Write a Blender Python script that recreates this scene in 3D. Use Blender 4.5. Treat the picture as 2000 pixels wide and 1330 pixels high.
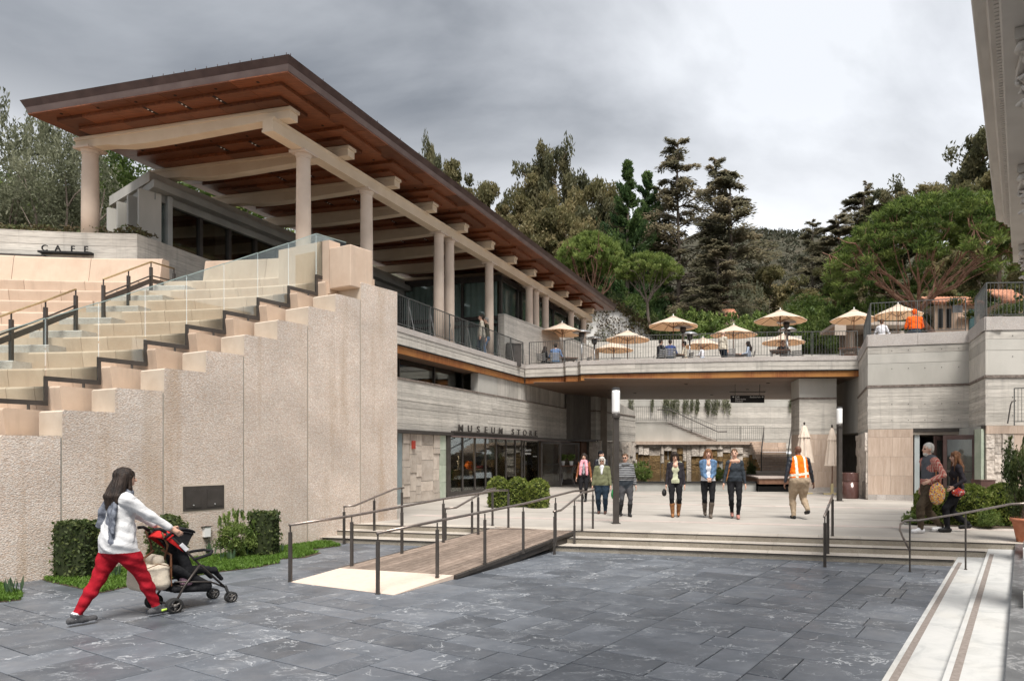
import bpy, bmesh, math, random
import numpy as np
from mathutils import Vector, Matrix
from math import sin, cos, tan, pi, radians, atan2, hypot, sqrt, exp
for _o in list(bpy.data.objects):
    bpy.data.objects.remove(_o)
random.seed(7)
RNG = np.random.default_rng(11)
scene = bpy.context.scene
C = scene.collection
# camera
H = 1.88
FPX, CX, CY = 1334.0, 1242.0, 885.0
cam_d = bpy.data.cameras.new('camera')
cam = bpy.data.objects.new('camera', cam_d)
C.objects.link(cam)
cam.location = (0, 0, H)
cam.rotation_euler = (radians(90), 0, 0)
cam_d.sensor_fit = 'HORIZONTAL'
cam_d.sensor_width = 36.0
cam_d.lens = 36.0 * FPX / 2000.0
cam_d.shift_x = -(CX - 1000.0) / 2000.0
cam_d.shift_y = (CY - 665.0) / 2000.0
cam_d.clip_start = 0.1
cam_d.clip_end = 3000
scene.camera = cam
# sky and sun (overcast)
SUN_EL, SUN_AZ = radians(62), radians(160)
world = bpy.data.worlds.new('World')
scene.world = world
world.use_nodes = True
wn, wl = world.node_tree.nodes, world.node_tree.links
wn.clear()
w_out = wn.new('ShaderNodeOutputWorld')
w_bg = wn.new('ShaderNodeBackground')
w_sky = wn.new('ShaderNodeTexSky')
w_sky.sky_type = 'NISHITA'
w_sky.sun_disc = False
w_sky.sun_elevation = SUN_EL
w_sky.sun_rotation = SUN_AZ
w_tc = wn.new('ShaderNodeTexCoord')
w_map = wn.new('ShaderNodeMapping')
w_map.inputs['Scale'].default_value = (1.0, 1.0, 2.1)
w_map.inputs['Location'].default_value = (3.1, 1.2, 0.9)
w_no = wn.new('ShaderNodeTexNoise')
w_no.inputs['Scale'].default_value = 1.05
w_no.inputs['Detail'].default_value = 9.0
w_no.inputs['Roughness'].default_value = 0.52
w_no.inputs['Distortion'].default_value = 0.35
w_ramp = wn.new('ShaderNodeValToRGB')
w_ramp.color_ramp.elements[0].position = 0.41
w_ramp.color_ramp.elements[0].color = (0.13, 0.141, 0.158, 1)
w_ramp.color_ramp.elements[1].position = 0.61
w_ramp.color_ramp.elements[1].color = (0.51, 0.525, 0.55, 1)
w_sep = wn.new('ShaderNodeSeparateXYZ')
w_hz = wn.new('ShaderNodeMapRange')
w_hz.inputs['From Min'].default_value = 0.47
w_hz.inputs['From Max'].default_value = 0.15
w_hz.inputs['To Min'].default_value = 0.0
w_hz.inputs['To Max'].default_value = 0.95
w_hz.interpolation_type = 'SMOOTHSTEP'
w_mix = wn.new('ShaderNodeMix')
w_mix.data_type = 'RGBA'
w_mix.inputs[7].default_value = (0.72, 0.725, 0.735, 1)
w_mul = wn.new('ShaderNodeMix')
w_mul.data_type = 'RGBA'
w_mul.blend_type = 'ADD'
w_mul.inputs[0].default_value = 0.006
wl.new(w_tc.outputs['Generated'], w_map.inputs['Vector'])
wl.new(w_map.outputs['Vector'], w_no.inputs['Vector'])
wl.new(w_no.outputs['Fac'], w_ramp.inputs['Fac'])
wl.new(w_tc.outputs['Generated'], w_sep.inputs['Vector'])
wl.new(w_sep.outputs['Z'], w_hz.inputs['Value'])
wl.new(w_hz.outputs['Result'], w_mix.inputs[0])
wl.new(w_ramp.outputs['Color'], w_mix.inputs[6])
wl.new(w_mix.outputs[2], w_mul.inputs[6])
wl.new(w_sky.outputs['Color'], w_mul.inputs[7])
wl.new(w_mul.outputs[2], w_bg.inputs['Color'])
w_bg.inputs['Strength'].default_value = 0.44
wl.new(w_bg.outputs['Background'], w_out.inputs['Surface'])
sun_d = bpy.data.lights.new('sun', 'SUN')
sun_d.energy = 1.5
sun_d.angle = radians(24)
sun_d.color = (1.0, 0.955, 0.89)
sun = bpy.data.objects.new('sun', sun_d)
C.objects.link(sun)
sun.location = (10, -20, 40)
_sd = Vector((sin(SUN_AZ) * cos(SUN_EL), cos(SUN_AZ) * cos(SUN_EL), sin(SUN_EL)))
sun.rotation_euler = (-_sd).to_track_quat('-Z', 'Y').to_euler()
scene.view_settings.view_transform = 'Standard'
scene.view_settings.look = 'None'
scene.view_settings.exposure = 2.0
scene.view_settings.gamma = 1.0
scene.view_settings.use_curve_mapping = False
scene.render.engine = 'CYCLES'
scene.cycles.use_denoising = True
scene.cycles.max_bounces = 7
scene.cycles.diffuse_bounces = 4
scene.cycles.glossy_bounces = 3
scene.cycles.transmission_bounces = 4
scene.cycles.transparent_max_bounces = 12
scene.cycles.caustics_reflective = False
scene.cycles.caustics_refractive = False
# survey helpers
def G(x, y, z=0.0):
    d = FPX * (H - z) / (y - CY)
    return Vector(((x - CX) * d / FPX, d, z))
def PX(x, d): return (x - CX) * d / FPX
def PZ(y, d): return H - (y - CY) * d / FPX
def P3(x, y, d): return Vector((PX(x, d), d, PZ(y, d)))
# mesh builder
class MB:
    def __init__(self):
        self.v = []; self.f = []; self.m = []
    def add(self, vs, fs, mi=0):
        n = len(self.v)
        self.v += [tuple(p) for p in vs]
        self.f += [tuple(i + n for i in q) for q in fs]
        self.m += [mi] * len(fs)
        return self
    def prism(self, poly, z0, z1, mi=0, mtop=None, mbot=None):
        n = len(poly)
        a = sum(poly[i][0] * poly[(i + 1) % n][1] - poly[(i + 1) % n][0] * poly[i][1] for i in range(n))
        if a < 0: poly = list(poly)[::-1]
        za = z0 if isinstance(z0, (list, tuple)) else [z0] * n
        zb = z1 if isinstance(z1, (list, tuple)) else [z1] * n
        if a < 0 and isinstance(z0, (list, tuple)): za = za[::-1]
        if a < 0 and isinstance(z1, (list, tuple)): zb = zb[::-1]
        vs = [(p[0], p[1], za[i]) for i, p in enumerate(poly)] + [(p[0], p[1], zb[i]) for i, p in enumerate(poly)]
        b = len(self.v)
        self.v += vs
        def q(f, m): self.f.append(tuple(i + b for i in f)); self.m.append(m)
        q(range(n - 1, -1, -1), mi if mbot is None else mbot)
        q(range(n, 2 * n), mi if mtop is None else mtop)
        for i in range(n):
            j = (i + 1) % n
            q((i, j, j + n, i + n), mi)
        return self
    def box(self, x0, x1, y0, y1, z0, z1, mi=0):
        return self.prism([(x0, y0), (x1, y0), (x1, y1), (x0, y1)], z0, z1, mi)
    def obox(self, o, ax, ay, az, mi=0):
        o, ax, ay, az = Vector(o), Vector(ax), Vector(ay), Vector(az)
        vs = [o, o + ax, o + ax + ay, o + ay, o + az, o + ax + az, o + ax + ay + az, o + ay + az]
        fs = [(0, 3, 2, 1), (4, 5, 6, 7), (0, 1, 5, 4), (1, 2, 6, 5), (2, 3, 7, 6), (3, 0, 4, 7)]
        if ax.cross(ay).dot(az) < 0: fs = [f[::-1] for f in fs]
        return self.add(vs, fs, mi)
    def bar(self, a, b, w, h=None, mi=0, up=(0, 0, 1)):
        a, b = Vector(a), Vector(b); h = h or w
        t = (b - a).normalized()
        u = Vector(up)
        if abs(t.dot(u)) > .98: u = Vector((1, 0, 0)) if abs(t.x) < .9 else Vector((0, 1, 0))
        s = t.cross(u).normalized(); u = s.cross(t).normalized()
        return self.obox(a - s * w / 2 - u * h / 2, s * w, u * h, b - a, mi)
    def tube(self, pts, r, n=8, mi=0, cap=True):
        pts = [Vector(p) for p in pts]
        rs = r if isinstance(r, (list, tuple)) else [r] * len(pts)
        vs = []; fs = []
        ref = None
        for i, p in enumerate(pts):
            t = (pts[min(i + 1, len(pts) - 1)] - pts[max(i - 1, 0)])
            if t.length < 1e-9: t = Vector((0, 0, 1))
            t.normalize()
            if ref is None:
                ref = Vector((1, 0, 0)) if abs(t.x) < .8 else Vector((0, 1, 0))
            s = t.cross(ref)
            if s.length < 1e-4:
                ref = Vector((0, 1, 0)); s = t.cross(ref)
            s.normalize(); ref = s.cross(t).normalized()
            for k in range(n):
                a = 2 * pi * k / n
                vs.append(p + (ref * cos(a) + s * sin(a)) * rs[i])
        for i in range(len(pts) - 1):
            for k in range(n):
                k2 = (k + 1) % n
                fs.append((i * n + k, i * n + k2, (i + 1) * n + k2, (i + 1) * n + k)[::-1])
        if cap:
            fs.append(tuple(range(n)))
            fs.append(tuple((len(pts) - 1) * n + k for k in range(n - 1, -1, -1)))
        return self.add(vs, fs, mi)
    def lathe(self, prof, n=16, c=(0, 0), mi=0, a0=0.0):
        vs = []; fs = []
        for r, z in prof:
            for k in range(n):
                a = a0 + 2 * pi * k / n
                vs.append((c[0] + r * cos(a), c[1] + r * sin(a), z))
        for i in range(len(prof) - 1):
            for k in range(n):
                k2 = (k + 1) % n
                fs.append((i * n + k, i * n + k2, (i + 1) * n + k2, (i + 1) * n + k))
        if prof[0][0] > 1e-6: fs.append(tuple(range(n - 1, -1, -1)))
        if prof[-1][0] > 1e-6: fs.append(tuple((len(prof) - 1) * n + k for k in range(n)))
        return self.add(vs, fs, mi)
    def ball(self, c, r, n=10, m=6, mi=0):
        r = r if isinstance(r, (tuple, list)) else (r, r, r)
        vs = [(c[0], c[1], c[2] - r[2])]
        for i in range(1, m):
            e = -pi / 2 + pi * i / m
            for k in range(n):
                a = 2 * pi * k / n
                vs.append((c[0] + r[0] * cos(e) * cos(a), c[1] + r[1] * cos(e) * sin(a), c[2] + r[2] * sin(e)))
        vs.append((c[0], c[1], c[2] + r[2]))
        fs = []
        for k in range(n): fs.append((0, 1 + (k + 1) % n, 1 + k))
        for i in range(m - 2):
            for k in range(n):
                a = 1 + i * n + k; b = 1 + i * n + (k + 1) % n
                fs.append((a, b, b + n, a + n))
        t = len(vs) - 1; b0 = 1 + (m - 2) * n
        for k in range(n): fs.append((b0 + k, b0 + (k + 1) % n, t))
        return self.add(vs, fs, mi)
    def grid(self, rows, mi=0, flip=False):
        n = len(rows[0]); vs = [p for r in rows for p in r]; fs = []
        for i in range(len(rows) - 1):
            for j in range(n - 1):
                q = (i * n + j, i * n + j + 1, (i + 1) * n + j + 1, (i + 1) * n + j)
                fs.append(q[::-1] if flip else q)
        return self.add(vs, fs, mi)
    def build(self, name, mats, parent=None, smooth=False, loc=None, bevel=0):
        me = bpy.data.meshes.new(name)
        pw = Vector((0, 0, 0)); q = parent; root = None
        while q is not None:
            pw = pw + q.location; root = q; q = q.parent
        if root is None or not (root.get('_w') or root.get('kind') == 'structure'): pw = Vector((0, 0, 0))
        off = pw if loc is None else Vector(loc)
        vs = self.v if off.length == 0 else [(p[0] - off.x, p[1] - off.y, p[2] - off.z) for p in self.v]
        me.from_pydata(vs, [], self.f)
        if not isinstance(mats, (list, tuple)): mats = [mats]
        for m in mats: me.materials.append(m)
        if len(mats) > 1: me.polygons.foreach_set('material_index', self.m)
        if smooth: me.polygons.foreach_set('use_smooth', [True] * len(self.f))
        me.update()
        o = bpy.data.objects.new(name, me)
        if loc is not None: o.location = Vector(loc) - pw
        C.objects.link(o)
        if parent is not None: o.parent = parent
        if bevel:
            b = o.modifiers.new('bevel', 'BEVEL'); b.width = bevel; b.segments = 2; b.limit_method = 'ANGLE'
            b.angle_limit = radians(50)
        return o
def thing(name, label, cat, loc=(0, 0, 0), rz=0.0, group=None, world=False):
    o = bpy.data.objects.new(name, None)
    o.empty_display_size = .2
    C.objects.link(o)
    o.location = loc; o.rotation_euler = (0, 0, rz)
    if world: o['_w'] = tuple(loc)
    return tag(o, label, cat, group)
def tag(o, label, cat, group=None):
    o['label'] = label; o['category'] = cat
    if group: o['group'] = group
    return o
def struct(o):
    o['kind'] = 'structure'; return o
def stuff(o, label=None, cat=None):
    o['kind'] = 'stuff'
    if label: o['label'] = label
    if cat: o['category'] = cat
    return o
def copy_tree(o, parent=None):
    c = o.copy(); C.objects.link(c)
    if parent is not None: c.parent = parent
    for ch in list(o.children): copy_tree(ch, c)
    return c
def piece(mesh, name, parent, loc, rz=0.0, scale=None):
    o = bpy.data.objects.new(name, mesh); C.objects.link(o)
    o.parent = parent; o.location = loc; o.rotation_euler = (0, 0, rz)
    if scale: o.scale = scale
    return o
def fast_mesh(name, verts, quads, mats, tint=None, smooth=False, midx=None):
    me = bpy.data.meshes.new(name)
    nv, nq = len(verts), len(quads)
    me.vertices.add(nv); me.vertices.foreach_set('co', np.asarray(verts, dtype=np.float32).ravel())
    k = quads.shape[1]
    me.loops.add(nq * k); me.loops.foreach_set('vertex_index', quads.astype(np.int32).ravel())
    me.polygons.add(nq)
    me.polygons.foreach_set('loop_start', np.arange(0, nq * k, k, dtype=np.int32))
    me.polygons.foreach_set('loop_total', np.full(nq, k, dtype=np.int32))
    if midx is not None: me.polygons.foreach_set('material_index', np.asarray(midx, dtype=np.int32))
    if smooth: me.polygons.foreach_set('use_smooth', np.ones(nq, dtype=bool))
    for m in (mats if isinstance(mats, (list, tuple)) else [mats]): me.materials.append(m)
    if tint is not None:
        at = me.attributes.new('tint', 'FLOAT', 'FACE')
        at.data.foreach_set('value', np.asarray(tint, dtype=np.float32))
    me.update(calc_edges=True)
    me.validate()
    return me
# materials
MATS = {}
class NT:
    def __init__(self, name):
        self.mat = bpy.data.materials.new(name); self.mat.use_nodes = True
        self.t = self.mat.node_tree; self.t.nodes.clear()
        self.out = self.t.nodes.new('ShaderNodeOutputMaterial')
    def n(self, kind, **kw):
        nd = self.t.nodes.new('ShaderNode' + kind)
        for k, v in kw.items():
            if hasattr(nd, k): setattr(nd, k, v)
            else: self.set(nd, k.replace('_', ' '), v)
        return nd
    def set(self, nd, sock, v):
        s = nd.inputs[sock] if not isinstance(sock, int) else nd.inputs[sock]
        if isinstance(v, bpy.types.NodeSocket): self.t.links.new(v, s)
        else: s.default_value = v
    def coord(self, scale=(1, 1, 1), rot=(0, 0, 0), rnd=6.0, kind='Object'):
        tc = self.n('TexCoord')
        mp = self.n('Mapping')
        self.set(mp, 'Vector', tc.outputs[kind]); self.set(mp, 'Scale', scale); self.set(mp, 'Rotation', rot)
        if rnd:
            oi = self.n('ObjectInfo')
            mu = self.n('VectorMath', operation='SCALE')
            self.set(mu, 0, (rnd, rnd * 1.7, rnd * .6)); self.set(mu, 'Scale', oi.outputs['Random'])
            self.set(mp, 'Location', mu.outputs[0])
        return mp.outputs[0]
    def noise(self, vec, scale, detail=3, rough=.55, dist=0.0):
        nd = self.n('TexNoise'); self.set(nd, 'Vector', vec); self.set(nd, 'Scale', scale)
        self.set(nd, 'Detail', detail); self.set(nd, 'Roughness', rough); self.set(nd, 'Distortion', dist)
        return nd.outputs['Fac']
    def voro(self, vec, scale, feature='F1', out='Distance'):
        nd = self.n('TexVoronoi', feature=feature); self.set(nd, 'Vector', vec); self.set(nd, 'Scale', scale)
        return nd.outputs[out]
    def ramp(self, fac, stops):
        nd = self.n('ValToRGB'); e = nd.color_ramp.elements
        while len(e) < len(stops): e.new(.5)
        for i, (p, c) in enumerate(stops):
            e[i].position = p; e[i].color = (*c, 1) if len(c) == 3 else c
        self.set(nd, 'Fac', fac); return nd.outputs['Color']
    def rng(self, fac, a, b, c=0., d=1.):
        nd = self.n('MapRange'); self.set(nd, 'Value', fac)
        for k, v in (('From Min', a), ('From Max', b), ('To Min', c), ('To Max', d)): self.set(nd, k, v)
        return nd.outputs['Result']
    def mix(self, fac, a, b, mode='MIX'):
        nd = self.n('Mix', data_type='RGBA', blend_type=mode)
        self.set(nd, 0, fac)
        for i, v in ((6, a), (7, b)):
            if isinstance(v, tuple) and len(v) == 3: v = (*v, 1)
            self.set(nd, i, v)
        return nd.outputs[2]
    def math(self, op, a, b=0.0, clamp=False):
        nd = self.n('Math', operation=op); nd.use_clamp = clamp
        self.set(nd, 0, a); self.set(nd, 1, b); return nd.outputs[0]
    def hsv(self, col, v=1.0, s=1.0, h=.5):
        nd = self.n('HueSaturation'); self.set(nd, 'Color', col); self.set(nd, 'Value', v); self.set(nd, 'Saturation', s); self.set(nd, 'Hue', h)
        return nd.outputs[0]
    def objrand(self, lo, hi):
        oi = self.n('ObjectInfo'); return self.rng(oi.outputs['Random'], 0, 1, lo, hi)
    def attr(self, name):
        nd = self.n('Attribute', attribute_name=name); return nd.outputs['Fac']
    def bump(self, h, strength=.3, dist=.01):
        nd = self.n('Bump'); self.set(nd, 'Height', h); self.set(nd, 'Strength', strength); self.set(nd, 'Distance', dist)
        return nd.outputs[0]
    def bsdf(self, col, rough=.7, metal=0.0, spec=.35, normal=None, **kw):
        nd = self.n('BsdfPrincipled')
        if isinstance(col, tuple) and len(col) == 3: col = (*col, 1)
        self.set(nd, 'Base Color', col); self.set(nd, 'Roughness', rough); self.set(nd, 'Metallic', metal)
        self.set(nd, 'Specular IOR Level', spec)
        if normal is not None: self.set(nd, 'Normal', normal)
        for k, v in kw.items(): self.set(nd, k.replace('_', ' '), v)
        return nd
    def done(self, shader):
        self.t.links.new(shader if isinstance(shader, bpy.types.NodeSocket) else shader.outputs[0], self.out.inputs['Surface'])
        MATS[self.mat.name] = self.mat
        return self.mat
def simple(name, col, col2=None, scale=4.0, rough=.7, metal=0.0, spec=.3, bump=0.0, bscale=30, bdist=.01,
           stretch=(1, 1, 1), rv=.0, detail=4, lo=.35, hi=.65):
    t = NT(name)
    vec = t.coord(stretch)
    c = col
    if col2 is not None: c = t.ramp(t.noise(vec, scale, detail), [(lo, col), (hi, col2)])
    if rv:
        if isinstance(c, tuple): c = t.mix(0.0, c, c)
        c = t.hsv(c, t.objrand(1 - rv, 1 + rv))
    nm = t.bump(t.noise(vec, bscale, 4), bump, bdist) if bump else None
    return t.done(t.bsdf(c, rough, metal, spec, nm))
def m_slate():
    t = NT('slate paving')
    v = t.coord((1, 1, 1), rnd=40)
    base = t.ramp(t.noise(v, 2.2, 6, .6), [(.3, (.078, .088, .104)), (.52, (.112, .123, .142)), (.75, (.15, .161, .18))])
    base = t.hsv(base, t.objrand(.74, 1.22))
    w = t.noise(v, 1.6, 3)
    wv = t.n('VectorMath', operation='MULTIPLY_ADD')
    nz = t.n('TexNoise'); t.set(nz, 'Vector', v); t.set(nz, 'Scale', 1.9); t.set(nz, 'Detail', 4)
    t.set(wv, 0, nz.outputs['Color']); t.set(wv, 1, (.75, .75, .75)); t.set(wv, 2, v)
    st = t.n('Mapping'); t.set(st, 'Vector', wv.outputs[0]); t.set(st, 'Scale', (1, 2.4, 1)); t.set(st, 'Rotation', (0, 0, .5))
    s2 = t.n('Mapping'); t.set(s2, 'Vector', wv.outputs[0]); t.set(s2, 'Scale', (1, 5.5, 1)); t.set(s2, 'Rotation', (0, 0, 1.15))
    def ridge(vec, sc, w, det=5): return t.rng(t.math('ABSOLUTE', t.math('SUBTRACT', t.noise(vec, sc, det, .62), .5)), 0, w, 1, 0)
    l1 = ridge(st.outputs[0], .65, .0065); l2 = ridge(s2.outputs[0], 1.9, .012, 5)
    mask1 = t.rng(t.noise(v, .8, 2), .40, .54)
    mask2 = t.rng(t.noise(v, 1.5, 4, .65), .50, .64)
    fl = t.rng(t.noise(s2.outputs[0], 9, 3, .6), .64, .72)
    vein = t.math('MAXIMUM', t.math('MULTIPLY', l1, mask1), t.math('MULTIPLY', t.math('MAXIMUM', l2, t.math('MULTIPLY', fl, .5)), mask2))
    pit = t.rng(t.noise(v, 30, 2), .73, .80)
    vein = t.math('MAXIMUM', vein, t.math('MULTIPLY', pit, .5))
    col = t.mix(t.math('MULTIPLY', vein, .62), base, (.62, .64, .66))
    nm = t.bump(t.noise(v, 60, 5, .7), .25, .004)
    r = t.rng(t.noise(v, 3, 3), .3, .7, .34, .56)
    return t.done(t.bsdf(col, r, 0, .45, nm))
def m_aggregate(name, c1, c2, c3, stain=True, sc=1.0):
    t = NT(name)
    v = t.coord((1, 1, 1), rnd=9)
    vo = t.n('TexVoronoi');
    ws = t.n('Mapping'); t.set(ws, 'Vector', v); t.set(ws, 'Scale', (1, 1, 1.9))
    t.set(vo, 'Vector', ws.outputs[0]); t.set(vo, 'Scale', 37 * sc)
    sep = t.n('SeparateColor'); t.set(sep, 0, vo.outputs['Color'])
    peb = t.ramp(sep.outputs[0], [(.0, c1), (.5, c2), (.85, c3), (1.0, (.58, .53, .47))])
    big = t.math('MULTIPLY', t.rng(t.noise(v, .9, 5, .65), .3, .7, .80, 1.16), t.objrand(.93, 1.07))
    col = t.hsv(peb, big)
    gap = t.rng(vo.outputs['Distance'], .38, .62)
    col = t.mix(t.math('MULTIPLY', gap, .36), col, (.34, .26, .205))
    if stain:
        s = t.n('Mapping'); t.set(s, 'Vector', v); t.set(s, 'Scale', (1, 1, .06))
        f = t.rng(t.noise(s.outputs[0], 2.6, 4, .6), .53, .68)
        col = t.mix(t.math('MULTIPLY', f, .42), col, (.39, .275, .18))
        f2 = t.rng(t.noise(v, .55, 5, .6), .55, .75)
        col = t.mix(t.math('MULTIPLY', f2, .4), col, (.60, .565, .53))
    h = t.math('SUBTRACT', 1.0, vo.outputs['Distance'])
    nm = t.bump(t.math('ADD', h, t.noise(v, 130, 2)), .7, .011)
    return t.done(t.bsdf(col, .85, 0, .2, nm))
def m_board(name='board-marked concrete', c=(.50, .47, .425), vert=False, dark=(.30, .28, .255)):
    t = NT(name)
    v = t.coord((1.1, 1.1, 14) if not vert else (12, 12, .9), rnd=15)
    g = t.noise(v, 2.4, 7, .68)
    col = t.ramp(g, [(.25, dark), (.48, c), (.72, tuple(min(1, x * 1.22) for x in c))])
    v2 = t.coord((1, 1, 1), rnd=0)
    b = t.noise(v2, .7, 5, .6)
    col = t.hsv(col, t.rng(b, .25, .75, .78, 1.18), 1.0)
    s = t.coord((2.2, 2.2, .12), rnd=0)
    stk = t.rng(t.noise(s, 2.6, 4, .6), .54, .74)
    col = t.mix(t.math('MULTIPLY', stk, .38), col, (.19, .18, .168))
    col = t.hsv(col, t.objrand(.84, 1.13))
    nm = t.bump(g, .35, .006)
    return t.done(t.bsdf(col, .85, 0, .2, nm))
def m_wood(name, c1, c2, stretch, rough=.5, rv=.18, sc=3.0, spec=.35):
    t = NT(name)
    v = t.coord(stretch, rnd=20)
    g = t.noise(v, sc, 6, .62, .4)
    col = t.ramp(g, [(.3, c1), (.7, c2)])
    col = t.hsv(col, t.objrand(1 - rv, 1 + rv))
    nm = t.bump(g, .15, .004)
    return t.done(t.bsdf(col, rough, 0, spec, nm))
def m_glass(name, tint=(.86, .93, .90), refl=1.0, rough=.02):
    t = NT(name)
    tr = t.n('BsdfTransparent'); t.set(tr, 'Color', (*tint, 1))
    gl = t.n('BsdfGlossy'); t.set(gl, 'Roughness', rough); t.set(gl, 'Color', (.95, .97, .96, 1))
    fr = t.n('Fresnel'); t.set(fr, 'IOR', 1.5)
    mx = t.n('MixShader'); t.set(mx, 0, t.math('MULTIPLY', fr.outputs[0], refl, True))
    t.t.links.new(tr.outputs[0], mx.inputs[1]); t.t.links.new(gl.outputs[0], mx.inputs[2])
    return t.done(mx)
def m_canvas(name, c, c2, tr=.45):
    t = NT(name); v = t.coord()
    col = t.ramp(t.noise(v, 3, 3), [(.35, c), (.65, c2)])
    b = t.bsdf(col, .9, 0, .1); tl = t.n('BsdfTranslucent'); t.set(tl, 'Color', col); mx = t.n('MixShader'); t.set(mx, 0, tr)
    t.t.links.new(b.outputs[0], mx.inputs[1]); t.t.links.new(tl.outputs[0], mx.inputs[2])
    return t.done(mx)
def m_leaf(name, c1, c2, c3, trans=.35, rough=.55, rv=.12):
    t = NT(name)
    a = t.attr('tint')
    col = t.ramp(a, [(.0, c1), (.5, c2), (1.0, c3)])
    col = t.hsv(col, t.objrand(1 - rv, 1 + rv))
    b = t.bsdf(col, rough, 0, .25)
    tl = t.n('BsdfTranslucent'); t.set(tl, 'Color', t.hsv(col, 1.25))
    mx = t.n('MixShader'); t.set(mx, 0, trans)
    t.t.links.new(b.outputs[0], mx.inputs[1]); t.t.links.new(tl.outputs[0], mx.inputs[2])
    return t.done(mx)
def m_stone(name, c1, c2, c3, sc=3.0, bump=.9, bd=.03):
    t = NT(name)
    v = t.coord((1, 1, 1), rnd=25)
    n = t.noise(v, sc, 8, .68, .3)
    col = t.ramp(n, [(.28, c1), (.5, c2), (.72, c3)])
    col = t.hsv(col, t.objrand(.82, 1.15))
    nm = t.bump(t.math('ADD', t.noise(v, sc * 2.4, 8, .7), t.voro(v, sc * 3)), bump, bd)
    return t.done(t.bsdf(col, .85, 0, .2, nm))
def m_rust():
    t = NT('weathered copper band')
    v = t.coord((9, 9, .7), rnd=0)
    g = t.noise(v, 2.6, 5, .6)
    v2 = t.coord((1, 1, 1), rnd=0)
    col = t.ramp(g, [(.3, (.16, .052, .018)), (.5, (.27, .095, .028)), (.72, (.36, .165, .055))])
    col = t.mix(t.rng(t.noise(v2, .8, 4), .4, .65), col, (.38, .175, .05))
    return t.done(t.bsdf(col, .5, .15, .4, t.bump(g, .1, .003)))
def m_trav(name, c1, c2):
    t = NT(name)
    v = t.coord((7, 7, .8), rnd=30)
    g = t.noise(v, 1.8, 7, .65, .5)
    col = t.ramp(g, [(.28, c1), (.55, c2), (.8, (.60, .50, .42))])
    col = t.hsv(col, t.objrand(.9, 1.08))
    v2 = t.coord((4, 4, 1), rnd=30)
    p = t.rng(t.noise(v2, 16, 4), .66, .7)
    col = t.mix(t.math('MULTIPLY', p, .5), col, (.68, .60, .54))
    return t.done(t.bsdf(col, .55, 0, .3, t.bump(g, .1, .004)))
def m_marble():
    t = NT('white marble')
    v = t.coord((1, 1, 1), rnd=12)
    g = t.noise(v, 2.2, 8, .68, 1.4)
    col = t.ramp(g, [(.35, (.40, .405, .40)), (.5, (.50, .50, .488)), (.7, (.56, .555, .54))])
    col = t.mix(t.rng(t.noise(v, .8, 3), .5, .8, 0, .3), col, (.50, .44, .35))
    return t.done(t.bsdf(col, .5, 0, .4, t.bump(g, .06, .004)))
def m_dmarble():
    t = NT('grey marble')
    v = t.coord((1, 1, 1), rnd=12)
    g = t.noise(v, 1.3, 8, .7, 1.2)
    r = t.rng(t.math('ABSOLUTE', t.math('SUBTRACT', g, .5)), 0, .02, 1, 0)
    col = t.mix(t.math('MULTIPLY', r, .5), t.ramp(t.noise(v, 2.4, 5), [(.3, (.085, .088, .094)), (.7, (.155, .16, .168))]), (.48, .48, .49))
    return t.done(t.bsdf(col, .3, 0, .5))
def m_cloth(name, c1, c2=None, scale=60, rough=.9, mode=None, k=40, spec=.12):
    t = NT(name)
    v = t.coord((1, 1, 1), rnd=0)
    c = c1
    if mode == 'stripe':
        w = t.n('TexWave', wave_type='BANDS', bands_direction='Z'); t.set(w, 'Vector', v); t.set(w, 'Scale', k); t.set(w, 'Distortion', .6)
        c = t.ramp(w.outputs['Fac'], [(.42, c1), (.58, c2)])
    elif mode == 'check':
        w = t.n('TexWave', wave_type='BANDS', bands_direction='Z'); t.set(w, 'Vector', v); t.set(w, 'Scale', k)
        w2 = t.n('TexWave', wave_type='BANDS', bands_direction='X'); t.set(w2, 'Vector', v); t.set(w2, 'Scale', k)
        c = t.ramp(t.math('MULTIPLY', t.math('ADD', w.outputs['Fac'], w2.outputs['Fac']), .5), [(.35, c1), (.6, c2)])
    elif mode == 'patch':
        vo = t.n('TexVoronoi'); t.set(vo, 'Vector', v); t.set(vo, 'Scale', k)
        s = t.n('SeparateColor'); t.set(s, 0, vo.outputs['Color'])
        c = t.ramp(s.outputs[0], [(.0, c1), (.35, c2), (.6, (.5, .05, .03)), (.8, (.02, .1, .2)), (1, (.7, .6, .45))])
    elif c2 is not None:
        c = t.ramp(t.noise(v, scale, 4), [(.35, c1), (.65, c2)])
    nm = t.bump(t.noise(v, 14, 4, .6), .55, .02)
    return t.done(t.bsdf(c, rough, 0, spec, nm))
SLATE = m_slate()
JOINT = simple('dark joint sand', (.012, .012, .013), (.028, .027, .026), 20)
AGG = m_aggregate('pink pebble-dash concrete', (.54, .435, .365), (.69, .63, .575), (.585, .455, .365))
AGGG = m_aggregate('grey exposed-aggregate coping', (.42, .40, .385), (.56, .54, .52), (.46, .42, .40), False, 1.3)
AGGT = m_aggregate('pale aggregate tread', (.42, .39, .34), (.52, .49, .44), (.46, .42, .37), False, 1.8)
def m_precast():
    t = NT('pink precast concrete'); v = t.coord(rnd=8)
    col = t.ramp(t.noise(v, 1.3, 6, .65), [(.3, (.50, .375, .285)), (.7, (.60, .475, .375))])
    s = t.coord((3, 3, .35), rnd=8); col = t.mix(t.rng(t.noise(s, 2.2, 5, .65), .52, .75, 0, .38), col, (.36, .285, .225))
    col = t.mix(t.rng(t.noise(v, 45, 3), .62, .72, 0, .25), col, (.42, .33, .26))
    col = t.hsv(col, t.objrand(.93, 1.06))
    return t.done(t.bsdf(col, .75, 0, .25, t.bump(t.noise(v, 60, 4), .15, .01)))
PRECAST = m_precast()
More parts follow.
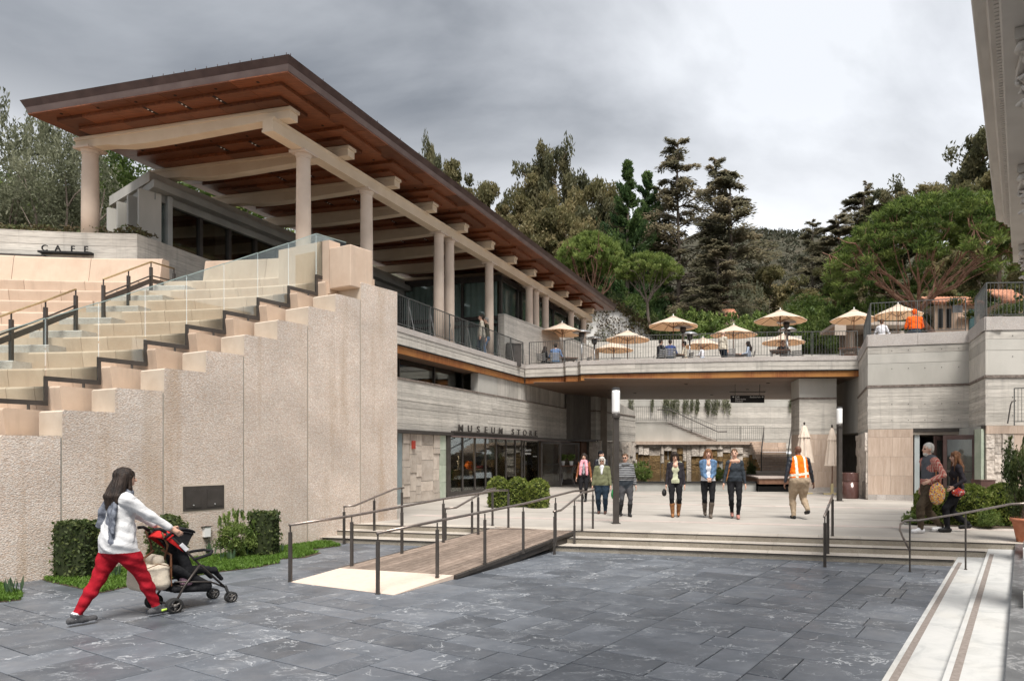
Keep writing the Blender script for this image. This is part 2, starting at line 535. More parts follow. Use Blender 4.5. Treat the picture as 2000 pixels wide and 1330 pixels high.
PRECAST2 = simple('smooth buff concrete', (.50, .42, .34), (.575, .495, .41), 2.5, .8, bump=.2, bscale=90)
BOARD = m_board()
BOARDV = m_board('upright board-marked concrete', (.50, .47, .425), True)
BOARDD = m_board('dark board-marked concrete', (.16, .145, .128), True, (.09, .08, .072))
CONC = simple('smooth grey concrete', (.40, .385, .35), (.50, .48, .44), 1.1, .8, bump=.15, bscale=40, detail=7, stretch=(1, 1, .35))
CONCG = simple('cool grey concrete', (.28, .28, .265), (.37, .37, .35), 1.4, .8, bump=.12, bscale=40, detail=7)
PLAZA = simple('pale plaza concrete', (.32, .295, .265), (.405, .375, .34), .8, .8, bump=.25, bscale=220, bdist=.004, detail=8)
PLAZAB = simple('pinkish paver band', (.40, .335, .305), (.46, .40, .365), 3, .8, bump=.2, bscale=90, rv=.06)
STEP = m_aggregate('step granite', (.27, .25, .20), (.36, .335, .28), (.30, .265, .215), False, 3.2)
NOSE = simple('black nosing strip', (.035, .03, .03), (.05, .045, .042), 20, .8)  # black strip along the front edge of each tread
BAND = simple('split dark stone course', (.13, .105, .09), (.24, .20, .175), 9, .9, bump=.9, bscale=16, bdist=.04)
COL = simple('sand-coloured column stone', (.56, .455, .37), (.64, .53, .44), 1.6, .75, bump=.1, bscale=60)
BEAM = simple('sand-coloured beam', (.61, .49, .36), (.68, .565, .43), 1.4, .7, bump=.08, bscale=50)
SOFFIT = m_wood('red-brown soffit wood', (.085, .028, .013), (.215, .072, .029), (1.2, 14, 6), .42, .36)
SOFFD = m_wood('dark brown soffit wood', (.16, .10, .07), (.27, .18, .13), (1.5, 10, 6), .5, .15)
BRONZE = simple('dark bronze fascia', (.062, .036, .032), (.098, .062, .055), 2.2, .45, .25, .4)
BRONZEL = simple('pale bronze fascia', (.155, .112, .105), (.205, .155, .145), 2, .45, .2, .4)
RUST = m_rust()
METAL = simple('dark brown painted metal', (.055, .048, .043), (.075, .066, .06), 5, .45, .3, .4)
METALR = simple('brushed bronze handrail', (.21, .175, .155), (.30, .255, .225), 20, .3, .75, .5)
BRASS = simple('warm brass handrail', (.50, .37, .20), (.60, .46, .27), 10, .35, .6, .5)
RAILM = simple('grey-green painted railing', (.085, .088, .085), (.11, .112, .108), 6, .5, .2, .4)
GLASS = m_glass('clear balustrade glass', (.90, .945, .925), 1.0)
GLASSD = m_glass('shop window glass', (.78, .80, .785), .9)
GLASSC = m_glass('curtain wall glass', (.84, .89, .88), .8)
CURT = m_canvas('blue-green curtain', (.60, .69, .66), (.68, .76, .73), .2)
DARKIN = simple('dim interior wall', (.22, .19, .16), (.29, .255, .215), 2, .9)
FLOORIN = simple('timber interior floor', (.26, .18, .10), (.32, .23, .13), 3, .5)
TRAV = m_trav('tan travertine', (.40, .30, .235), (.50, .395, .32))
STONE = m_stone('cream split stone', (.36, .31, .265), (.55, .49, .43), (.67, .61, .55))
STONEW = m_stone('wet brown stone', (.095, .06, .026), (.185, .12, .055), (.27, .185, .09), 3, .9, .03)
STONEP = m_stone('pale blotched cladding stone', (.34, .285, .24), (.50, .435, .375), (.60, .54, .48), 2.2, .35, .01)
STONEG = m_stone('pale green marble', (.30, .36, .28), (.42, .47, .38), (.52, .55, .47), 2.5, .2, .006)
MARBLE = m_marble(); DMARBLE = m_dmarble()
STRIPG = simple('taupe anti-slip inlay', (.20, .17, .15), (.26, .225, .205), 25, .9)
VILLA = simple('off-white villa plaster', (.50, .47, .435), (.58, .55, .51), 1.5, .8, bump=.15, bscale=30)
PEACH = m_trav('peach limestone', (.56, .44, .36), (.61, .50, .42))
PLANK = m_wood('weathered ramp plank', (.165, .125, .10), (.285, .225, .185), (1.5, 1.5, 1.5), .7, .22, 5, .2)
LAMPW = simple('white acrylic lantern', (.80, .80, .79), (.86, .86, .85), 2, .35, spec=.4)
CANVAS = m_canvas('cream umbrella canvas', (.76, .67, .57), (.81, .72, .62))
CANVASU = m_canvas('tan umbrella lining', (.84, .62, .43), (.88, .67, .48), .5)  # glow through the parasol canvas is put into this tan underside colour
CANVASF = simple('beige folded canvas', (.62, .52, .43), (.70, .60, .51), 4, .9, bump=.3, bscale=12, bdist=.02)
TEAK = simple('dark teak', (.14, .07, .045), (.20, .11, .07), 8, .6, rv=.1)
STEEL = simple('brushed steel', (.42, .42, .42), (.55, .55, .55), 12, .3, .8, .5)
DSTEEL = simple('dark heater steel', (.07, .07, .072), (.12, .12, .12), 6, .4, .5)
GREYF = simple('grey metal chair', (.20, .20, .20), (.27, .27, .27), 6, .5, .3)
TERRA = simple('terracotta', (.42, .155, .085), (.52, .215, .12), 6, .85, rv=.08)
ROOFT = simple('clay roof tile', (.43, .185, .115), (.56, .29, .19), 5, .85, rv=.15)
HOUSEW = simple('peach house stucco', (.60, .44, .34), (.66, .50, .40), 2, .9)
SOIL = simple('dark soil', (.05, .036, .025), (.09, .065, .045), 14, .95, bump=.6, bscale=40, bdist=.02)
BARKG = simple('grey-brown bark', (.12, .095, .075), (.22, .18, .15), 6, .95, stretch=(1, 1, .25), bump=.9, bscale=14, bdist=.05)
BARKR = simple('red-brown pine bark', (.15, .075, .05), (.30, .175, .125), 5, .95, stretch=(1, 1, .3), bump=.9, bscale=12, bdist=.05)
BARKE = simple('pale eucalyptus bark', (.20, .14, .10), (.34, .26, .20), 3, .95, stretch=(1, 1, .2), bump=.5, bscale=12, bdist=.03)
L_EUC = m_leaf('eucalyptus leaf', (.10, .10, .045), (.19, .172, .08), (.29, .24, .125), .52)
L_EUCD = m_leaf('dark eucalyptus leaf', (.075, .08, .042), (.135, .135, .07), (.20, .18, .095), .52)
L_CED = m_leaf('cedar needle', (.092, .09, .058), (.165, .15, .095), (.26, .22, .145), .5)
L_CYP = m_leaf('dark green conifer needle', (.03, .06, .022), (.062, .105, .036), (.12, .175, .055), .48)
L_PINE = m_leaf('bright pine needle', (.085, .125, .03), (.165, .22, .055), (.26, .31, .095), .45)
L_PINED = m_leaf('deep green pine needle', (.05, .082, .02), (.105, .15, .036), (.19, .235, .065), .48)
L_OLIVE = m_leaf('olive leaf', (.08, .088, .052), (.155, .165, .10), (.26, .265, .18), .48)
L_GREEN = m_leaf('green shrub leaf', (.065, .105, .025), (.13, .19, .045), (.24, .30, .09), .35)
L_BOX = m_leaf('clipped box leaf', (.08, .115, .022), (.16, .205, .04), (.29, .315, .085), .4)
L_DARK = m_leaf('dark hedge leaf', (.035, .056, .02), (.075, .105, .036), (.15, .175, .06), .45)
L_VINE = m_leaf('brown trailing plant', (.055, .038, .022), (.10, .075, .038), (.085, .105, .04), .2)
L_GRASS = m_leaf('lawn blade', (.06, .12, .018), (.11, .20, .032), (.18, .29, .055), .35)
L_SCRUB = m_leaf('hill scrub', (.03, .036, .02), (.058, .06, .036), (.09, .08, .055), .15)
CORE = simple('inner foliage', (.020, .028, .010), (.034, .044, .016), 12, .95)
HILLM = simple('scrub hillside', (.032, .034, .02), (.06, .052, .034), .25, .95, detail=8)
WATER = simple('dark pool water', (.015, .018, .016), (.03, .033, .028), 2, .06, spec=.6, bump=.15, bscale=9, bdist=.01)
BLACK = simple('black', (.012, .012, .013), (.02, .02, .02), 5, .6)
WHITEP = simple('white paint', (.74, .74, .73), (.80, .80, .79), 3, .6)
# ground, court paving, steps, plaza
TV = 754.0 / FPX
_n = hypot(TV, 1); VV = Vector((TV / _n, 1 / _n, 0)); RV = Vector((VV.y, -VV.x, 0))
A_V = atan2(-VV.x, VV.y)
def pv(a, b, z=0.0): return RV * a + VV * b + Vector((0, 0, z))
TS = 340.0 / FPX
_n = hypot(TS, 1); LS = Vector((TS / _n, 1 / _n, 0)); OS = Vector((LS.y, -LS.x, 0))
A_S = atan2(-LS.x, LS.y)
def SP(x0, d, out=0.0, z=0.0):
    return Vector((x0 + TS * d, d, z)) + OS * out
def sbox(mb, x0, d0, d1, o0, o1, z0, z1, mi=0):
    p = [SP(x0, d0, o0), SP(x0, d1, o0), SP(x0, d1, o1), SP(x0, d0, o1)]
    return mb.prism([(q.x, q.y) for q in p], z0, z1, mi)
g = MB(); g.box(-1500, 1500, -300, 2500, -.3, -.06)
struct(g.build('ground', HILLM))
WX0, WT = -14.04, 678.0 / FPX
_n = hypot(WT, 1); WL = Vector((WT / _n, 1 / _n, 0)); WI = Vector((-WL.y, WL.x, 0))
def WP(d, inn=0.0, z=0.0): return Vector((WX0 + WT * d, d, z)) + WI * inn
ES, NS = OS.copy(), LS.copy()
SB = Vector((.548, 12.6, 0))
def st(s, o, z=0.0): return SB + ES * s + NS * o + Vector((0, 0, z))
g = MB()
g.prism([(-40, -8), (9, -8), tuple(st(6.5, .2))[:2], tuple(st(-12, .2))[:2], (-40, 13)], -.05, -.016)
court = struct(g.build('court_pavement', JOINT))
A_ED = [x * .8706 for x in (-1.10, -2.367, -4.06, -5.80, -7.53, -9.26, -11.0, -12.7, -14.4, -16.1)]
rp = random.Random(21)
cand = []
for k in range(len(A_ED) - 1):
    a1, a0 = A_ED[k], A_ED[k + 1]
    b = 1.2 + rp.random() * .4
    prev = []
    while b < 15.5:
        dep = rp.choice([.30, .36, .45, .52, .60, .66])
        nsp = rp.choice([0, 1, 1, 1, 2])
        cuts = sorted(a0 + (a1 - a0) * u for u in ([rp.uniform(.28, .72)] if nsp == 1 else [rp.uniform(.2, .42), rp.uniform(.6, .8)] if nsp == 2 else []))
        ed = [a0] + cuts + [a1]
        for i in range(len(ed) - 1): cand.append((ed[i], ed[i + 1], b, b + dep))
        b += dep
keep = []
for q in cand:
    c = pv((q[0] + q[1]) / 2, (q[2] + q[3]) / 2)
    px = CX + FPX * c.x / max(c.y, .1); py = CY + FPX * H / max(c.y, .1)
    o = (c - SB).dot(NS)
    inn = (c - WP(0)).dot(WI)
    if c.y < 4.2 or px < -160 or px > 2000 or py > 1520 or o > .25 or inn > .5: continue
    keep.append((-(q[1] - q[0]) * (q[3] - q[2]) / c.y ** 2, q))
keep.sort()
gp = .0055
def paver_mesh(mb, q, r):
    dz = r.uniform(-.0025, 0.0015)
    a0, a1, b0, b1 = q[0] + gp, q[1] - gp, q[2] + gp, q[3] - gp
    bv = .005
    P = [pv(a0, b0), pv(a1, b0), pv(a1, b1), pv(a0, b1)]
    T = [pv(a0 + bv, b0 + bv), pv(a1 - bv, b0 + bv), pv(a1 - bv, b1 - bv), pv(a0 + bv, b1 - bv)]
    vs = [p + Vector((0, 0, -.03)) for p in P] + [p + Vector((0, 0, dz - .004)) for p in P] + [p + Vector((0, 0, dz)) for p in T]
    fs = [(8, 9, 10, 11)]
    for i in range(4):
        j = (i + 1) % 4
        fs += [(i, j, j + 4, i + 4), (i + 4, j + 4, j + 8, i + 8)]
    mb.add(vs, fs)
for i, (_, q) in enumerate(keep[:300]):
    m = MB(); paver_mesh(m, q, rp)
    c = pv((q[0] + q[1]) / 2, (q[2] + q[3]) / 2)
    m.build('paver', SLATE, court, loc=c)
m = MB()
for _, q in keep[300:]: paver_mesh(m, q, rp)
rest = [q for q in cand if all(q is not k[1] for k in keep)]
for q in rest:
    c = pv((q[0] + q[1]) / 2, (q[2] + q[3]) / 2)
    if (c - SB).dot(NS) < .2 and (c - WP(0)).dot(WI) < .6: paver_mesh(m, q, rp)
stuff(m.build('pavers_far', SLATE, court))
OFF = [0.0, .44, .84]
def s_line(x0, o): return (x0 + 6.573 + .3007 * o) / 1.1086
steps = struct(MB().prism([tuple(st(-7.6, .06))[:2], tuple(st(4.5, .06))[:2], tuple(st(5.2, .9))[:2], tuple(st(-7.6, .9))[:2]], -.05, .05).build('plaza_steps', STEP))
rs = random.Random(5)
for k in range(3):
    o0, o1 = OFF[k] + (.012 if k == 0 else 0), (OFF[k + 1] + .05 if k < 2 else 1.35)
    z0, z1 = .1 * k - .02 + (.004 if k else 0), .1 * (k + 1)
    s = -7.7
    ends = s_line((-1.10, -.593, .6)[k], OFF[k])
    while s < ends - .01:
        ln = rs.choice([.76, .78, .98])
        e = min(s + ln, ends)
        if ends - e < .25: e = ends
        x0 = (-1.10, -.593, .6)[k]
        last = e >= ends - 1e-6
        ee0 = e - .004 if not last else s_line(x0, o0) - .003
        ee1 = e - .004 if not last else s_line(x0, o1) - .003
        m = MB()
        pts = [st(s, o0), st(ee0, o0), st(ee1, o1), st(s, o1)]
        m.prism([(p.x, p.y) for p in pts], z0, z1 - .001 * rs.random(), 0, 1)
        m.build('step_stone', [STEP, AGGT], steps, loc=pts[0])
        s = e
    m = MB(); a, b = st(-7.4, OFF[k] - .006), st(ends - .03, OFF[k] - .006)
    m.obox(a + Vector((0, 0, z1 - .012)), b - a, NS * .03, (0, 0, .0145))
    m.build('nosing_strip', NOSE, steps)
g = MB()
pl = [st(-9, 1.352), st(18, 1.352), Vector((26, 60, 0)), Vector((-6, 60, 0)), Vector((-9.5, 20, 0))]
g.prism([(p.x, p.y) for p in pl], .1, .298)
plaza = struct(g.build('plaza', PLAZA))
for o, w in ((3.0, .34), (8.3, .36), (13.2, .36)):
    s = -8 + rs.random()
    while s < 9:
        m = MB(); p = st(s, o)
        m.obox(p + Vector((0, 0, .29)), ES * 1.14, NS * w, (0, 0, .0125))
        m.build('band_paver', PLAZAB, plaza)
        s += 1.15
for o in (4.75, 6.5, 10.0, 11.6, 15, 17):
    m = MB(); m.obox(st(-8, o) + Vector((0, 0, .29)), ES * 17, NS * .012, (0, 0, .0095)); m.build('control_joint', JOINT, plaza)
def vline(x0, d): return Vector((x0 + TV * d, d, 0))
def vend(x0, o):
    s = s_line(x0, o); return st(s, o)
ms = struct(MB().prism([tuple(vline(-1.0, -3))[:2], tuple(vline(.5, -3))[:2], tuple(vend(.5, .3))[:2], tuple(vend(-1.0, .3))[:2]], -.05, .04).build('marble_steps', MARBLE))
for x0, x1, oe, z0, z1 in ((-1.10, -.585, OFF[1] - .003, -.02, .1), (-.593, -.11, OFF[2] - .003, .05, .2)):
    L0, L1 = vend(x0, oe), vend(x1, oe)
    far0, far1 = L0.y, L1.y
    cuts = [0, .17, .34, .52, .70, .86, 1.0]
    for i in range(len(cuts) - 1):
        da, db = cuts[i], cuts[i + 1]
        y0a, y0b = far0 + (-2 - far0) * da, far0 + (-2 - far0) * db
        y1a, y1b = far1 + (-2 - far1) * da, far1 + (-2 - far1) * db
        m = MB(); pts = [vline(x0, y0a), vline(x1, y1a), vline(x1, y1b + .004), vline(x0, y0b + .004)]
        m.prism([(p.x, p.y) for p in pts], z0, z1)
        m.build('marble_slab', MARBLE, ms, loc=pts[0])
    m = MB(); a = vline(x0 + .055, far0 - .62); b = vline(x0 + .055, -2)
    m.obox(a + Vector((0, 0, z1 - .01)), b - a, RV * .062, (0, 0, .0125))
    m.build('inlay_strip', STRIPG, ms)
m = MB()
pts = [vline(-.117, -3), vline(3, -3), vline(3, 14), vend(3, 1.0), vend(-.117, OFF[2] - .003)]
m.prism([(p.x, p.y) for p in pts[:2] + pts[3:]], .1, .3)
struct(m.build('villa_porch', DMARBLE))
bed = [(94, 1136), (196, 1158), (262, 1144), (430, 1117), (503, 1108), (548, 1099), (536, 1093), (596, 1089), (628, 1080), (597, 1075), (668, 1066), (640, 1058)]
bp = [G(x, y) for x, y in bed]
m = MB(); m.prism([(p.x, p.y) for p in bp] + [tuple(WP(15.0, .1))[:2], tuple(WP(10.2, .1))[:2]], -.02, .006)
lawn_bed = struct(m.build('planting_bed', SOIL))
bp2 = [G(x, y) for x, y in ((-20, 1178), (40, 1172), (44, 1160), (-5, 1140))]
m = MB(); m.prism([(p.x, p.y) for p in bp2], -.02, .006); struct(m.build('planting_bed', SOIL))
# ramp
RA, RB = G(567, 1136.5), G(769, 1162)
RC, RD = G(886, 1123, .06), G(664, 1109, .06)
RTL, RTR = G(972, 1029, .302), G(1119, 1037, .302)
ramp = thing('access_ramp', 'timber plank ramp with a peach stone foot rising beside the plaza steps', 'ramp', ((RA + RTR) / 2).to_tuple()[:2] + (0,), world=True)
m = MB(); m.prism([(p.x, p.y) for p in (RA, RB, RC, RD)], 0.0, [.004, .004, .062, .062]); m.build('stone_foot', PEACH, ramp)
NPL = 15
for i in range(NPL):
    u0, u1 = i / NPL + .0025, (i + 1) / NPL - .0025
    for j, (v0, v1) in enumerate(((0, .5), (.503, 1.0))):
        if i % 2: v0, v1 = ((0, .36), (.363, 1.0))[j]
        q = []
        for u, v in ((u0, v0), (u1, v0), (u1, v1), (u0, v1)):
            a = RD.lerp(RC, u); b = RTL.lerp(RTR, u); q.append(a.lerp(b, v))
        m = MB(); m.prism([(p.x, p.y) for p in q], [p.z - .035 for p in q], [p.z + .004 for p in q])
        m.build('plank', PLANK, ramp, loc=q[0])
for A, B in ((RC, RTR), (RD, RTL)):
    sd = (B - A).cross(Vector((0, 0, 1))).normalized() * (.03 if A is RC else -.03)
    m = MB(); m.bar(A + sd * 1.2 + Vector((0, 0, -.025)), B + sd * 1.2 + Vector((0, 0, -.025)), .05, .05); m.build('edge_beam', METAL, ramp)
    m = MB(); m.bar(A + sd * .6 + Vector((0, 0, -.10)), B + sd * .6 + Vector((0, 0, -.115)), .03, .09); m.build('stringer', METAL, ramp)
# handrails
def handrail(label, posts, rail, pole=.042, rmat=None, rr=.021, group='handrails of the steps and ramp', round_post=False, mid=False):
    base = posts[0][0]
    t = thing('handrail', label, 'handrail', base.to_tuple(), group=group, world=True)
    for b, zt in posts:
        m = MB()
        if round_post:
            m.tube([b, (b.x, b.y, zt)], pole / 2, 10)
        else:
            zs = zt - .10
            m.bar(b, (b.x, b.y, zs), pole); m.tube([(b.x, b.y, zs - .01), (b.x, b.y, zt)], .011, 8)
        po = m.build('post', METAL, t)
        m = MB(); m.lathe([(pole * .85, b.z), (pole * .85, b.z + .012)], 12 if round_post else 4, (b.x, b.y), a0=pi / 4); m.build('base_plate', METAL, po)
    m = MB(); m.tube(rail, rr, 10); m.build('rail', rmat or METALR, t, smooth=True)
    return t
def pt(x, y, d): return P3(x, y, d)
def prow(px_d, yb=None):
    return px_d
def rail_h(x, d, zb, zt): return (Vector((PX(x, d), d, zb)), zt)
handrail('bronze rail on the near right-hand edge of the ramp',
    [rail_h(738, 9.12, 0, .81), rail_h(854, 10.03, .06, .86), rail_h(947, 10.9, .11, .92), rail_h(1022, 11.75, .16, .98), rail_h(1085, 12.75, .22, 1.05), rail_h(1137, 13.95, .3, 1.115)],
    [pt(736, 1041, 9.1), pt(854, 1017, 10.03), pt(1022, 984, 11.75), pt(1120, 959, 13.5), pt(1140, 957.5, 14.0)])
handrail('bronze rail on the far left-hand edge of the ramp',
    [rail_h(567, 9.99, 0, .83), rail_h(687, 10.95, .05, .88), rail_h(785, 11.9, .12, .95), rail_h(866, 12.9, .2, 1.03), rail_h(934, 13.7, .26, 1.1), rail_h(993, 14.5, .3, 1.12)],
    [pt(565, 1025, 9.97), pt(687, 1007, 10.95), pt(866, 974, 12.9), pt(965, 958, 14.1), pt(993, 957, 14.55)])
handrail('bronze stair rail beside the pebble-dash theatre wall',
    [rail_h(672, 14.15, 0, .77), rail_h(731, 14.85, .1, .95), rail_h(785, 15.4, .3, 1.1)],
    [pt(671, 989, 14.13), pt(693, 987, 14.3), pt(771, 954.5, 15.25), pt(789, 952.5, 15.45)])
handrail('bronze stair rail left of the ramp, in front of the shop window',
    [rail_h(870, 13.62, 0, .79), rail_h(922, 14.3, .2, .97), rail_h(962, 14.9, .3, 1.12)],
    [pt(869, 993, 13.6), pt(891, 991, 13.75), pt(950, 957, 14.7), pt(968, 953, 15.0)])
handrail('bronze stair rail right of the ramp, by the lamp post',
    [rail_h(1083, 12.73, 0, .80), rail_h(1122, 13.45, .1, .95), rail_h(1158, 14.35, .3, 1.1)],
    [pt(1081, 999, 12.7), pt(1096, 996, 12.9), pt(1138, 962, 13.8), pt(1160, 957, 14.4)])
handrail('bronze rail standing alone in the middle of the steps',
    [rail_h(1611, 11.3, 0, .83), rail_h(1617, 12.1, .1, .97), rail_h(1626, 13.05, .3, 1.1)],
    [pt(1610, 1009, 11.28), pt(1627, 965, 13.08)])
_q = [pt(1777, 1075, 10.86), pt(1764, 1050, 10.9), pt(1757, 1034, 10.92), pt(1759, 1023, 10.92), pt(1767, 1017, 10.9), pt(1778, 1016, 10.86), pt(1796, 1016, 10.8), pt(1886, 1001, 10.46), pt(1975, 984, 10.12), pt(2040, 981.5, 9.9)]
handrail('round-pipe handrail with a curled end beside the white marble steps',
    [rail_h(1777, 10.86, 0, .80), rail_h(1886, 10.46, .1, .955)], _q, .028, METALR, .017, 'pipe rail by the marble steps', True)
# amphitheatre
WD = [9.115, 9.76, 10.405, 11.05, 11.70, 12.34, 12.97, 13.59, 14.20, 14.81, 15.40, 16.38]
def wz(i): return 1.74 + .4 * i
wall = thing('theatre_wall', 'tall stepped pebble-dash wall ending the amphitheatre above the shrubs', 'wall', WP(12, .3).to_tuple(), world=True)
def wall_panel(blocks, last):
    th = .72; g = .011
    prof = []
    d0 = WD[blocks[0]]; d1 = WD[blocks[-1] + 1]
    pts = [(d0 + g, -.1)]
    for i in blocks:
        a = WD[i] + (g if i == blocks[0] else 0); b = WD[i + 1] - (g if i == blocks[-1] else 0)
        c = .025
        pts += [(a, wz(i) - c), (a + c, wz(i)), (b, wz(i))]
    pts += [(d1 - g, -.1)]
    n = len(pts); m = MB()
    vs = [WP(d, 0, z) for d, z in pts] + [WP(d, th, z) for d, z in pts]
    m.add(vs, [tuple(range(n))[::-1]], 0)
    m.f.append(tuple(range(n, 2 * n))); m.m.append(1)
    for k in range(n):
        j = (k + 1) % n
        m.f.append((k, j, j + n, k + n)); m.m.append(1)
    o = m.build('wall_panel', [AGG, PRECAST2], wall, loc=WP((d0 + d1) / 2, .3))
    bm = bmesh.new(); bm.from_mesh(o.data); bmesh.ops.recalc_face_normals(bm, faces=bm.faces); bm.to_mesh(o.data); bm.free()
for bl in ([0, 1], [2, 3], [4, 5], [6, 7], [8, 9], [10]): wall_panel(bl, False)
m = MB(); m.prism([tuple(WP(5.0, 0))[:2], tuple(WP(WD[0] - .01, 0))[:2], tuple(WP(WD[0] - .01, .72))[:2], tuple(WP(5.0, .72))[:2]], -.1, 1.3); m.build('wall_panel', AGG, wall)
for d, zt in ((WD[2], wz(1)), (WD[4], wz(3)), (WD[6], wz(5)), (WD[8], wz(7)), (WD[10], wz(9))):
    m = MB(); m.obox(WP(d - .02, .02, -.05), WL * .045, WI * .1, (0, 0, zt + .03)); m.build('joint_seal', CONCG, wall)
CN = Vector((-12.6, -1.5, 0))
def RK(k): return 15.75 + .70 * (k - 6)
def ZK(k): return 2.17 + .4 * k
def arc(r, ph, z=0.0): return CN + Vector((r * sin(ph), r * cos(ph), z))
def wall_phi(r, inn):
    lo, hi = 0.0, 1.2
    for _ in range(40):
        mid = (lo + hi) / 2
        if (arc(r, mid) - WP(0)).dot(WI) > inn: lo = mid
        else: hi = mid
    return lo
seating = thing('amphitheatre_seating', 'curved tiers of pink precast concrete benches stepping up to the cafe', 'seating', arc(RK(4), .1, 0).to_tuple(), world=True)
def arc_block(prof, a0, a1, n, name, mat, parent, loc=None, smooth=False):
    rows = []
    np_ = len(prof)
    m = MB(); vs = []
    for i in range(n + 1):
        a = a0 + (a1 - a0) * i / n
        for r, z in prof: vs.append(arc(r, a, z))
    fs = []
    for i in range(n):
        for k in range(np_):
            k2 = (k + 1) % np_
            fs.append((i * np_ + k, (i + 1) * np_ + k, (i + 1) * np_ + k2, i * np_ + k2))
    fs.append(tuple(range(np_))); fs.append(tuple(n * np_ + k for k in range(np_ - 1, -1, -1)))
    m.add(vs, fs)
    return m.build(name, mat, parent, loc=loc or arc(prof[0][0], (a0 + a1) / 2))
def seat_prof(k):
    r, zb, zt = RK(k), ZK(k - 1) - .06, ZK(k)
    return [(r + .035, zb), (r - .015, zt - .085), (r - .02, zt - .035), (r - .008, zt - .008), (r + .025, zt), (r + .80, zt - .012), (r + .80, zb)]
rt = random.Random(3)
PH0 = radians(4.9)
for k in range(-1, 11):
    r = RK(k)
    pe = wall_phi(r, .74)
    a = PH0; gap = .005 / r
    first = True
    while a < pe - 1e-6:
        ln = rt.choice([.58, .66, .74]) / r * (.6 if first else 1)
        b = a + ln
        if pe - b < .3 / r: b = pe
        arc_block(seat_prof(k), a + gap, min(b, pe) - gap, 3, 'seat_block', PRECAST, seating)
        a = b; first = False
    a = radians(.55)
    while a > radians(-24):
        ln = rt.choice([1.15, 1.3, 1.4]) / r
        arc_block(seat_prof(k), a - ln + gap, a - gap, 4, 'seat_block', PRECAST, seating)
        a -= ln
    arc_block([(r + .02, ZK(k - 1) - .06), (r + .02, ZK(k) - .002), (r + .79, ZK(k) - .014), (r + .79, ZK(k - 1) - .06)], radians(.58), PH0 - .0006, 3, 'aisle_tread', PRECAST, seating)
    if k > -1:
        arc_block([(r - .36, ZK(k - 1) - .05), (r - .36, ZK(k - 1) + .18), (r - .34, ZK(k - 1) + .2), (r + .018, ZK(k - 1) + .2), (r + .018, ZK(k - 1) - .05)],
                  radians(1.0), PH0 + .004, 2, 'half_step', AGGG, seating)
def parapet(a0, a1, n, zt=6.93):
    for i in range(n):
        b0 = a0 + (a1 - a0) * i / n; b1 = a0 + (a1 - a0) * (i + 1) / n
        arc_block([(19.10, 6.0), (19.24, zt - .03), (19.27, zt), (19.5, zt), (19.52, 6.0)], b0 + .0003, b1 - .0003, 4, 'parapet_block', PRECAST, seating)
parapet(radians(-26), radians(.9), 5)
parapet(radians(4.3), radians(14.6), 2, 6.86)
m = MB(); m.obox(WP(15.18, .72, 5.5), WI * 1.75, WL * .3, (0, 0, 1.22)); m.build('parapet_block', PRECAST, seating)
m = MB(); m.obox(WP(15.18, .03, 5.6), WI * .68, WL * .62, (0, 0, .93)); m.build('pedestal_block', PRECAST, seating, bevel=.02)
GJ = [10.34] + [20150.0 / (1920 - x) for x in (89, 193, 284, 365, 438, 504, 564, 618)] + [16.2]
guard = thing('glass_guard', 'stepped clear glass balustrade on a dark zigzag bar along the amphitheatre end', 'balustrade', WP(13, .95).to_tuple(), world=True)
GI = .945
def gz(j): return ZK(j + 1) + .15
def GP_(d, i=0.0, z=0.0): return Vector((-15.1 + WT * d, d, z)) + WI * i
for j in range(len(GJ) - 1):
    d0, d1 = GJ[j], GJ[j + 1]
    z = gz(j)
    lastp = j == len(GJ) - 2
    z1a, z1b = z + .93, (z + .93 + .4 if not lastp else z + .95)
    a, b = GP_(d0 + .006), GP_(d1 - .006)
    m = MB(); t = WI * .012
    vs = [a + Vector((0, 0, z)), b + Vector((0, 0, z)), b + Vector((0, 0, z1b)), a + Vector((0, 0, z1a))]
    m.add(vs + [v + t for v in vs], [(0, 1, 2, 3), (7, 6, 5, 4), (0, 4, 5, 1), (1, 5, 6, 2), (2, 6, 7, 3), (3, 7, 4, 0)])
    m.build('glass_pane', GLASS, guard)
    m = MB(); m.bar(GP_(d0 - .02, .006, z - .035), GP_(d1 + .02, .006, z - .035), .035, .075); m.build('base_bar', METAL, guard)
    if j: m = MB(); m.bar(GP_(d0, .006, gz(j - 1) - .07), GP_(d0, .006, z), .034, .05, up=WL); m.build('riser_bar', METAL, guard)
    m = MB(); dm = d0 * .3 + d1 * .7; m.tube([GP_(dm, .006, z - .2), GP_(dm, .006, z - .05)], .02, 8); m.build('foot', METAL, guard)
    m = MB(); m.bar(a + Vector((0, 0, z1a)) + t / 2, b + Vector((0, 0, z1b)) + t / 2, .02, .014); m.build('edge_trim', simple('glass edge', (.30, .38, .36), None, rough=.3) if j == 0 else MATS['glass edge'], guard)
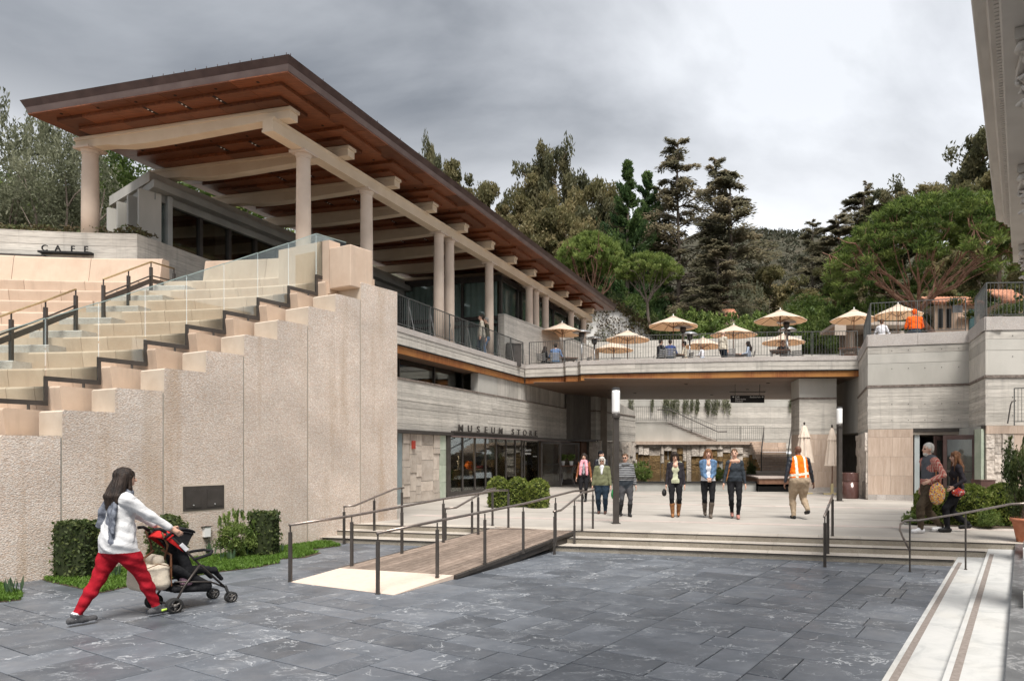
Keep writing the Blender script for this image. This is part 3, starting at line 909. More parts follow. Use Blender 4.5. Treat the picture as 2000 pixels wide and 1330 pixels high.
def aisle_rail(label, posts, group='brass-topped aisle rails'):
    b0 = Vector((PX(posts[0][0], posts[0][1]), posts[0][1], posts[0][2]))
    t = thing('handrail', label, 'handrail', b0.to_tuple(), group=group, world=True)
    P = [Vector((PX(x, d), d, z)) for x, d, z in posts]
    for p in P:
        m = MB(); m.bar(p, p + Vector((0, 0, .78)), .055); m.tube([p + Vector((0, 0, .77)), p + Vector((0, 0, .9))], .014, 8); m.build('post', METAL, t)
    e = (P[0] - P[1]).normalized() * (.0 if posts[0][0] > 100 else 2.0)
    m = MB(); m.tube([P[0] + e + Vector((0, 0, .91))] + [p + Vector((0, 0, .91)) for p in P], .02, 10); m.build('top_rail', BRASS, t, smooth=True)
    m = MB(); m.tube([P[0] + e + Vector((0, 0, .58))] + [p + Vector((0, 0, .58)) for p in P], .017, 8); m.build('mid_rail', METAL, t, smooth=True)
    Q = [P[0] + e] + P
    for i in range(len(Q) - 1):
        if (Q[i + 1] - Q[i]).length < .01: continue
        m = MB(); m.bar(Q[i] + Vector((0, 0, .46)), Q[i + 1] + Vector((0, 0, .46)), .03, .1); m.build('flat_bar', METAL, t)
aisle_rail('lower aisle rail with brass top cut by the left edge', [(22, 12.58, 3.56), (89, 13.4, 3.96), (148, 14.14, 4.36)])
aisle_rail('upper aisle rail with brass top bending level below the cafe sign', [(202, 14.9, 4.76), (251, 15.65, 5.16), (295, 16.4, 5.56), (340, 17.7, 5.75)])
# lettering helper
def letter_mesh(ch, size, depth, mat, bold=0.0):
    cu = bpy.data.curves.new('letter', 'FONT')
    cu.body = ch; cu.size = size; cu.extrude = depth / 2; cu.align_x = 'CENTER'; cu.offset = bold
    cu.resolution_u = 4
    o = bpy.data.objects.new('letter', cu); C.objects.link(o)
    dg = bpy.context.evaluated_depsgraph_get(); dg.update()
    me = bpy.data.meshes.new_from_object(o.evaluated_get(dg))
    bpy.data.objects.remove(o); bpy.data.curves.remove(cu)
    me.materials.clear(); me.materials.append(mat)
    return me
def put_letter(ch, size, depth, mat, parent, loc, out, bold=0.0, sx=1.0):
    me = letter_mesh(ch, size, depth, mat, bold)
    o = bpy.data.objects.new('letter' if ch.strip() and len(ch) == 1 else 'lettering', me); C.objects.link(o)
    o.parent = parent
    o.location = Vector(loc) - Vector(parent.get('_w', (0, 0, 0)))
    o.rotation_euler = (pi / 2, 0, atan2(out.x, -out.y))
    o.scale = (sx, 1, 1)
    return o
# cafe terrace wall behind the seats
cw = thing('cafe_terrace_wall', 'board-marked concrete retaining wall with the cafe letters and trailing plants', 'wall', arc(20.2, radians(-6), 5.5).to_tuple(), world=True)
CW_END = P3(420, 513, 20.9); CW_K = arc(19.72, radians(-2.0))
def cw_strip(z0, z1, dr):
    m = MB(); pts = []; N = 14
    for i in range(N + 1):
        a = radians(-34) + (radians(-2.0) - radians(-34)) * i / N
        pts.append(arc(19.72 - dr, a))
    e = Vector((CW_END.x, CW_END.y, 0)); k = CW_K
    sd = Vector((LS.y, -LS.x, 0))
    pts.append(e + sd * dr)
    back = [e - sd * .4] + [arc(20.2, radians(-2.0) + (radians(-34) - radians(-2.0)) * i / N) for i in range(N + 1)]
    m.prism([(p.x, p.y) for p in pts + back], z0, z1)
    return m
zc = 5.6
rb = random.Random(9)
m = cw_strip(5.0, 7.70, .0); m.build('wall_core', CONC, cw)
while zc < 7.70:
    h = rb.choice([.14, .18, .2, .2])
    z1 = min(zc + h - .006, 7.72)
    cw_strip(zc, z1, rb.uniform(.006, .018)).build('board_course', BOARD, cw)
    zc += h
m = MB()
pts = [arc(19.71, radians(a)) for a in (-34, -28, -22, -16, -12, -8.4)]
ptz = [arc(19.53, radians(a)) for a in (-8.4, -12, -16, -22, -28, -34)]
m.prism([(p.x, p.y) for p in pts + ptz], 6.96, 7.05); m.build('shade_gap_strip', METAL, cw)  # dark strip stands in for the shaded gap between wall and parapet
sign = thing('sign', 'small black letters reading CAFE on a ledge of the concrete wall', 'sign', arc(19.9, radians(-7.2), 7.2).to_tuple(), world=True)
def on_cw(x):
    lo, hi = radians(-20), radians(2)
    for _ in range(40):
        mid = (lo + hi) / 2; p = arc(19.6, mid)
        if CX + FPX * p.x / p.y < x: lo = mid
        else: hi = mid
    return lo
zled = 7.175
L0 = on_cw(75); L1 = on_cw(178)
m = MB(); m.obox(arc(19.71, L0, zled - .05), arc(19.71, L1) - arc(19.71, L0), arc(19.56, L0) - arc(19.71, L0), (0, 0, .05)); m.build('ledge', BLACK, sign)
for ch, x in zip('CAFE', (87, 113, 142, 168)):
    a = on_cw(x); p = arc(19.6, a, zled); put_letter(ch, .225, .03, BLACK, sign, p, (CN - arc(19.9, a)).normalized(), .001)
# cafe pavilion and its great roof
XB = -13.2
XE = -11.8
pav = thing('roofed_pavilion', 'long cafe pavilion under a wide flat red-brown timber roof on sand-coloured columns', 'building', SP(XB, 25, -3, 5.7).to_tuple(), world=True)
WROOF = 7.9
D_N, D_F = 15.45, 41.3
ZL1, ZTOP = 10.5, 10.83
def rp_(d, c, z=0.0):
    return SP(XE, d, -c, z)
def rbox(m, d0, d1, c0, c1, z0, z1, mi=0):
    p = [rp_(d0, c0), rp_(d1, c0), rp_(d1, c1), rp_(d0, c1)]
    return m.prism([(q.x, q.y) for q in p], z0, z1, mi)
m = MB(); rbox(m, D_N + .12, D_F - .12, .12, WROOF - .12, ZL1 + .03, ZTOP - .03); roof = m.build('roof', BRONZE, pav)
def fascia(z0, z1, o0, o1, name, mat):
    m = MB()
    A = [rp_(D_N - o, -o if False else 0) for o in (0,)]
    def ring(off, z):
        return [rp_(D_N, 0, z) + (-LS + OS) * off, rp_(D_F, 0, z) + (LS + OS) * off, rp_(D_F, WROOF, z) + (LS - OS) * off, rp_(D_N, WROOF, z) + (-LS - OS) * off]
    a, b, c, d = ring(o0, z0), ring(o1, z1), ring(-.14, z1), ring(-.14, z0)
    for i in range(4):
        j = (i + 1) % 4
        m.add([a[i], a[j], b[j], b[i], c[i], c[j], d[j], d[i]], [(0, 1, 2, 3), (3, 2, 5, 4), (1, 0, 7, 6)])
    m.build(name, mat, roof)
fascia(ZL1 + .17, ZTOP, .03, .10, 'upper_fascia', BRONZE)
fascia(ZL1 + .04, ZL1 + .168, -.02, .028, 'lower_fascia', BRONZEL)
for i in range(26):
    u = i / 25
    for p in ([rp_(D_N, WROOF * u, ZTOP) - LS * .06] if i < 13 else []) + [rp_(D_N + (D_F - D_N) * u, 0, ZTOP) + OS * .06]:
        m = MB(); m.tube([p, p + Vector((0, 0, .07))], .008, 5); m.build('snow_pin', BRONZE, roof)
DB = [16.9 + 2.105 * i for i in range(12)]
def soffit_panel(d0, d1, c0, c1, z, th, mat=None):
    g = .006
    m = MB(); rbox(m, d0 + g, d1 - g, c0 + g, c1 - g, z, z + th)
    return m.build('soffit_panel', mat or SOFFIT, pav, loc=rp_((d0 + d1) / 2, (c0 + c1) / 2, z))
nE = 28
for i in range(nE):
    soffit_panel(D_N + (D_F - D_N) * i / nE, D_N + (D_F - D_N) * (i + 1) / nE, .02, .62, ZL1, .03)
cs = [.62 + (WROOF - .64) * i / 7 for i in range(8)]
bd = [D_N] + [b - 1.08 for b in DB[1:]] + [D_F]
for i in range(len(bd) - 1):
    for k in range(7): soffit_panel(bd[i], bd[i + 1], cs[k], cs[k + 1], ZL1, .03)
CB = (XE - XB) * OS.x
for i, b in enumerate(DB):
    de = b - .35
    w2, w3 = .80, .45
    c2 = [.45, 1.35, 2.4, 3.45, 4.5, 5.5, 6.5, WROOF - .55]
    c3 = [.82, 1.6, 2.6, 3.6, 4.6, 5.6, 6.55, WROOF - .8]
    for k in range(7):
        soffit_panel(de - w2, de + w2, c2[k], c2[k + 1], ZL1 - .085, .084)
        if i < 9: soffit_panel(de - w3, de + w3, c3[k], c3[k + 1], ZL1 - .17, .084)
    if i >= 9:
        soffit_panel(de - w3, de + w3, c3[0], c3[-1], ZL1 - .17, .084)
    for k in (2, 3, 4):
        if i < 6:
            m = MB(); rbox(m, de - w2 - .005, de - w3 + .0, c2[k] - .045, c2[k] + .045, ZL1 - .089, ZL1 - .083); m.build('light_slot', BLACK, pav)
            for u in (.3, .6):
                p = rp_(de - w2 + (w2 - w3) * u, c2[k], ZL1 - .095); m = MB(); m.lathe([(.022, p.z), (.022, p.z + .01)], 8, (p.x, p.y)); m.build('spot_lens', LAMPW, pav)
    for c_ in (1.0, 2.2, 3.4, 4.6, 5.8, 7.0):
        if i < 5:
            p = rp_(de - w2 - .12, c_, ZL1 - .012); m = MB(); m.lathe([(.035, p.z), (.035, p.z + .011)], 8, (p.x, p.y)); m.build('fixing_cap', BLACK, pav)
for i, b in enumerate(DB):
    P = SP(XB, b); K = -OS
    hw = .14
    prof = []
    for s, zb in ((-.5, 10.05), (.35, 10.05), (1.2, 10.02), (3.0, 9.95), (3.9, 9.93), (4.6, 9.945), (5.2, 10.03), (6.3, 10.05)): prof.append((s, zb))
    m = MB(); vs = []; n = len(prof)
    for s, zb in prof:
        for sg, zz in ((-1, zb), (1, zb), (1, 10.315), (-1, 10.315)): vs.append(P + K * s + LS * (hw * sg) + Vector((0, 0, zz)))
    fs = [(0, 1, 2, 3), tuple((n - 1) * 4 + k for k in (3, 2, 1, 0))]
    for q in range(n - 1):
        for k in range(4): fs.append((q * 4 + k, (q + 1) * 4 + k, (q + 1) * 4 + (k + 1) % 4, q * 4 + (k + 1) % 4))
    m.add(vs, fs)
    cb = m.build('cross_beam', BEAM, pav, loc=P)
    m = MB(); a = P + K * -.54 + LS * -(hw + .025) + Vector((0, 0, 10.24)); m.obox(a, K * 6.88, LS * (2 * hw + .05), (0, 0, .082)); m.build('beam_fillet', BEAM, cb)
def long_beam(d0, d1):
    m = MB(); p = [(-.17, 9.70), (.17, 9.70), (.17, 9.755), (.145, 9.755), (.145, 9.98), (.185, 10.03), (.185, 10.048), (-.185, 10.048), (-.185, 10.03), (-.145, 9.98), (-.145, 9.755), (-.17, 9.755)]
    n = len(p)
    vs = [SP(XB, d0, o, z) for o, z in p] + [SP(XB, d1, o, z) for o, z in p]
    fs = [tuple(range(n)), tuple(range(2 * n - 1, n - 1, -1))] + [(k, k + n, (k + 1) % n + n, (k + 1) % n) for k in range(n)]
    m.add(vs, fs)
    m.build('long_beam', BEAM, pav, loc=SP(XB, d0, 0, 9.7))
long_beam(16.62, 24.55); long_beam(24.556, 41.0)
def column(name, p, z0, z1, parent, r=.185, mat=None):
    m = MB(); h = z1 - z0
    m.lathe([(r * 1.0, z0), (r * 1.0, z0 + h * .3), (r * .97, z0 + h * .6), (r * .90, z1 - .19), (r * .90, z1 - .17), (r * .96, z1 - .165), (r * .96, z1 - .15), (r * .9, z1 - .145), (r * .93, z1 - .12), (r * 1.12, z1 - .075), (r * 1.14, z1 - .06)], 24, (p.x, p.y))
    c = m.build(name, mat or COL, parent, smooth=True, loc=(p.x, p.y, z0))
    s = r * 1.32
    m = MB(); m.obox(Vector((p.x, p.y, z1 - .06)) - OS * s - LS * s, OS * 2 * s, LS * 2 * s, (0, 0, .06)); m.build('abacus', COL, c)
    for po in c.data.polygons: po.use_smooth = abs(po.normal.z) < .7
    return c
for d in (17.8, 20.33, 24.29, 25.0, 28.1, 32.1, 32.85, 34.06, 37.7, 39.8):
    column('column', SP(XB, d), 5.6, 9.70, pav)
for b in (DB[0],):
    column('column', SP(XB, b) - OS * 5.97, 7.66, 10.05, pav, .2)
for b in DB[1:]:
    column('column', SP(XB, b) - OS * 6.1, 6.5, 10.05, pav, .17)
TZ = 5.65
terr = thing('terrace_edge', 'board-marked concrete terrace edge with pale coping and rust-coloured metal soffit band', 'terrace', SP(-12.68, 26, 0, 5).to_tuple(), world=True)
XS = -12.68
m = MB(); sbox(m, XS, 20.0, 30.3, -.45, -.02, 5.24, 5.62); m.build('edge_core', CONC, terr)
for z0, z1, o in ((5.245, 5.355, .004), (5.362, 5.475, -.003), (5.482, 5.612, .006)):
    m = MB(); sbox(m, XS, 20.0, 30.32 + o, -.03, .01 + o, z0, z1); m.build('board_course', BOARD, terr)
m = MB(); sbox(m, XS, 20.0, 30.36, -.5, .035, 5.62, 5.80); m.build('coping', AGGG, terr)
m = MB(); sbox(m, XS, 20.0, 30.38, -.12, .03, 5.20, 5.238); m.build('drip_strip', BLACK, terr)
m = MB(); sbox(m, XS, 20.0, 30.3, -.06, -.01, 4.965, 5.2); m.build('rust_band', RUST, terr)
m = MB(); sbox(m, XS, 20.0, 30.28, -1.6, -.062, 4.975, 5.15); m.build('soffit', SOFFD, terr)
m = MB(); p = [SP(XS, 20.0, -.5), SP(XS, 36.5, -.5), SP(XS, 48.2, -.5), Vector((-22, 48.2, 0)), Vector((-20, 22, 0)), Vector((-9.6, 17.2, 0))]
m.prism([(q.x, q.y) for q in p], 5.15, TZ); struct(m.build('terrace_floor', CONC))
# museum store facade
store = thing('store_facade', 'board-marked concrete shop front with stone cladding and a long display window', 'building', SP(XS, 27, -.5, .3).to_tuple(), world=True)
rs2 = random.Random(14)
m = MB(); sbox(m, XS, 19.6, 35.55, -.4, -.03, 2.62, 4.165); m.build('wall_core', CONC, store)
z = 2.62
while z < 4.16:
    h = rs2.choice([.1, .115, .13])
    z1 = min(z + h - .004, 4.165)
    cut = rs2.uniform(24, 32)
    for a, b in ((19.6, cut), (cut + .004, 35.56)):
        m = MB(); sbox(m, XS, a, b, -.05, rs2.uniform(-.008, .006), z, z1); m.build('board_course', BOARD, store)
    z += h
m = MB(); sbox(m, XS, 19.6, 35.58, -.3, .02, 4.168, 4.225); m.build('stone_course', BAND, store)
m = MB(); sbox(m, XS, 26.3, 27.9, -.42, -.10, 4.226, 4.97); m.build('pier', CONC, store)
d = 27.92
while d < 35.5:
    w = rs2.choice([.28, .32, .36])
    m = MB(); sbox(m, XS, d, min(d + w - .006, 35.55), -.3, -.10 + rs2.uniform(-.006, .006), 4.226, 4.972); m.build('upright_board', BOARDV, store)
    d += w
m = MB(); sbox(m, XS, 20, 26.3, -.75, -.735, 4.23, 4.972); m.build('strip_window', GLASSD, store)
for dd in (22.1, 24.2, 26.2):
    m = MB(); sbox(m, XS, dd, dd + .05, -.74, -.70, 4.23, 4.97); m.build('window_mullion', METAL, store)
m = MB(); sbox(m, XS, 19.8, 26.3, -3.0, -2.9, 4.0, 5.0); m.build('interior_wall', CONCG, store)
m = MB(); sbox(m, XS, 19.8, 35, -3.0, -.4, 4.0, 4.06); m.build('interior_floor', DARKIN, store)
def sd_(x): return -XS * FPX / (1582 - x)
m = MB(); sbox(m, XS, 19.6, 23.9, -.3, -.06, .25, 2.5); m.build('cladding_core', CONCG, store)
cols = [788, 801, 813.5, 823.5, 847.5, 859.5]
for k in range(5):
    z = .31
    while z < 2.46:
        h = rs2.uniform(.18, .62) if k in (0, 2, 4) else rs2.uniform(.28, .72)
        z1 = min(z + h, 2.5)
        if 2.5 - z1 < .14: z1 = 2.5
        m = MB(); sbox(m, XS, sd_(cols[k]) + .008, sd_(cols[k + 1]) - .008, -.08, rs2.uniform(-.03, .015), z + .006, z1 - .006)
        m.build('cladding_stone', STONEP, store); z = z1
z = .31
while z < 2.45:
    z1 = min(z + rs2.uniform(.4, .6), 2.5)
    m = MB(); sbox(m, XS, sd_(859.8), sd_(871), -.08, .0, z + .004, z1 - .004); m.build('green_stone', STONEG, store); z = z1
m = MB(); sbox(m, XS, sd_(779), sd_(787), -.1, -.03, .3, 2.5); m.build('corner_flashing', simple('zinc flashing', (.22, .27, .29), (.27, .32, .33), 3, .5, .3), store)
m = MB(); sbox(m, XS, 19.6, 35.55, -.1, .10, 2.50, 2.615); m.build('steel_header', METAL, store)
m = MB(); sbox(m, XS, 24.0, 35.6, -.05, .22, 2.455, 2.498); m.build('steel_canopy', BRONZEL, store)
gd0, gd1 = sd_(871), sd_(1052)
m = MB(); sbox(m, XS, gd0, gd0 + .22, -.12, .06, .3, 2.5); m.build('window_jamb', METAL, store)
m = MB(); sbox(m, XS, gd0, gd1, -.06, .05, .3, .50); m.build('window_sill', METAL, store)
m = MB(); sbox(m, XS, gd0 + .22, gd1, -.03, -.018, .5, 2.455); m.build('window_pane', GLASSD, store)
for x in (903, 927, 948, 969, 988, 1006, 1019, 1024, 1052):
    m = MB(); dd = sd_(x); sbox(m, XS, dd, dd + .09, -.07, .0, .5, 2.455); m.build('window_mullion', METAL, store)
m = MB(); sbox(m, XS, 23.9, 36, -3.6, -3.5, .3, 2.6); m.build('interior_wall', STONEP, store)
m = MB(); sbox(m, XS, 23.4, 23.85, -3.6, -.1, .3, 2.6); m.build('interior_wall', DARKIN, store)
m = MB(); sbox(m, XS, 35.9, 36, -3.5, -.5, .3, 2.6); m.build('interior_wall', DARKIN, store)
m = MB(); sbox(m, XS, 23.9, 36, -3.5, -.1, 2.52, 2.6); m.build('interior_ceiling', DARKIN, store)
m = MB(); sbox(m, XS, 23.9, 36, -3.5, .02, .285, .303); m.build('interior_floor', FLOORIN, store)
def door_leaf(d, ang, label_unused=None):
    w, h = .98, 2.1
    p = SP(XS, d, .02, .32)
    dirv = (OS * cos(ang) + LS * sin(ang))
    nv = Vector((-dirv.y, dirv.x, 0)) * .05
    m = MB()
    m.obox(p, dirv * .09, nv, (0, 0, h)); m.obox(p + dirv * (w - .09), dirv * .09, nv, (0, 0, h))
    m.obox(p + dirv * .09, dirv * (w - .18), nv, (0, 0, .24)); m.obox(p + dirv * .09 + Vector((0, 0, h - .1)), dirv * (w - .18), nv, (0, 0, .1))
    dr = m.build('door', METAL, store)
    m = MB(); m.obox(p + dirv * .09 + nv * .45 + Vector((0, 0, .24)), dirv * (w - .18), nv * .12, (0, 0, h - .34)); m.build('door_pane', GLASSD, dr)
    m = MB(); m.obox(p + dirv * .1 + nv * 1.3 + Vector((0, 0, 1.02)), dirv * (w - .2), nv * .4, (0, 0, .04)); m.build('push_bar', METAL, dr)
door_leaf(sd_(1052) + .2, radians(30)); door_leaf(sd_(1085) + .6, radians(24))
m = MB(); sbox(m, XS, sd_(1052), 35.6, -.12, .0, 2.42, 2.5); m.build('door_head', METAL, store)
sg = thing('sign', 'dark metal letters reading MUSEUM STORE standing on a ledge over the shop window', 'sign', SP(XS, 27, .1, 2.65).to_tuple(), world=True)
m = MB(); sbox(m, XS, sd_(880), sd_(1044), .012, .17, 2.617, 2.67); m.build('ledge', METAL, sg)
for ch, x in zip('MUSEUMSTORE', (895, 913, 929.5, 944.5, 958.5, 973.5, 997.5, 1009, 1021, 1032.5, 1043)):
    put_letter(ch, .345, .03, METAL, sg, SP(XS, sd_(x), .10, 2.668), OS, .006, 1.45)
fb = MB(); sbox(fb, XS, sd_(803), sd_(808), .012, .07, 2.02, 2.28); fa = tag(fb.build('alarm_box', simple('alarm red', (.35, .05, .03), (.28, .04, .03), 8, .5)), 'small red fire alarm strobe on the pale stone cladding', 'alarm')
wr = random.Random(2)
PL = [(886, .92, 'a'), (910, 1.25, 'b'), (932, 1.22, 'c'), (953, 1.27, 'd'), (974, 1.62, 'e'), (993, 1.62, 'f')]
PLM = simple('beige display plinth', (.42, .36, .27), (.48, .42, .32), 5, .7)
WARE = {'a': ((.25, .42, .03), 'lime green gift bag on the first plinth in the shop window'), 'b': ((.55, .55, .57), 'white and grey figurine behind the shop window'),
        'c': ((.85, .22, .02), 'glowing orange bowl on a plinth in the shop window'), 'd': ((.45, .10, .12), 'flat red dish on a plinth in the shop window'),
        'e': ((.35, .55, .62), 'pale blue vase on the tall plinth in the window'), 'f': ((.30, .45, .33), 'green box on the tallest right-hand window plinth')}
ordn = ['leftmost', 'second', 'third', 'fourth', 'fifth', 'sixth']
for i, (x, zt, kx) in enumerate(PL):
    dd = sd_(x)
    m = MB(); sbox(m, XS, dd, dd + .62, -.75, -.2, .303, zt)
    tag(m.build('display_plinth', PLM), f'beige plinth behind the shop window, {ordn[i]} from the jamb', 'plinth', 'display plinths in the shop window')
    c = SP(XS, dd + .3, -.42, zt)
    wm = simple('ware ' + kx, WARE[kx][0], None, rough=.4)
    m = MB()
    if kx == 'c': m.lathe([(.05, 0), (.2, .08), (.24, .2), (.17, .36), (.1, .3)], 14)
    elif kx == 'd': m.lathe([(.08, 0), (.26, .05), (.28, .12), (.22, .1)], 14)
    elif kx == 'e': m.lathe([(.1, 0), (.17, .15), (.13, .35), (.06, .45), (.09, .5)], 14)
    elif kx == 'a': m.prism([(-.14, -.08), (.14, -.08), (.18, .08), (-.18, .08)], 0, [.3, .3, .4, .38])
    elif kx == 'b': m.lathe([(.09, 0), (.06, .2), (.1, .35), (.04, .45), (.07, .52), (.0, .6)], 10)
    else: m.box(-.12, .12, -.12, .12, 0, .28); m.box(-.05, .2, .13, .3, 0, .18)
    o = m.build('vase' if kx in 'cdeb' else 'gift_bag' if kx == 'a' else 'gift_box', wm, smooth=kx in 'cdeb'); o.location = c
    tag(o, WARE[kx][1], 'ware')
lp = SP(XS, sd_(915), -1.3, 1.9); pd = thing('pendant_lamp', 'lit pendant lamp glowing inside the shop window', 'lamp', lp.to_tuple())
m = MB(); m.tube([(0, 0, .1), (0, 0, .62)], .008, 6); m.build('cord', BLACK, pd)
te = NT('warm lamp glass'); em = te.n('Emission'); te.set(em, 'Color', (1, .62, .3, 1)); te.set(em, 'Strength', 6.0); te.done(em)
m = MB(); m.ball((0, 0, 0), .1); m.build('bulb', MATS['warm lamp glass'], pd, smooth=True)
ld = bpy.data.lights.new('shop_lamp', 'POINT'); ld.energy = 45; ld.color = (1, .72, .45); ld.shadow_soft_size = .12; lo_ = bpy.data.objects.new('shop_lamp', ld); C.objects.link(lo_); lo_.parent = pd; lo_.location = (0, 0, -.16)
m = MB(); m.box(-9.5, -1.6, 37.6, 37.9, .3, 5.0); m.build('end_wall', DARKIN, store)
und = thing('passage_wall', 'dark board-marked wall turning into a pale rounded concrete wall under the bridge', 'wall', (-1.5, 38, .3), world=True)
A0 = SP(XS, 35.56); A1 = Vector((PX(1154, 37.2), 37.2, 0)); A2 = Vector((PX(1164, 37.0), 37.0, 0)); A3 = Vector((PX(1241, 43.0), 43.0, 0))
nb = 7
for i in range(nb):
    p, q = A0.lerp(A1, i / nb), A0.lerp(A1, (i + 1) / nb - .006)
    t = (A1 - A0).normalized(); nn = Vector((-t.y, t.x, 0))
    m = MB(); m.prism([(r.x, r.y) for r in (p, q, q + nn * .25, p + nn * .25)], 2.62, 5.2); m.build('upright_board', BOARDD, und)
m = MB(); t = (A1 - A0).normalized(); nn = Vector((-t.y, t.x, 0))
m.prism([(r.x, r.y) for r in (A0 + nn * .6, A1 + nn * .6, A1 + nn * .9, A0 + nn * .9)], .3, 2.6); m.build('timber_lining', SOFFD, und)
m = MB(); m.prism([(r.x, r.y) for r in (A1 - t * .75 + nn * .05, A1 - t * .3 + nn * .05, A1 - t * .3 + nn * .5, A1 - t * .75 + nn * .5)], .3, 2.5); m.build('timber_post', TEAK, und)
m = MB(); m.bar((A0.x, A0.y, 2.56), (A1.x + .3, A1.y, 2.56), .25, .11); m.build('steel_header', METAL, und)
zc = 2.62
while zc < 4.1:
    h = rs2.choice([.12, .15]); off = rs2.uniform(-.008, .008)
    m = MB(); q = [A1, A2 + Vector((0, -off, 0)), A3 + Vector((off, -off, 0)), A3 + Vector((-.4, .3, 0)), A1 + Vector((-.1, .5, 0))]
    m.prism([(r.x, r.y) for r in q], zc, min(zc + h - .005, 4.15)); m.build('board_course', BOARD, und); zc += h
m = MB(); q = [A1 + Vector((-.02, -.02, 0)), A2 + Vector((0, -.025, 0)), A3 + Vector((.02, -.01, 0)), A3 + Vector((-.4, .3, 0)), A1 + Vector((-.1, .5, 0))]
m.prism([(r.x, r.y) for r in q], 4.152, 4.22); m.build('stone_course', BAND, und)
m = MB(); m.prism([(r.x, r.y) for r in [A1, A2, A3, A3 + Vector((-.4, .3, 0)), A1 + Vector((-.1, .5, 0))]], 4.222, [5.2, 5.2, 4.5, 4.5, 5.2]); m.build('upper_wall', BOARDV, und)
t = (A3 - A2).normalized(); nn = Vector((t.y, -t.x, 0)); Lw = (A3 - A2).length
u = 0.0
while u < Lw - .1:
    w = rs2.uniform(.35, .6); z = .3
    while z < 2.5:
        h = rs2.uniform(.3, .9); z1 = min(z + h, 2.58)
        e = min(u + w - .015, Lw); p, q = A2 + t * u, A2 + t * e; pr = rs2.uniform(.0, .12)
        m = MB(); m.prism([(r.x, r.y) for r in (p + nn * pr, q + nn * (pr * rs2.uniform(.6, 1.1)), q - nn * .4, p - nn * .4)], z + .01, z1 - .01); m.build('rough_stone', STONE, und); z = z1
    u += w
# glazed cafe room at the back-left, under the roof
XF = -18.9
cafe = thing('cafe_room', 'grey concrete and glass cafe room with upright fins beneath the timber roof', 'building', SP(XF, 22, -2, 6.5).to_tuple(), world=True)
K = SP(XF, 19.54); ED = Vector((-.805, .593, 0))
def cpoly(o, ext): return [K + OS * o - LS * ext, SP(XF, 36, o), SP(XF, 36, -5), K + ED * (3.3 + ext) + OS * 0, ]
m = MB(); m.prism([(p.x, p.y) for p in cpoly(.0, .0)], 9.66, 9.95); m.build('roof_slab', CONC, cafe)
q = [K + OS * .28 - LS * .1, SP(XF, 36, .28), SP(XF, 36, -5), K + ED * 3.75 + LS * .2]
m = MB(); m.prism([(p.x, p.y) for p in q], 9.44, 9.655); m.build('eaves_slab', CONCG, cafe)
m = MB(); sbox(m, XF, 19.75, 36, -.3, -.06, 9.22, 9.438); m.build('lintel', CONCG, cafe)
m = MB(); sbox(m, XF, 20.17, 36, -.18, -.165, 6.6, 9.22); m.build('window_pane', GLASSD, cafe)
m = MB(); m.obox(SP(XF, 19.75, -.17, 6.6), SP(XF, 20.17, -.17) - SP(XF, 19.75, -.17), OS * .012, (0, 0, 2.62)); m.build('window_pane', GLASSC, cafe)
for x in (332, 396, 452, 503, 549, 590):
    dd = -XF * FPX / (1582 - x)
    m = MB(); sbox(m, XF, dd, dd + .1, -.24, -.1, 6.6, 9.22); m.build('window_mullion', METAL, cafe)
EN = Vector((-.593, -.805, 0))
for s in (.15, 1.0, 1.85, 2.7):
    m = MB(); m.obox(K + ED * s - EN * .35 + Vector((0, 0, 6.8)), ED * .13, EN * .55, (0, 0, 2.63)); m.build('fin', CONC, cafe)
m = MB(); m.obox(K + ED * .1 - EN * .5 + Vector((0, 0, 6.8)), ED * 3.0, -EN * .12, (0, 0, 2.6)); m.build('end_wall', CONCG, cafe)
ci = [K - OS * .2 + LS * .4, SP(XF, 36, -.2), SP(XF, 36, -5), K + ED * 3.2 + LS * .6]
m = MB(); sbox(m, XF, 22.4, 36, -4.6, -4.5, 6.6, 9.6); m.build('interior_wall', FLOORIN, cafe)
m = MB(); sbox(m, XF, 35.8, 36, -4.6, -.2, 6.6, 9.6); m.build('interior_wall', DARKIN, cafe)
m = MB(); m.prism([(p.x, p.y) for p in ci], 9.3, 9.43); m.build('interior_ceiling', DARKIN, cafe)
m = MB(); m.prism([(p.x, p.y) for p in ci], 6.5, 6.6); m.build('interior_floor', FLOORIN, cafe)
for x in (321, 442, 540):
    dd = -(XF - .9) * FPX / (1582 - x); p = SP(XF - .9, dd)
    m = MB(); m.lathe([(.2, 6.6), (.19, 9.3)], 16, (p.x, p.y)); m.build('interior_column', COL, cafe, smooth=True)
for x, y in ((371, 452), (472, 491)):
    dd = -(XF - .7) * FPX / (1582 - x); p = SP(XF - .7, dd); zz = PZ(y, dd)
    m = MB(); m.lathe([(.03, zz - .22), (.1, zz - .16), (.17, zz), (.15, zz + .1), (.06, zz + .17), (.09, zz + .2), (.012, zz + .21), (.012, 9.3)], 14, (p.x, p.y))
    tag(m.build('pendant_lamp', DSTEEL, smooth=True), 'dark urn-shaped pendant lamp behind the cafe glass, ' + ('left one' if x < 400 else 'right one'), 'lamp', 'urn pendants in the cafe')
XR, DR = -13.9, 30.7
room = thing('curtained_room', 'dark-framed glass room with pale blue-green curtains behind the columns', 'building', SP(XR, DR, -3, 5.65).to_tuple(), world=True)
def rpt(c, d=DR, z=0.0): return SP(XR, d, -c, z)
ZT = 9.88
m = MB(); m.obox(rpt(10, DR, 5.65), rpt(0) - rpt(10), LS * .02, (0, 0, ZT - 5.65)); m.build('front_glazing', GLASSC, room)
m = MB(); m.obox(rpt(0.0, DR + .03, 5.65), LS * 10.9, -OS * .02, (0, 0, ZT - 5.65)); m.build('side_glazing', GLASSC, room)
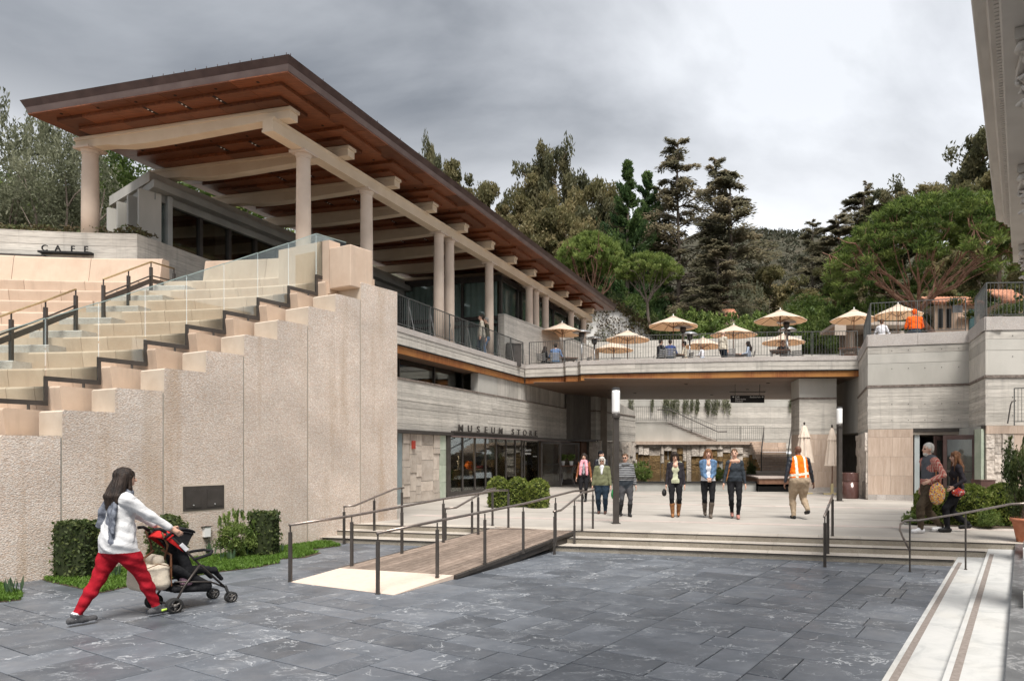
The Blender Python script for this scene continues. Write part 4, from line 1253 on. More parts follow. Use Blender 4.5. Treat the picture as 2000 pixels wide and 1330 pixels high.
def curtain(a, b, z0, z1, nw, amp, name='curtain'):
    n = nw * 6; rows = [[], []]; t = (b - a).normalized(); nn = Vector((-t.y, t.x, 0))
    rr = random.Random(nw)
    for i in range(n + 1):
        p = a.lerp(b, i / n) + nn * amp * sin(i * pi / 3 + rr.uniform(-.3, .3))
        rows[0].append(p + Vector((0, 0, z0))); rows[1].append(p + Vector((0, 0, z1)))
    m = MB(); m.grid(rows); return m.build(name, CURT, room, smooth=True)
curtain(rpt(5.2) + LS * .16, rpt(.25) + LS * .16, 5.7, 9.75, 17, .07)
curtain(rpt(9.6) + LS * .2, rpt(6.9) + LS * .2, 5.7, 9.75, 14, .07)
curtain(rpt(.17, DR + .3), rpt(.17, DR + 3.3), 5.7, 9.75, 13, .07)
curtain(rpt(.17, DR + 3.9), rpt(.17, DR + 10.4), 5.7, 9.75, 26, .07)
for c in (.0, 1.9, 3.25, 5.4, 6.8, 8.9):
    m = MB(); m.obox(rpt(c + .05, DR, 5.65) - LS * .06, OS * .1, LS * .14, (0, 0, ZT - 5.65)); m.build('mullion', METAL, room)
for d in (1.7, 2.1, 4.0, 6.2, 8.4, 10.6):
    m = MB(); m.obox(rpt(0, DR + d, 5.65) + OS * .06, -OS * .14, LS * .1, (0, 0, ZT - 5.65)); m.build('mullion', METAL, room)
for z, h in ((9.62, .26), (7.9, .16), (7.62, .1)):
    m = MB(); m.obox(rpt(10, DR, z) - LS * .05, rpt(-.06) - rpt(10), LS * .12, (0, 0, h)); m.build('transom', METAL, room)
    m = MB(); m.obox(rpt(-.05, DR + .08, z), LS * 10.8, -OS * .11, (0, 0, h)); m.build('transom', METAL, room)
m = MB(); m.obox(rpt(10, DR + 3.5, 5.65), rpt(1.6) - rpt(10), LS * .2, (0, 0, 4.3)); m.build('interior_wall', DARKIN, room)
m = MB(); m.obox(rpt(1.7, DR + .6, 5.65), LS * 10, -OS * .15, (0, 0, 4.3)); m.build('interior_wall', DARKIN, room)
m = MB(); p = [rpt(10), rpt(.1), rpt(.1, DR + 10.8), rpt(10, DR + 10.8)]
m.prism([(v.x, v.y) for v in p], 9.885, 9.93); m.build('ceiling', SOFFD, room)
sw = thing('terrace_side_wall', 'pale board-marked parapet wall below the curtained windows on the terrace', 'wall', (PX(1060, 33), 33, 5.65), world=True)
a, b = Vector((PX(985, 29.5), 29.5, 0)), Vector((PX(1170, 39.5), 39.5, 0))
t = (b - a).normalized(); nn = Vector((t.y, -t.x, 0))
m = MB(); m.prism([(v.x, v.y) for v in (a, b, b - nn * .3, a - nn * .3)], 5.6, 7.84); m.build('wall_core', CONC, sw)
z = 5.66; r7 = random.Random(4)
while z < 7.8:
    h = .155; o = r7.uniform(.004, .012)
    m = MB(); m.prism([(v.x, v.y) for v in (a + nn * o - t * o, b + nn * o, b, a - t * o)], z, min(z + h - .004, 7.84)); m.build('board_course', BOARD, sw); z += h
m = MB(); m.prism([(v.x, v.y) for v in (a + nn * .02 - t * .02, b + nn * .02, b - nn * .32, a - nn * .32 - t * .02)], 7.842, 7.9); m.build('coping', CONC, sw)
m = MB(); m.prism([(v.x, v.y) for v in (a - t * .008, a - nn * .3 - t * .008, a - nn * .3 + t * .01, a + t * .01)], 5.66, 7.84); m.build('end_face', BOARD, sw)
# railings with bars
def railing(label, pts, z0, z1, step=.115, post_every=1.6, stays=None, group='barred terrace railings', mat=None, zs=None):
    mat = mat or RAILM
    P = [Vector((p.x, p.y, 0)) for p in pts]
    Z = zs or [z0] * len(P); hh = z1 - z0
    t = thing('railing', label, 'railing', (P[0].x, P[0].y, Z[0]), group=group, world=True)
    bars = MB()
    for i in range(len(P) - 1):
        a, b = P[i], P[i + 1]; L = (b - a).length
        za, zb = Z[i], Z[i + 1]
        up = Vector((0, 0, 1))
        m = MB(); m.bar(a + up * (za + hh), b + up * (zb + hh), .045, .022); m.build('top_rail', mat, t)
        m = MB(); m.bar(a + up * (za + .09), b + up * (zb + .09), .03, .018); m.build('bottom_rail', mat, t)
        n = max(1, round(L / step))
        for k in range(1, n):
            p = a.lerp(b, k / n); z = za + (zb - za) * k / n
            bars.tube([p + up * (z + .09), p + up * (z + hh)], .0085, 4)
        npst = max(1, round(L / post_every))
        for k in range(npst + (1 if i == len(P) - 2 else 0)):
            p = a.lerp(b, k / npst); z = za + (zb - za) * k / npst
            m = MB(); m.bar(p + up * (z - .02), p + up * (z + hh), .05, .028, up=(b - a).normalized()); m.build('post', mat, t)
            if stays is not None:
                q = p + stays * .02
                m = MB(); m.tube([q + up * (z + .02) - stays * .0 + (b - a).normalized() * .28, q + up * (z + hh * .72)], .012, 6); m.build('stay', STEEL, t)
    stuff(bars.build('bars', mat, t))
    return t
railing('barred railing along the terrace edge above the shop', [SP(XS, 20.4, -.04), SP(XS, 30.25, -.04)], 5.8, 6.78, .115, 1.28, OS)
# bridge
BR = [(1026, 30.3), (1101, 29.75), (1105, 29.45), (1129, 29.35), (1134, 29.0), (1240, 28.5), (1500, 27.7), (1677.5, 27.45)]
BP = [Vector((PX(x, d), d, 0)) for x, d in BR]
bridge = thing('terrace_bridge', 'concrete terrace bridge with rust-coloured band spanning the passage', 'bridge', BP[5].to_tuple()[:2] + (4.96,), world=True)
m = MB(); back = [Vector((PX(1700, 27.9), 27.9, 0)), Vector((PX(1640, 39), 39, 0)), Vector((PX(1150, 39), 39, 0)), SP(XS, 36, -.3), SP(XS, 30.3, -.6)]
m.prism([(p.x, p.y + .12) for p in BP] + [(p.x, p.y) for p in back], 4.98, 5.62); m.build('deck', SOFFD, bridge)
for k in range(44):
    y0 = 28.2 + k * .25
    x0 = max(PX(1026, 30.3), XS + TS * y0 - .2) if y0 < 36 else PX(1150, 39)
    x0 = max(x0, PX(1040, y0) if y0 < 30.4 else -99)
    if y0 < 29.6: x0 = PX(1140, 29)
    xm = PX(1640, y0)
    m = MB(); m.box(x0 + .05, xm, y0, y0 + .24, 4.962, 4.979); m.build('soffit_board', SOFFD, bridge)
r8 = random.Random(8)
for i in range(len(BP) - 1):
    a, b = BP[i], BP[i + 1]; t = (b - a).normalized(); nn = Vector((t.y, -t.x, 0))
    e = .0
    def strip(z0, z1, o, th, name, mat):
        m = MB(); m.prism([(v.x, v.y) for v in (a + nn * o, b + nn * o, b - nn * th, a - nn * th)], z0, z1); m.build(name, mat, bridge)
    strip(5.62, 5.80, .03, .35, 'coping', AGGG)
    strip(5.245, 5.615, -.02, .3, 'edge_core', CONC)
    strip(5.25, 5.40, .0 + r8.uniform(0, .006), .06, 'board_course', BOARD)
    strip(5.407, 5.612, .004 + r8.uniform(0, .006), .06, 'board_course', BOARD)
    strip(5.205, 5.242, .02, .1, 'drip_strip', BLACK)
    strip(4.965, 5.2, -.03, .1, 'rust_band', RUST)
railing('barred railing along the front of the terrace bridge', [BP[0] + Vector((.15, .2, 0)), BP[1] + Vector((0, .2, 0)), BP[4] + Vector((0, .2, 0)), BP[5] + Vector((0, .2, 0)), BP[6] + Vector((0, .2, 0)), BP[7] + Vector((0, .2, 0))], 5.8, 6.82, .115, 2.3)
for p_ in [(1190, 33.5), (1340, 30.5), (1460, 33), (1240, 35), (1570, 32), (1390, 36), (1500, 30)]:
    x, d = p_; X = PX(x, d)
    m = MB(); m.lathe([(.08, 4.945), (.08, 4.963)], 12, (X, d)); m.build('downlight', BLACK, bridge)
# right-hand terrace block
R0, R1, R2, R3, R4 = [Vector((PX(x, d), d, 0)) for x, d in ((1676, 27.9), (1695, 23.3), (1893, 22.5), (1925, 20.2), (2160, 20.0))]
Q1 = R1.lerp(R2, .455);
blk = thing('terrace_block', 'tall board-marked concrete block with travertine base and a dark doorway', 'building', (R1.x + 1, R1.y + 2, .3), world=True)
m = MB(); m.prism([(p.x, p.y) for p in (R0, R1, R2, R3, R4, Vector((R4.x, 34, 0)), Vector((R0.x, 34, 0)))], 2.72, 5.5); m.build('upper_core', CONC, blk)
m = MB(); m.prism([(p.x, p.y) for p in (R0, R1, Q1, Q1 + Vector((.15, 6, 0)), R0 + Vector((.3, .5, 0)))], .25, 2.70); m.build('lower_core', CONCG, blk)
m = MB(); m.prism([(p.x, p.y) for p in (R3 + Vector((.02, 0, 0)), R4, Vector((R4.x, 30, 0)), R3 + Vector((1.2, 9, 0)))], .25, 2.70); m.build('lower_core', CONCG, blk)
r9 = random.Random(19)
def faces():
    return ((R0, R1), (R1, R2), (R2, R3), (R3, R4))
for a, b in faces():
    t = (b - a).normalized(); nn = Vector((t.y, -t.x, 0))
    conv = .0
    def lay(z0, z1, o, name, mat, ea=.0, eb=.0, aa=None, bb=None):
        A, B = (aa or a) - t * ea, (bb or b) + t * eb
        m = MB(); m.prism([(v.x, v.y) for v in (A + nn * o, B + nn * o, B - nn * .05, A - nn * .05)], z0, z1); m.build(name, mat, blk)
    ea = .0; eb = .0
    z = 2.70
    while z < 4.08:
        h = r9.choice([.10, .115, .13]); o = r9.uniform(.004, .016)
        z1 = min(z + h - .004, 4.10)
        if z1 - z > .03:
            if (b - a).length > 2.6 and r9.random() < .5:
                c = a.lerp(b, r9.uniform(.3, .7))
                lay(z, z1, o, 'board_course', BOARD, bb=c - t * .002, ea=0, eb=0); lay(z, z1, o + r9.uniform(-.004, .004), 'board_course', BOARD, aa=c + t * .002)
            else: lay(z, z1, o, 'board_course', BOARD)
        z += h
    lay(4.105, 4.18, .035, 'stone_course', BAND)
    lay(4.19, 4.91, .008, 'smooth_panel', CONC if a is not R2 else BOARDV)
    lay(4.925, 5.25, .007, 'smooth_panel', CONC if a is not R2 else BOARDV); lay(5.256, 5.375, .011, 'board_course', BOARD); lay(5.381, 5.49, .006, 'board_course', BOARD)
    n = max(1, round((b - a).length / 1.6))
    for k in range(n):
        A, B = a.lerp(b, k / n), a.lerp(b, (k + 1) / n)
        m = MB(); m.prism([(v.x, v.y) for v in (A + nn * .03 + t * .004, B + nn * .03 - t * .004, B - nn * .45, A - nn * .45)], 5.51, 5.91); m.build('coping', AGGG, blk)
    if a is not R0 and a is not R2:
        for zz in (2.98, 3.52, 4.72, 5.33):
            for k in range(1, int((b - a).length / .52)):
                p = a + t * (.25 + .52 * k) + nn * .0155
                m = MB(); m.obox(p + Vector((0, 0, zz)) - t * .012, t * .024, nn * .003, (0, 0, .024)); m.build('tie_hole', BLACK, blk)
t = (R2 - R1).normalized(); nn = Vector((t.y, -t.x, 0)); W = (Q1 - R1).length
for z0, z1, o in ((.48, 1.12, .02), (1.126, 1.76, .018), (1.766, 2.42, .02), (2.426, 2.69, .016)):
    cuts = [0, .34, .5, .82, 1] if z0 < 1.7 else [0, .25, .55, 1]
    for i in range(len(cuts) - 1):
        A, B = R1 + t * (W * cuts[i] + .002), R1 + t * (W * cuts[i + 1] - .002)
        m = MB(); m.prism([(v.x, v.y) for v in (A + nn * o, B + nn * o, B - nn * .04, A - nn * .04)], z0, z1); m.build('travertine_slab', TRAV, blk)
for k in range(5):
    A, B = R1 + t * (W * k / 5 + .002), R1 + t * (W * (k + 1) / 5 - .002)
    m = MB(); m.prism([(v.x, v.y) for v in (A + nn * .06, B + nn * .06, B - nn * .03, A - nn * .03)], .3, .475); m.build('plinth_stone', AGGG, blk)
def rough_face(a, b, z0, z1, par, mat, w=(.3, .5), h=(.25, .7), pr=.09, name='rough_stone', rr=r9):
    t = (b - a).normalized(); nn = Vector((t.y, -t.x, 0)); L = (b - a).length; u = 0
    while u < L - .05:
        ww = rr.uniform(*w); e = min(u + ww, L)
        if L - e < .15: e = L
        z = z0
        while z < z1 - .02:
            zz = min(z + rr.uniform(*h), z1)
            if z1 - zz < .12: zz = z1
            o1, o2 = rr.uniform(0.01, pr), rr.uniform(0.01, pr)
            p, q = a + t * (u + .006), a + t * (e - .006)
            md = p.lerp(q, rr.uniform(.35, .65)) + nn * rr.uniform(.01, pr * 1.3)
            m = MB(); m.prism([(v.x, v.y) for v in (p + nn * o1, md, q + nn * o2, q - nn * .06, p - nn * .06)], z + .006, zz - .006); m.build(name, mat, par)
            z = zz
        u = e
rough_face(R0, R1, .3, 2.6, blk, STONE)
Q3 = R3.lerp(R4, .235)
rough_face(R3, Q3, .3, 2.45, blk, STONE, (.16, .3), (.2, .6), .07)
t = (R4 - R3).normalized(); nn = Vector((t.y, -t.x, 0))
for z0, z1 in ((.3, 1.0), (1.006, 1.7), (1.706, 2.45)):
    for i in range(3):
        A, B = Q3 + t * (.9 * i + .003), Q3 + t * (.9 * i + .897)
        m = MB(); m.prism([(v.x, v.y) for v in (A + nn * .03, B + nn * .03, B - nn * .04, A - nn * .04)], z0, z1); m.build('travertine_slab', TRAV, blk)
m = MB(); m.prism([(v.x, v.y) for v in (R3 + nn * .05, R3 + t * 3.6 + nn * .05, R3 + t * 3.6 - nn * .04, R3 - nn * .04)], 2.455, 2.69); m.build('travertine_slab', TRAV, blk)
m = MB(); m.obox(R3 + Vector((-.12, .02, .3)), (.1, .02, 0), (0, .4, 0), (0, 0, 2.3)); m.build('green_stone', STONEG, blk)
hd = R2 + Vector((0, 0, 0))
m = MB(); m.prism([(v.x, v.y) for v in (Q1 + Vector((0, -.02, 0)), R2 + Vector((-.03, -.05, 0)), R3 + Vector((-.05, .0, 0)), R3 + Vector((.3, .3, 0)), R2 + Vector((.3, .3, 0)), Q1 + Vector((0, .25, 0)))], 2.60, 2.715); m.build('steel_header', METAL, blk)
m = MB(); m.prism([(v.x, v.y) for v in (Q1 + Vector((.1, 4.5, 0)), Vector((R4.x, 26.5, 0)), Vector((R4.x, 26.8, 0)), Q1 + Vector((.1, 4.8, 0)))], .3, 2.6); m.build('interior_wall', DARKIN, blk)
m = MB(); m.prism([(v.x, v.y) for v in (Q1, R2, R3 + Vector((.1, .1, 0)), Vector((R4.x, 26, 0)), Q1 + Vector((0, 4, 0)))], 2.50, 2.595); m.build('interior_ceiling', DARKIN, blk)
t = (R2 - R1).normalized(); nn = Vector((t.y, -t.x, 0))
m = MB(); m.obox(Q1 + t * .05 + Vector((0, 0, .3)) - nn * .3, t * .16, nn * .25, (0, 0, 2.3)); m.build('side_light', simple('frosted side light', (.45, .50, .50), (.52, .56, .56), 2, .4), blk)
def blk_door(x0, d0, x1, d1, zt=2.42):
    a, b = Vector((PX(x0, d0), d0, .31)), Vector((PX(x1, d1), d1, .31)); t = (b - a).normalized(); n_ = Vector((-t.y, t.x, 0)) * .05; L = (b - a).length
    m = MB()
    m.obox(a, t * .11, n_, (0, 0, zt - .31)); m.obox(b - t * .11, t * .11, n_, (0, 0, zt - .31))
    m.obox(a + t * .11, t * (L - .22), n_, (0, 0, .24)); m.obox(a + t * .11 + Vector((0, 0, zt - .45)), t * (L - .22), n_, (0, 0, .14))
    dr = m.build('door', BRONZE, blk)
    m = MB(); m.obox(a + t * .11 + n_ * .4 + Vector((0, 0, .24)), t * (L - .22), n_ * .15, (0, 0, zt - .69)); m.build('door_pane', GLASSD, dr)
    m = MB(); m.obox(a + t * .11 - n_ * .6 + Vector((0, 0, .98)), t * (L - .22), n_ * .4, (0, 0, .05)); m.build('push_bar', METAL, dr)
blk_door(1842, 21.6, 1906, 21.0, 2.45); blk_door(1826, 22.6, 1846, 22.9, 2.45)
m = MB(); m.obox(Vector((PX(1908, 20.9), 20.9, .3)), (.22, -.02, 0), (0, .2, 0), (0, 0, 2.3)); m.build('door_jamb', BRONZE, blk)
railing('tall barred railing on the right-hand terrace block', [R0 + Vector((.15, -.3, 0)), R1 + Vector((.15, .15, 0)), R2 + Vector((-.05, .15, 0))], 5.91, 7.02, .12, 1.6)
railing('railing with a mesh side panel on the near corner of the terrace block', [R2 + Vector((.1, -.2, 0)), R3 + Vector((.1, .15, 0)), R4 + Vector((0, .15, 0))], 5.91, 6.95, .12, 1.9)
rr_ = railing('short stair railing standing on the travertine ledge at the right edge', [Vector((PX(1981, 19.7), 19.7, 0)), Vector((PX(2040, 19.4), 19.4, 0))], 2.7, 3.75, .1, .7)
m = MB(); m.tube([P3(1968, 827, 19.6), P3(1974, 790, 19.6), P3(1977, 784, 19.6), P3(1984, 782, 19.6)], .02, 8); m.build('hand_tube', METAL, rr_)
pier = thing('concrete_pier', 'square concrete and travertine pier carrying the bridge behind the folded parasols', 'pier', (PX(1597, 28.6), 28.6, .3), world=True)
px0, px1 = PX(1561, 28.1), PX(1634, 28.1)
m = MB(); m.box(px0 + .02, px1 - .02, 28.12, 29.6, .3, 4.96); m.build('core', CONC, pier)
for z0, z1, nm, mt in ((.3, .48, 'plinth_stone', AGGG), (.484, 1.12, 'travertine_slab', TRAV), (1.126, 1.8, 'travertine_slab', TRAV), (1.806, 2.45, 'travertine_slab', TRAV), (2.456, 2.66, 'travertine_slab', TRAV)):
    for i in range(2):
        a, b = px0 + (px1 - px0) * i / 2 + .002, px0 + (px1 - px0) * (i + 1) / 2 - .002
        m = MB(); m.box(a, b, 28.09 - (.03 if z0 == .3 else 0), 29.55, z0, z1); m.build(nm, mt, pier)
z = 2.665
while z < 4.08:
    h = r9.choice([.11, .13]); m = MB(); o = r9.uniform(0, .01); m.box(px0 + .005, px1 - .005, 28.10 - o, 29.57, z, min(z + h - .004, 4.1)); m.build('board_course', BOARD, pier); z += h
m = MB(); m.box(px0 - .01, px1 + .01, 28.08, 29.6, 4.104, 4.17); m.build('stone_course', BAND, pier)
m = MB(); m.box(px0 + .004, px1 - .004, 28.1, 29.58, 4.18, 4.955); m.build('smooth_panel', CONC, pier)
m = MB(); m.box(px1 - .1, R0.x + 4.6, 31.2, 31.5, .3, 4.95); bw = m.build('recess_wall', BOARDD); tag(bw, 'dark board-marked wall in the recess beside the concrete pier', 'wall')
# passage: pool, fountain wall, stairs
pool = thing('fountain_pool', 'long raised pool with grey front wall and black rim beyond the plaza', 'pool', (2.5, 30, .3), world=True)
m = MB(); m.box(-1.6, 5.0, 28.4, 28.65, .3, .64); m.build('front_wall', CONCG, pool)
m = MB(); m.box(-1.65, 5.03, 28.35, 28.72, .642, .70); m.build('rim', BLACK, pool)
m = MB(); m.box(-1.4, 5.0, 28.73, 43.3, .3, .675); m.build('water', WATER, pool)
m = MB(); m.box(5.03, 6.9, 27.9, 31.2, .62, .84); dk = thing('stone_landing', 'dark-edged landing at the foot of the tan steps', 'landing', (6, 29, .3), world=True); m.build('landing_edge', TEAK, dk)
for k in range(9):
    m = MB(); m.box(5.0, 6.9, 27.86 + k * .36, 27.86 + k * .36 + .345, .842, .90); m.build('landing_slat', PLAZAB, dk)
m = MB(); m.box(5.05, 6.85, 28.1, 31, .3, .52); m.build('landing_base', BLACK, dk)
fw = thing('fountain_wall', 'fountain wall of split cream and wet brown stone blocks behind the pool', 'wall', (2.5, 43.5, .3), world=True)
m = MB(); m.box(PX(1236, 43.4), PX(1490, 43.4), 43.5, 44.2, .3, 2.42); m.build('core', CONCG, fw)
cols = [1236, 1247, 1257, 1268, 1290, 1297, 1312, 1322, 1334, 1341, 1350, 1366, 1378, 1401, 1412, 1427, 1451, 1463, 1470, 1490]
for i in range(len(cols) - 1):
    x0, x1 = PX(cols[i], 43.4), PX(cols[i + 1], 43.4); z = .5
    wet_to = r9.choice([0, 0, 1.6, 1.9, 2.1]) if i > 3 else 2.0
    if i in (10, 7): wet_to = 2.2 if i == 7 else 1.95
    while z < 2.38:
        h = r9.uniform(.3, .55) if x1 - x0 > .35 else r9.uniform(.35, .9)
        z1 = min(z + h, 2.4); z1 = 2.4 if 2.4 - z1 < .12 else z1
        o = r9.uniform(.04, .22) * (.5 if z1 <= wet_to else 1)
        m = MB(); a, b = x0 + .012, x1 - .012; mid = (a + b) / 2 + r9.uniform(-.1, .1) * (b - a)
        m.prism([(a, 43.5 - o), (mid, 43.5 - o - r9.uniform(-.04, .08)), (b, 43.5 - o + r9.uniform(-.03, .03)), (b, 43.55), (a, 43.55)], z + .01, z1 - .01)
        m.build('fountain_stone', STONEW if z1 <= wet_to + .05 else STONE, fw); z = z1
m = MB(); m.box(PX(1234, 43.3), PX(1492, 43.3), 43.2, 44.3, 2.425, 2.63); m.build('cap_stone', TRAV, fw)
stw = thing('stair_wall', 'stained grey concrete wall of the upper stair above the fountain', 'wall', (1, 44, 2.6), world=True)
D = 43.7
pol = [(1238, 823), (1304, 823), (1398, 862), (1398, 863.5), (1238, 863.5)]
m = MB(); vs = [P3(x, y, D) for x, y in pol]; n = len(vs); vs2 = [v + Vector((0, .5, 0)) for v in vs]
m.add(vs + vs2, [tuple(range(n))[::-1], tuple(range(n, 2 * n))] + [(k, (k + 1) % n, (k + 1) % n + n, k + n) for k in range(n)]); m.build('wall_face', CONC, stw)
for k in range(10):
    u = k / 10; x = 1304 + 94 * u; y = 823 + 39 * u; p = P3(x, y, D)
    m = MB(); m.box(p.x, p.x + .34, D - .03, D + 1.6, p.z - .14, p.z); m.build('stair_tread', AGGG, stw)
railing('barred stair railing zigzagging above the fountain wall', [Vector((PX(x, 43.6), 43.6, 0)) for x in (1228, 1302, 1400, 1492)], 3.9, 4.86, .13, 2.0, zs=[3.9, 3.9, 2.66, 2.64])
m = MB(); m.tube([P3(1284, 800, 43.2), P3(1308, 800, 43.2), P3(1402, 843, 43.2), P3(1420, 843, 43.2)], .03, 8); tag(m.build('handrail', METAL, smooth=True), 'dark round handrail sloping across the upper stair', 'handrail')
bkw = thing('retaining_wall', 'high grey board-marked retaining wall at the back of the terrace', 'wall', (3, 47, 2.6), world=True)
z = 2.2; D = 47.0
xa, xb = PX(1150, D), PX(1566, D)
m = MB(); m.box(xa, xb, D + .05, D + .5, 2.0, 9.5); m.build('core', CONC, bkw)
while z < 9.6:
    h = r9.choice([.3, .36, .42]); o = r9.uniform(0, .02)
    zz = z + h - .008
    zl, zr = min(zz, 9.55), min(zz, 9.95)
    if z < 9.5:
        m = MB(); m.prism([(xa, D - o), (xb, D - o), (xb, D + .06), (xa, D + .06)], z, [zl, zr if zr < 9.5 else 9.95, zr if zr < 9.5 else 9.95, zl]); m.build('board_course', BOARD if z < 5 else CONC if z < 5.6 else BOARD, bkw)
    z += h
m = MB(); m.box(xb, PX(1720, 46), D - .6, D - .2, 5.0, 8.6); m.build('low_wall', BOARD, bkw)
tst = thing('tan_steps', 'flight of tan stone steps climbing between dark rails beyond the pool', 'steps', (5.9, 33, .85), world=True)
for k in range(11):
    d0 = 38.0 + .47 * k; z1 = .9 + .15 * (k + 1)
    x0, x1 = PX(1489, 38) + .02 * k, PX(1537, 38) + .10 * k
    nb = 4
    for i in range(nb):
        m = MB(); a = x0 + (x1 - x0) * i / nb + .003; b = x0 + (x1 - x0) * (i + 1) / nb - .003
        m.box(a, b, d0 - .02 * (i % 2), d0 + .6, z1 - .132, z1); m.build('step_stone', TRAV, tst)
m = MB(); m.box(5.1, PX(1537, 38) + .3, 31.2, 38.4, .3, .895); m.build('step_base', PLAZAB, tst)
m = MB(); m.box(PX(1537, 38) + .35, 12, 38.0, 38.3, .3, 4.9); m.build('side_wall', BOARD, tst)
for x0, x1 in ((1487, 1492), (1539, 1546)):
    m = MB(); a = Vector((PX(x0, 37.4), 37.4, 1.9)); b = Vector((PX(x1, 43), 43, 3.5)); m.tube([a + Vector((0, 0, -1.0)), a, b], .035, 8); m.build('side_rail', METAL, tst)
D = 50.0
vw = [(1120, 585), (1150, 592), (1206, 603), (1240, 622), (1292, 662), (1300, 700), (1120, 700)]
m = MB(); vs = [P3(x, y, D) for x, y in vw]; n = len(vs); vs2 = [v + Vector((0, .5, 0)) for v in vs]
m.add(vs + vs2, [tuple(range(n))[::-1], tuple(range(n, 2 * n))] + [(k, (k + 1) % n, (k + 1) % n + n, k + n) for k in range(n)])
tag(m.build('garden_wall', simple('whitewashed concrete', (.52, .50, .47), (.66, .64, .61), 1.5, .9, bump=.5, bscale=6, bdist=.03)), 'white garden wall partly covered by creeper beyond the roof end', 'wall')
# villa at the right edge
villa = thing('villa_portico', 'off-white classical villa entablature with dentils and leafy capitals at the right edge', 'building', vline(.3, 9).to_tuple()[:2] + (.3,), world=True)
def vprof(prof, d0, d1, name, mat=VILLA):
    m = MB(); n = len(prof)
    vs = [vline(x, d0) + Vector((0, 0, z)) for x, z in prof] + [vline(x, d1) + Vector((0, 0, z)) for x, z in prof]
    m.add(vs, [tuple(range(n)), tuple(range(2 * n - 1, n - 1, -1))] + [(k, k + n, (k + 1) % n + n, (k + 1) % n) for k in range(n)])
    o = m.build(name, mat, villa)
    bm = bmesh.new(); bm.from_mesh(o.data); bmesh.ops.recalc_face_normals(bm, faces=bm.faces); bm.to_mesh(o.data); bm.free()
    return o
VE = 16.0
vprof([(-.60, 7.32), (-.60, 7.46), (-.57, 7.50), (-.66, 7.72), (1.0, 7.72), (1.0, 7.32)], 0, VE, 'cornice')
vprof([(-.545, 7.27), (-.545, 7.318), (1.0, 7.318), (1.0, 7.27)], 0, VE - .05, 'cornice_soffit')
vprof([(-.40, 7.19), (-.44, 7.268), (1.0, 7.268), (1.0, 7.19)], 0, VE - .12, 'bed_moulding')
vprof([(-.14, 6.62), (-.14, 7.188), (1.0, 7.188), (1.0, 6.62)], 0, VE - .5, 'frieze')
vprof([(-.20, 6.20), (-.20, 6.36), (-.17, 6.362), (-.17, 6.5), (-.24, 6.55), (-.24, 6.618), (.9, 6.618), (.9, 6.20)], 0, VE - .5, 'architrave')
dm = MB(); dm.obox((0, 0, 0), RV * .12, VV * .055, (0, 0, .10)); dmesh = None
nd = 0
for i in range(150):
    d = 5.2 + i * .0705
    if d > VE - .2: break
    p = vline(-.33, d) + Vector((0, 0, 7.085))
    if dmesh is None:
        o = dm.build('dentil', VILLA, villa); dmesh = o.data; o.location = p - Vector(villa['_w'])
        o.data.transform(Matrix.Translation(Vector(villa['_w'])))
    else: piece(dmesh, 'dentil', villa, p - Vector(villa['_w']))
def villa_column(d):
    c = vline(.43, d)
    b = MB(); b.obox(c - RV * .36 - VV * .36 + Vector((0, 0, .3)), RV * .72, VV * .72, (0, 0, .14)); pl = b.build('plinth', MARBLE, villa)
    m = MB(); z = .44; n = 40
    rows = []
    for zz, r in ((.44, .34), (.5, .36), (.56, .34), (.6, .31), (.66, .33), (.70, .30), (.75, .285), (3.0, .28), (5.28, .25), (5.3, .275), (5.34, .275), (5.36, .24)):
        row = []
        for k in range(n + 1):
            a = 2 * pi * k / n; rr = r * (1 - (.045 if .75 < zz < 5.29 and k % 2 else 0)); row.append((c.x + rr * cos(a), c.y + rr * sin(a), zz))
        rows.append(row)
    m.grid(rows); m.build('shaft', VILLA, villa)
    m = MB(); m.lathe([(.24, 5.36), (.25, 5.7), (.30, 5.95), (.38, 6.08)], 20, (c.x, c.y)); cap = m.build('capital', VILLA, villa, smooth=True)
    m = MB(); s = .44
    q = []
    for k in range(4):
        a0 = A_V + pi / 4 + k * pi / 2
        q.append((c.x + cos(a0) * .62, c.y + sin(a0) * .62)); q.append((c.x + cos(a0 + pi / 4) * .38, c.y + sin(a0 + pi / 4) * .38))
    m.prism(q, 6.08, 6.195); m.build('abacus', VILLA, cap);
    for ring, (z0, hh, r0, kk) in enumerate(((5.37, .26, .245, 8), (5.50, .34, .25, 8), (5.72, .34, .27, 4))):
        for k in range(kk):
            a = A_V + pi / 4 * (1 if ring == 2 else 0) + 2 * pi * (k + .5 * (ring == 1)) / kk
            u = Vector((cos(a), sin(a), 0)); v = Vector((-sin(a), cos(a), 0)); w = .10 if ring < 2 else .07
            pts = [(0, 0, w), (.02, hh * .5, w * 1.15), (.06, hh * .85, w), (.14, hh, w * .7), (.18, hh * .88, w * .35)] if ring < 2 else [(0, 0, w), (.06, hh * .5, w), (.16, hh * .92, w), (.28, hh, w), (.31, hh * .8, w), (.25, hh * .72, w)]
            rows = [[], []]
            rows3 = [[], [], []]
            for dr, dz, ww in pts:
                b0 = Vector((c.x, c.y, z0 + dz)) + u * (r0 + dr)
                rows3[0].append(b0 - v * ww - u * .015); rows3[1].append(b0 + u * .02); rows3[2].append(b0 + v * ww - u * .015)
            m = MB(); m.grid(rows3); o = m.build('acanthus_leaf' if ring < 2 else 'volute', VILLA, cap, smooth=True)
            so = o.modifiers.new('thick', 'SOLIDIFY'); so.thickness = .035
for d in (7.1, 10.4, 14.3): villa_column(d)
vprof([(7.0, .3), (7.0, 7.6), (7.6, 7.6), (7.6, .3)], -8, 12, 'rear_wall')
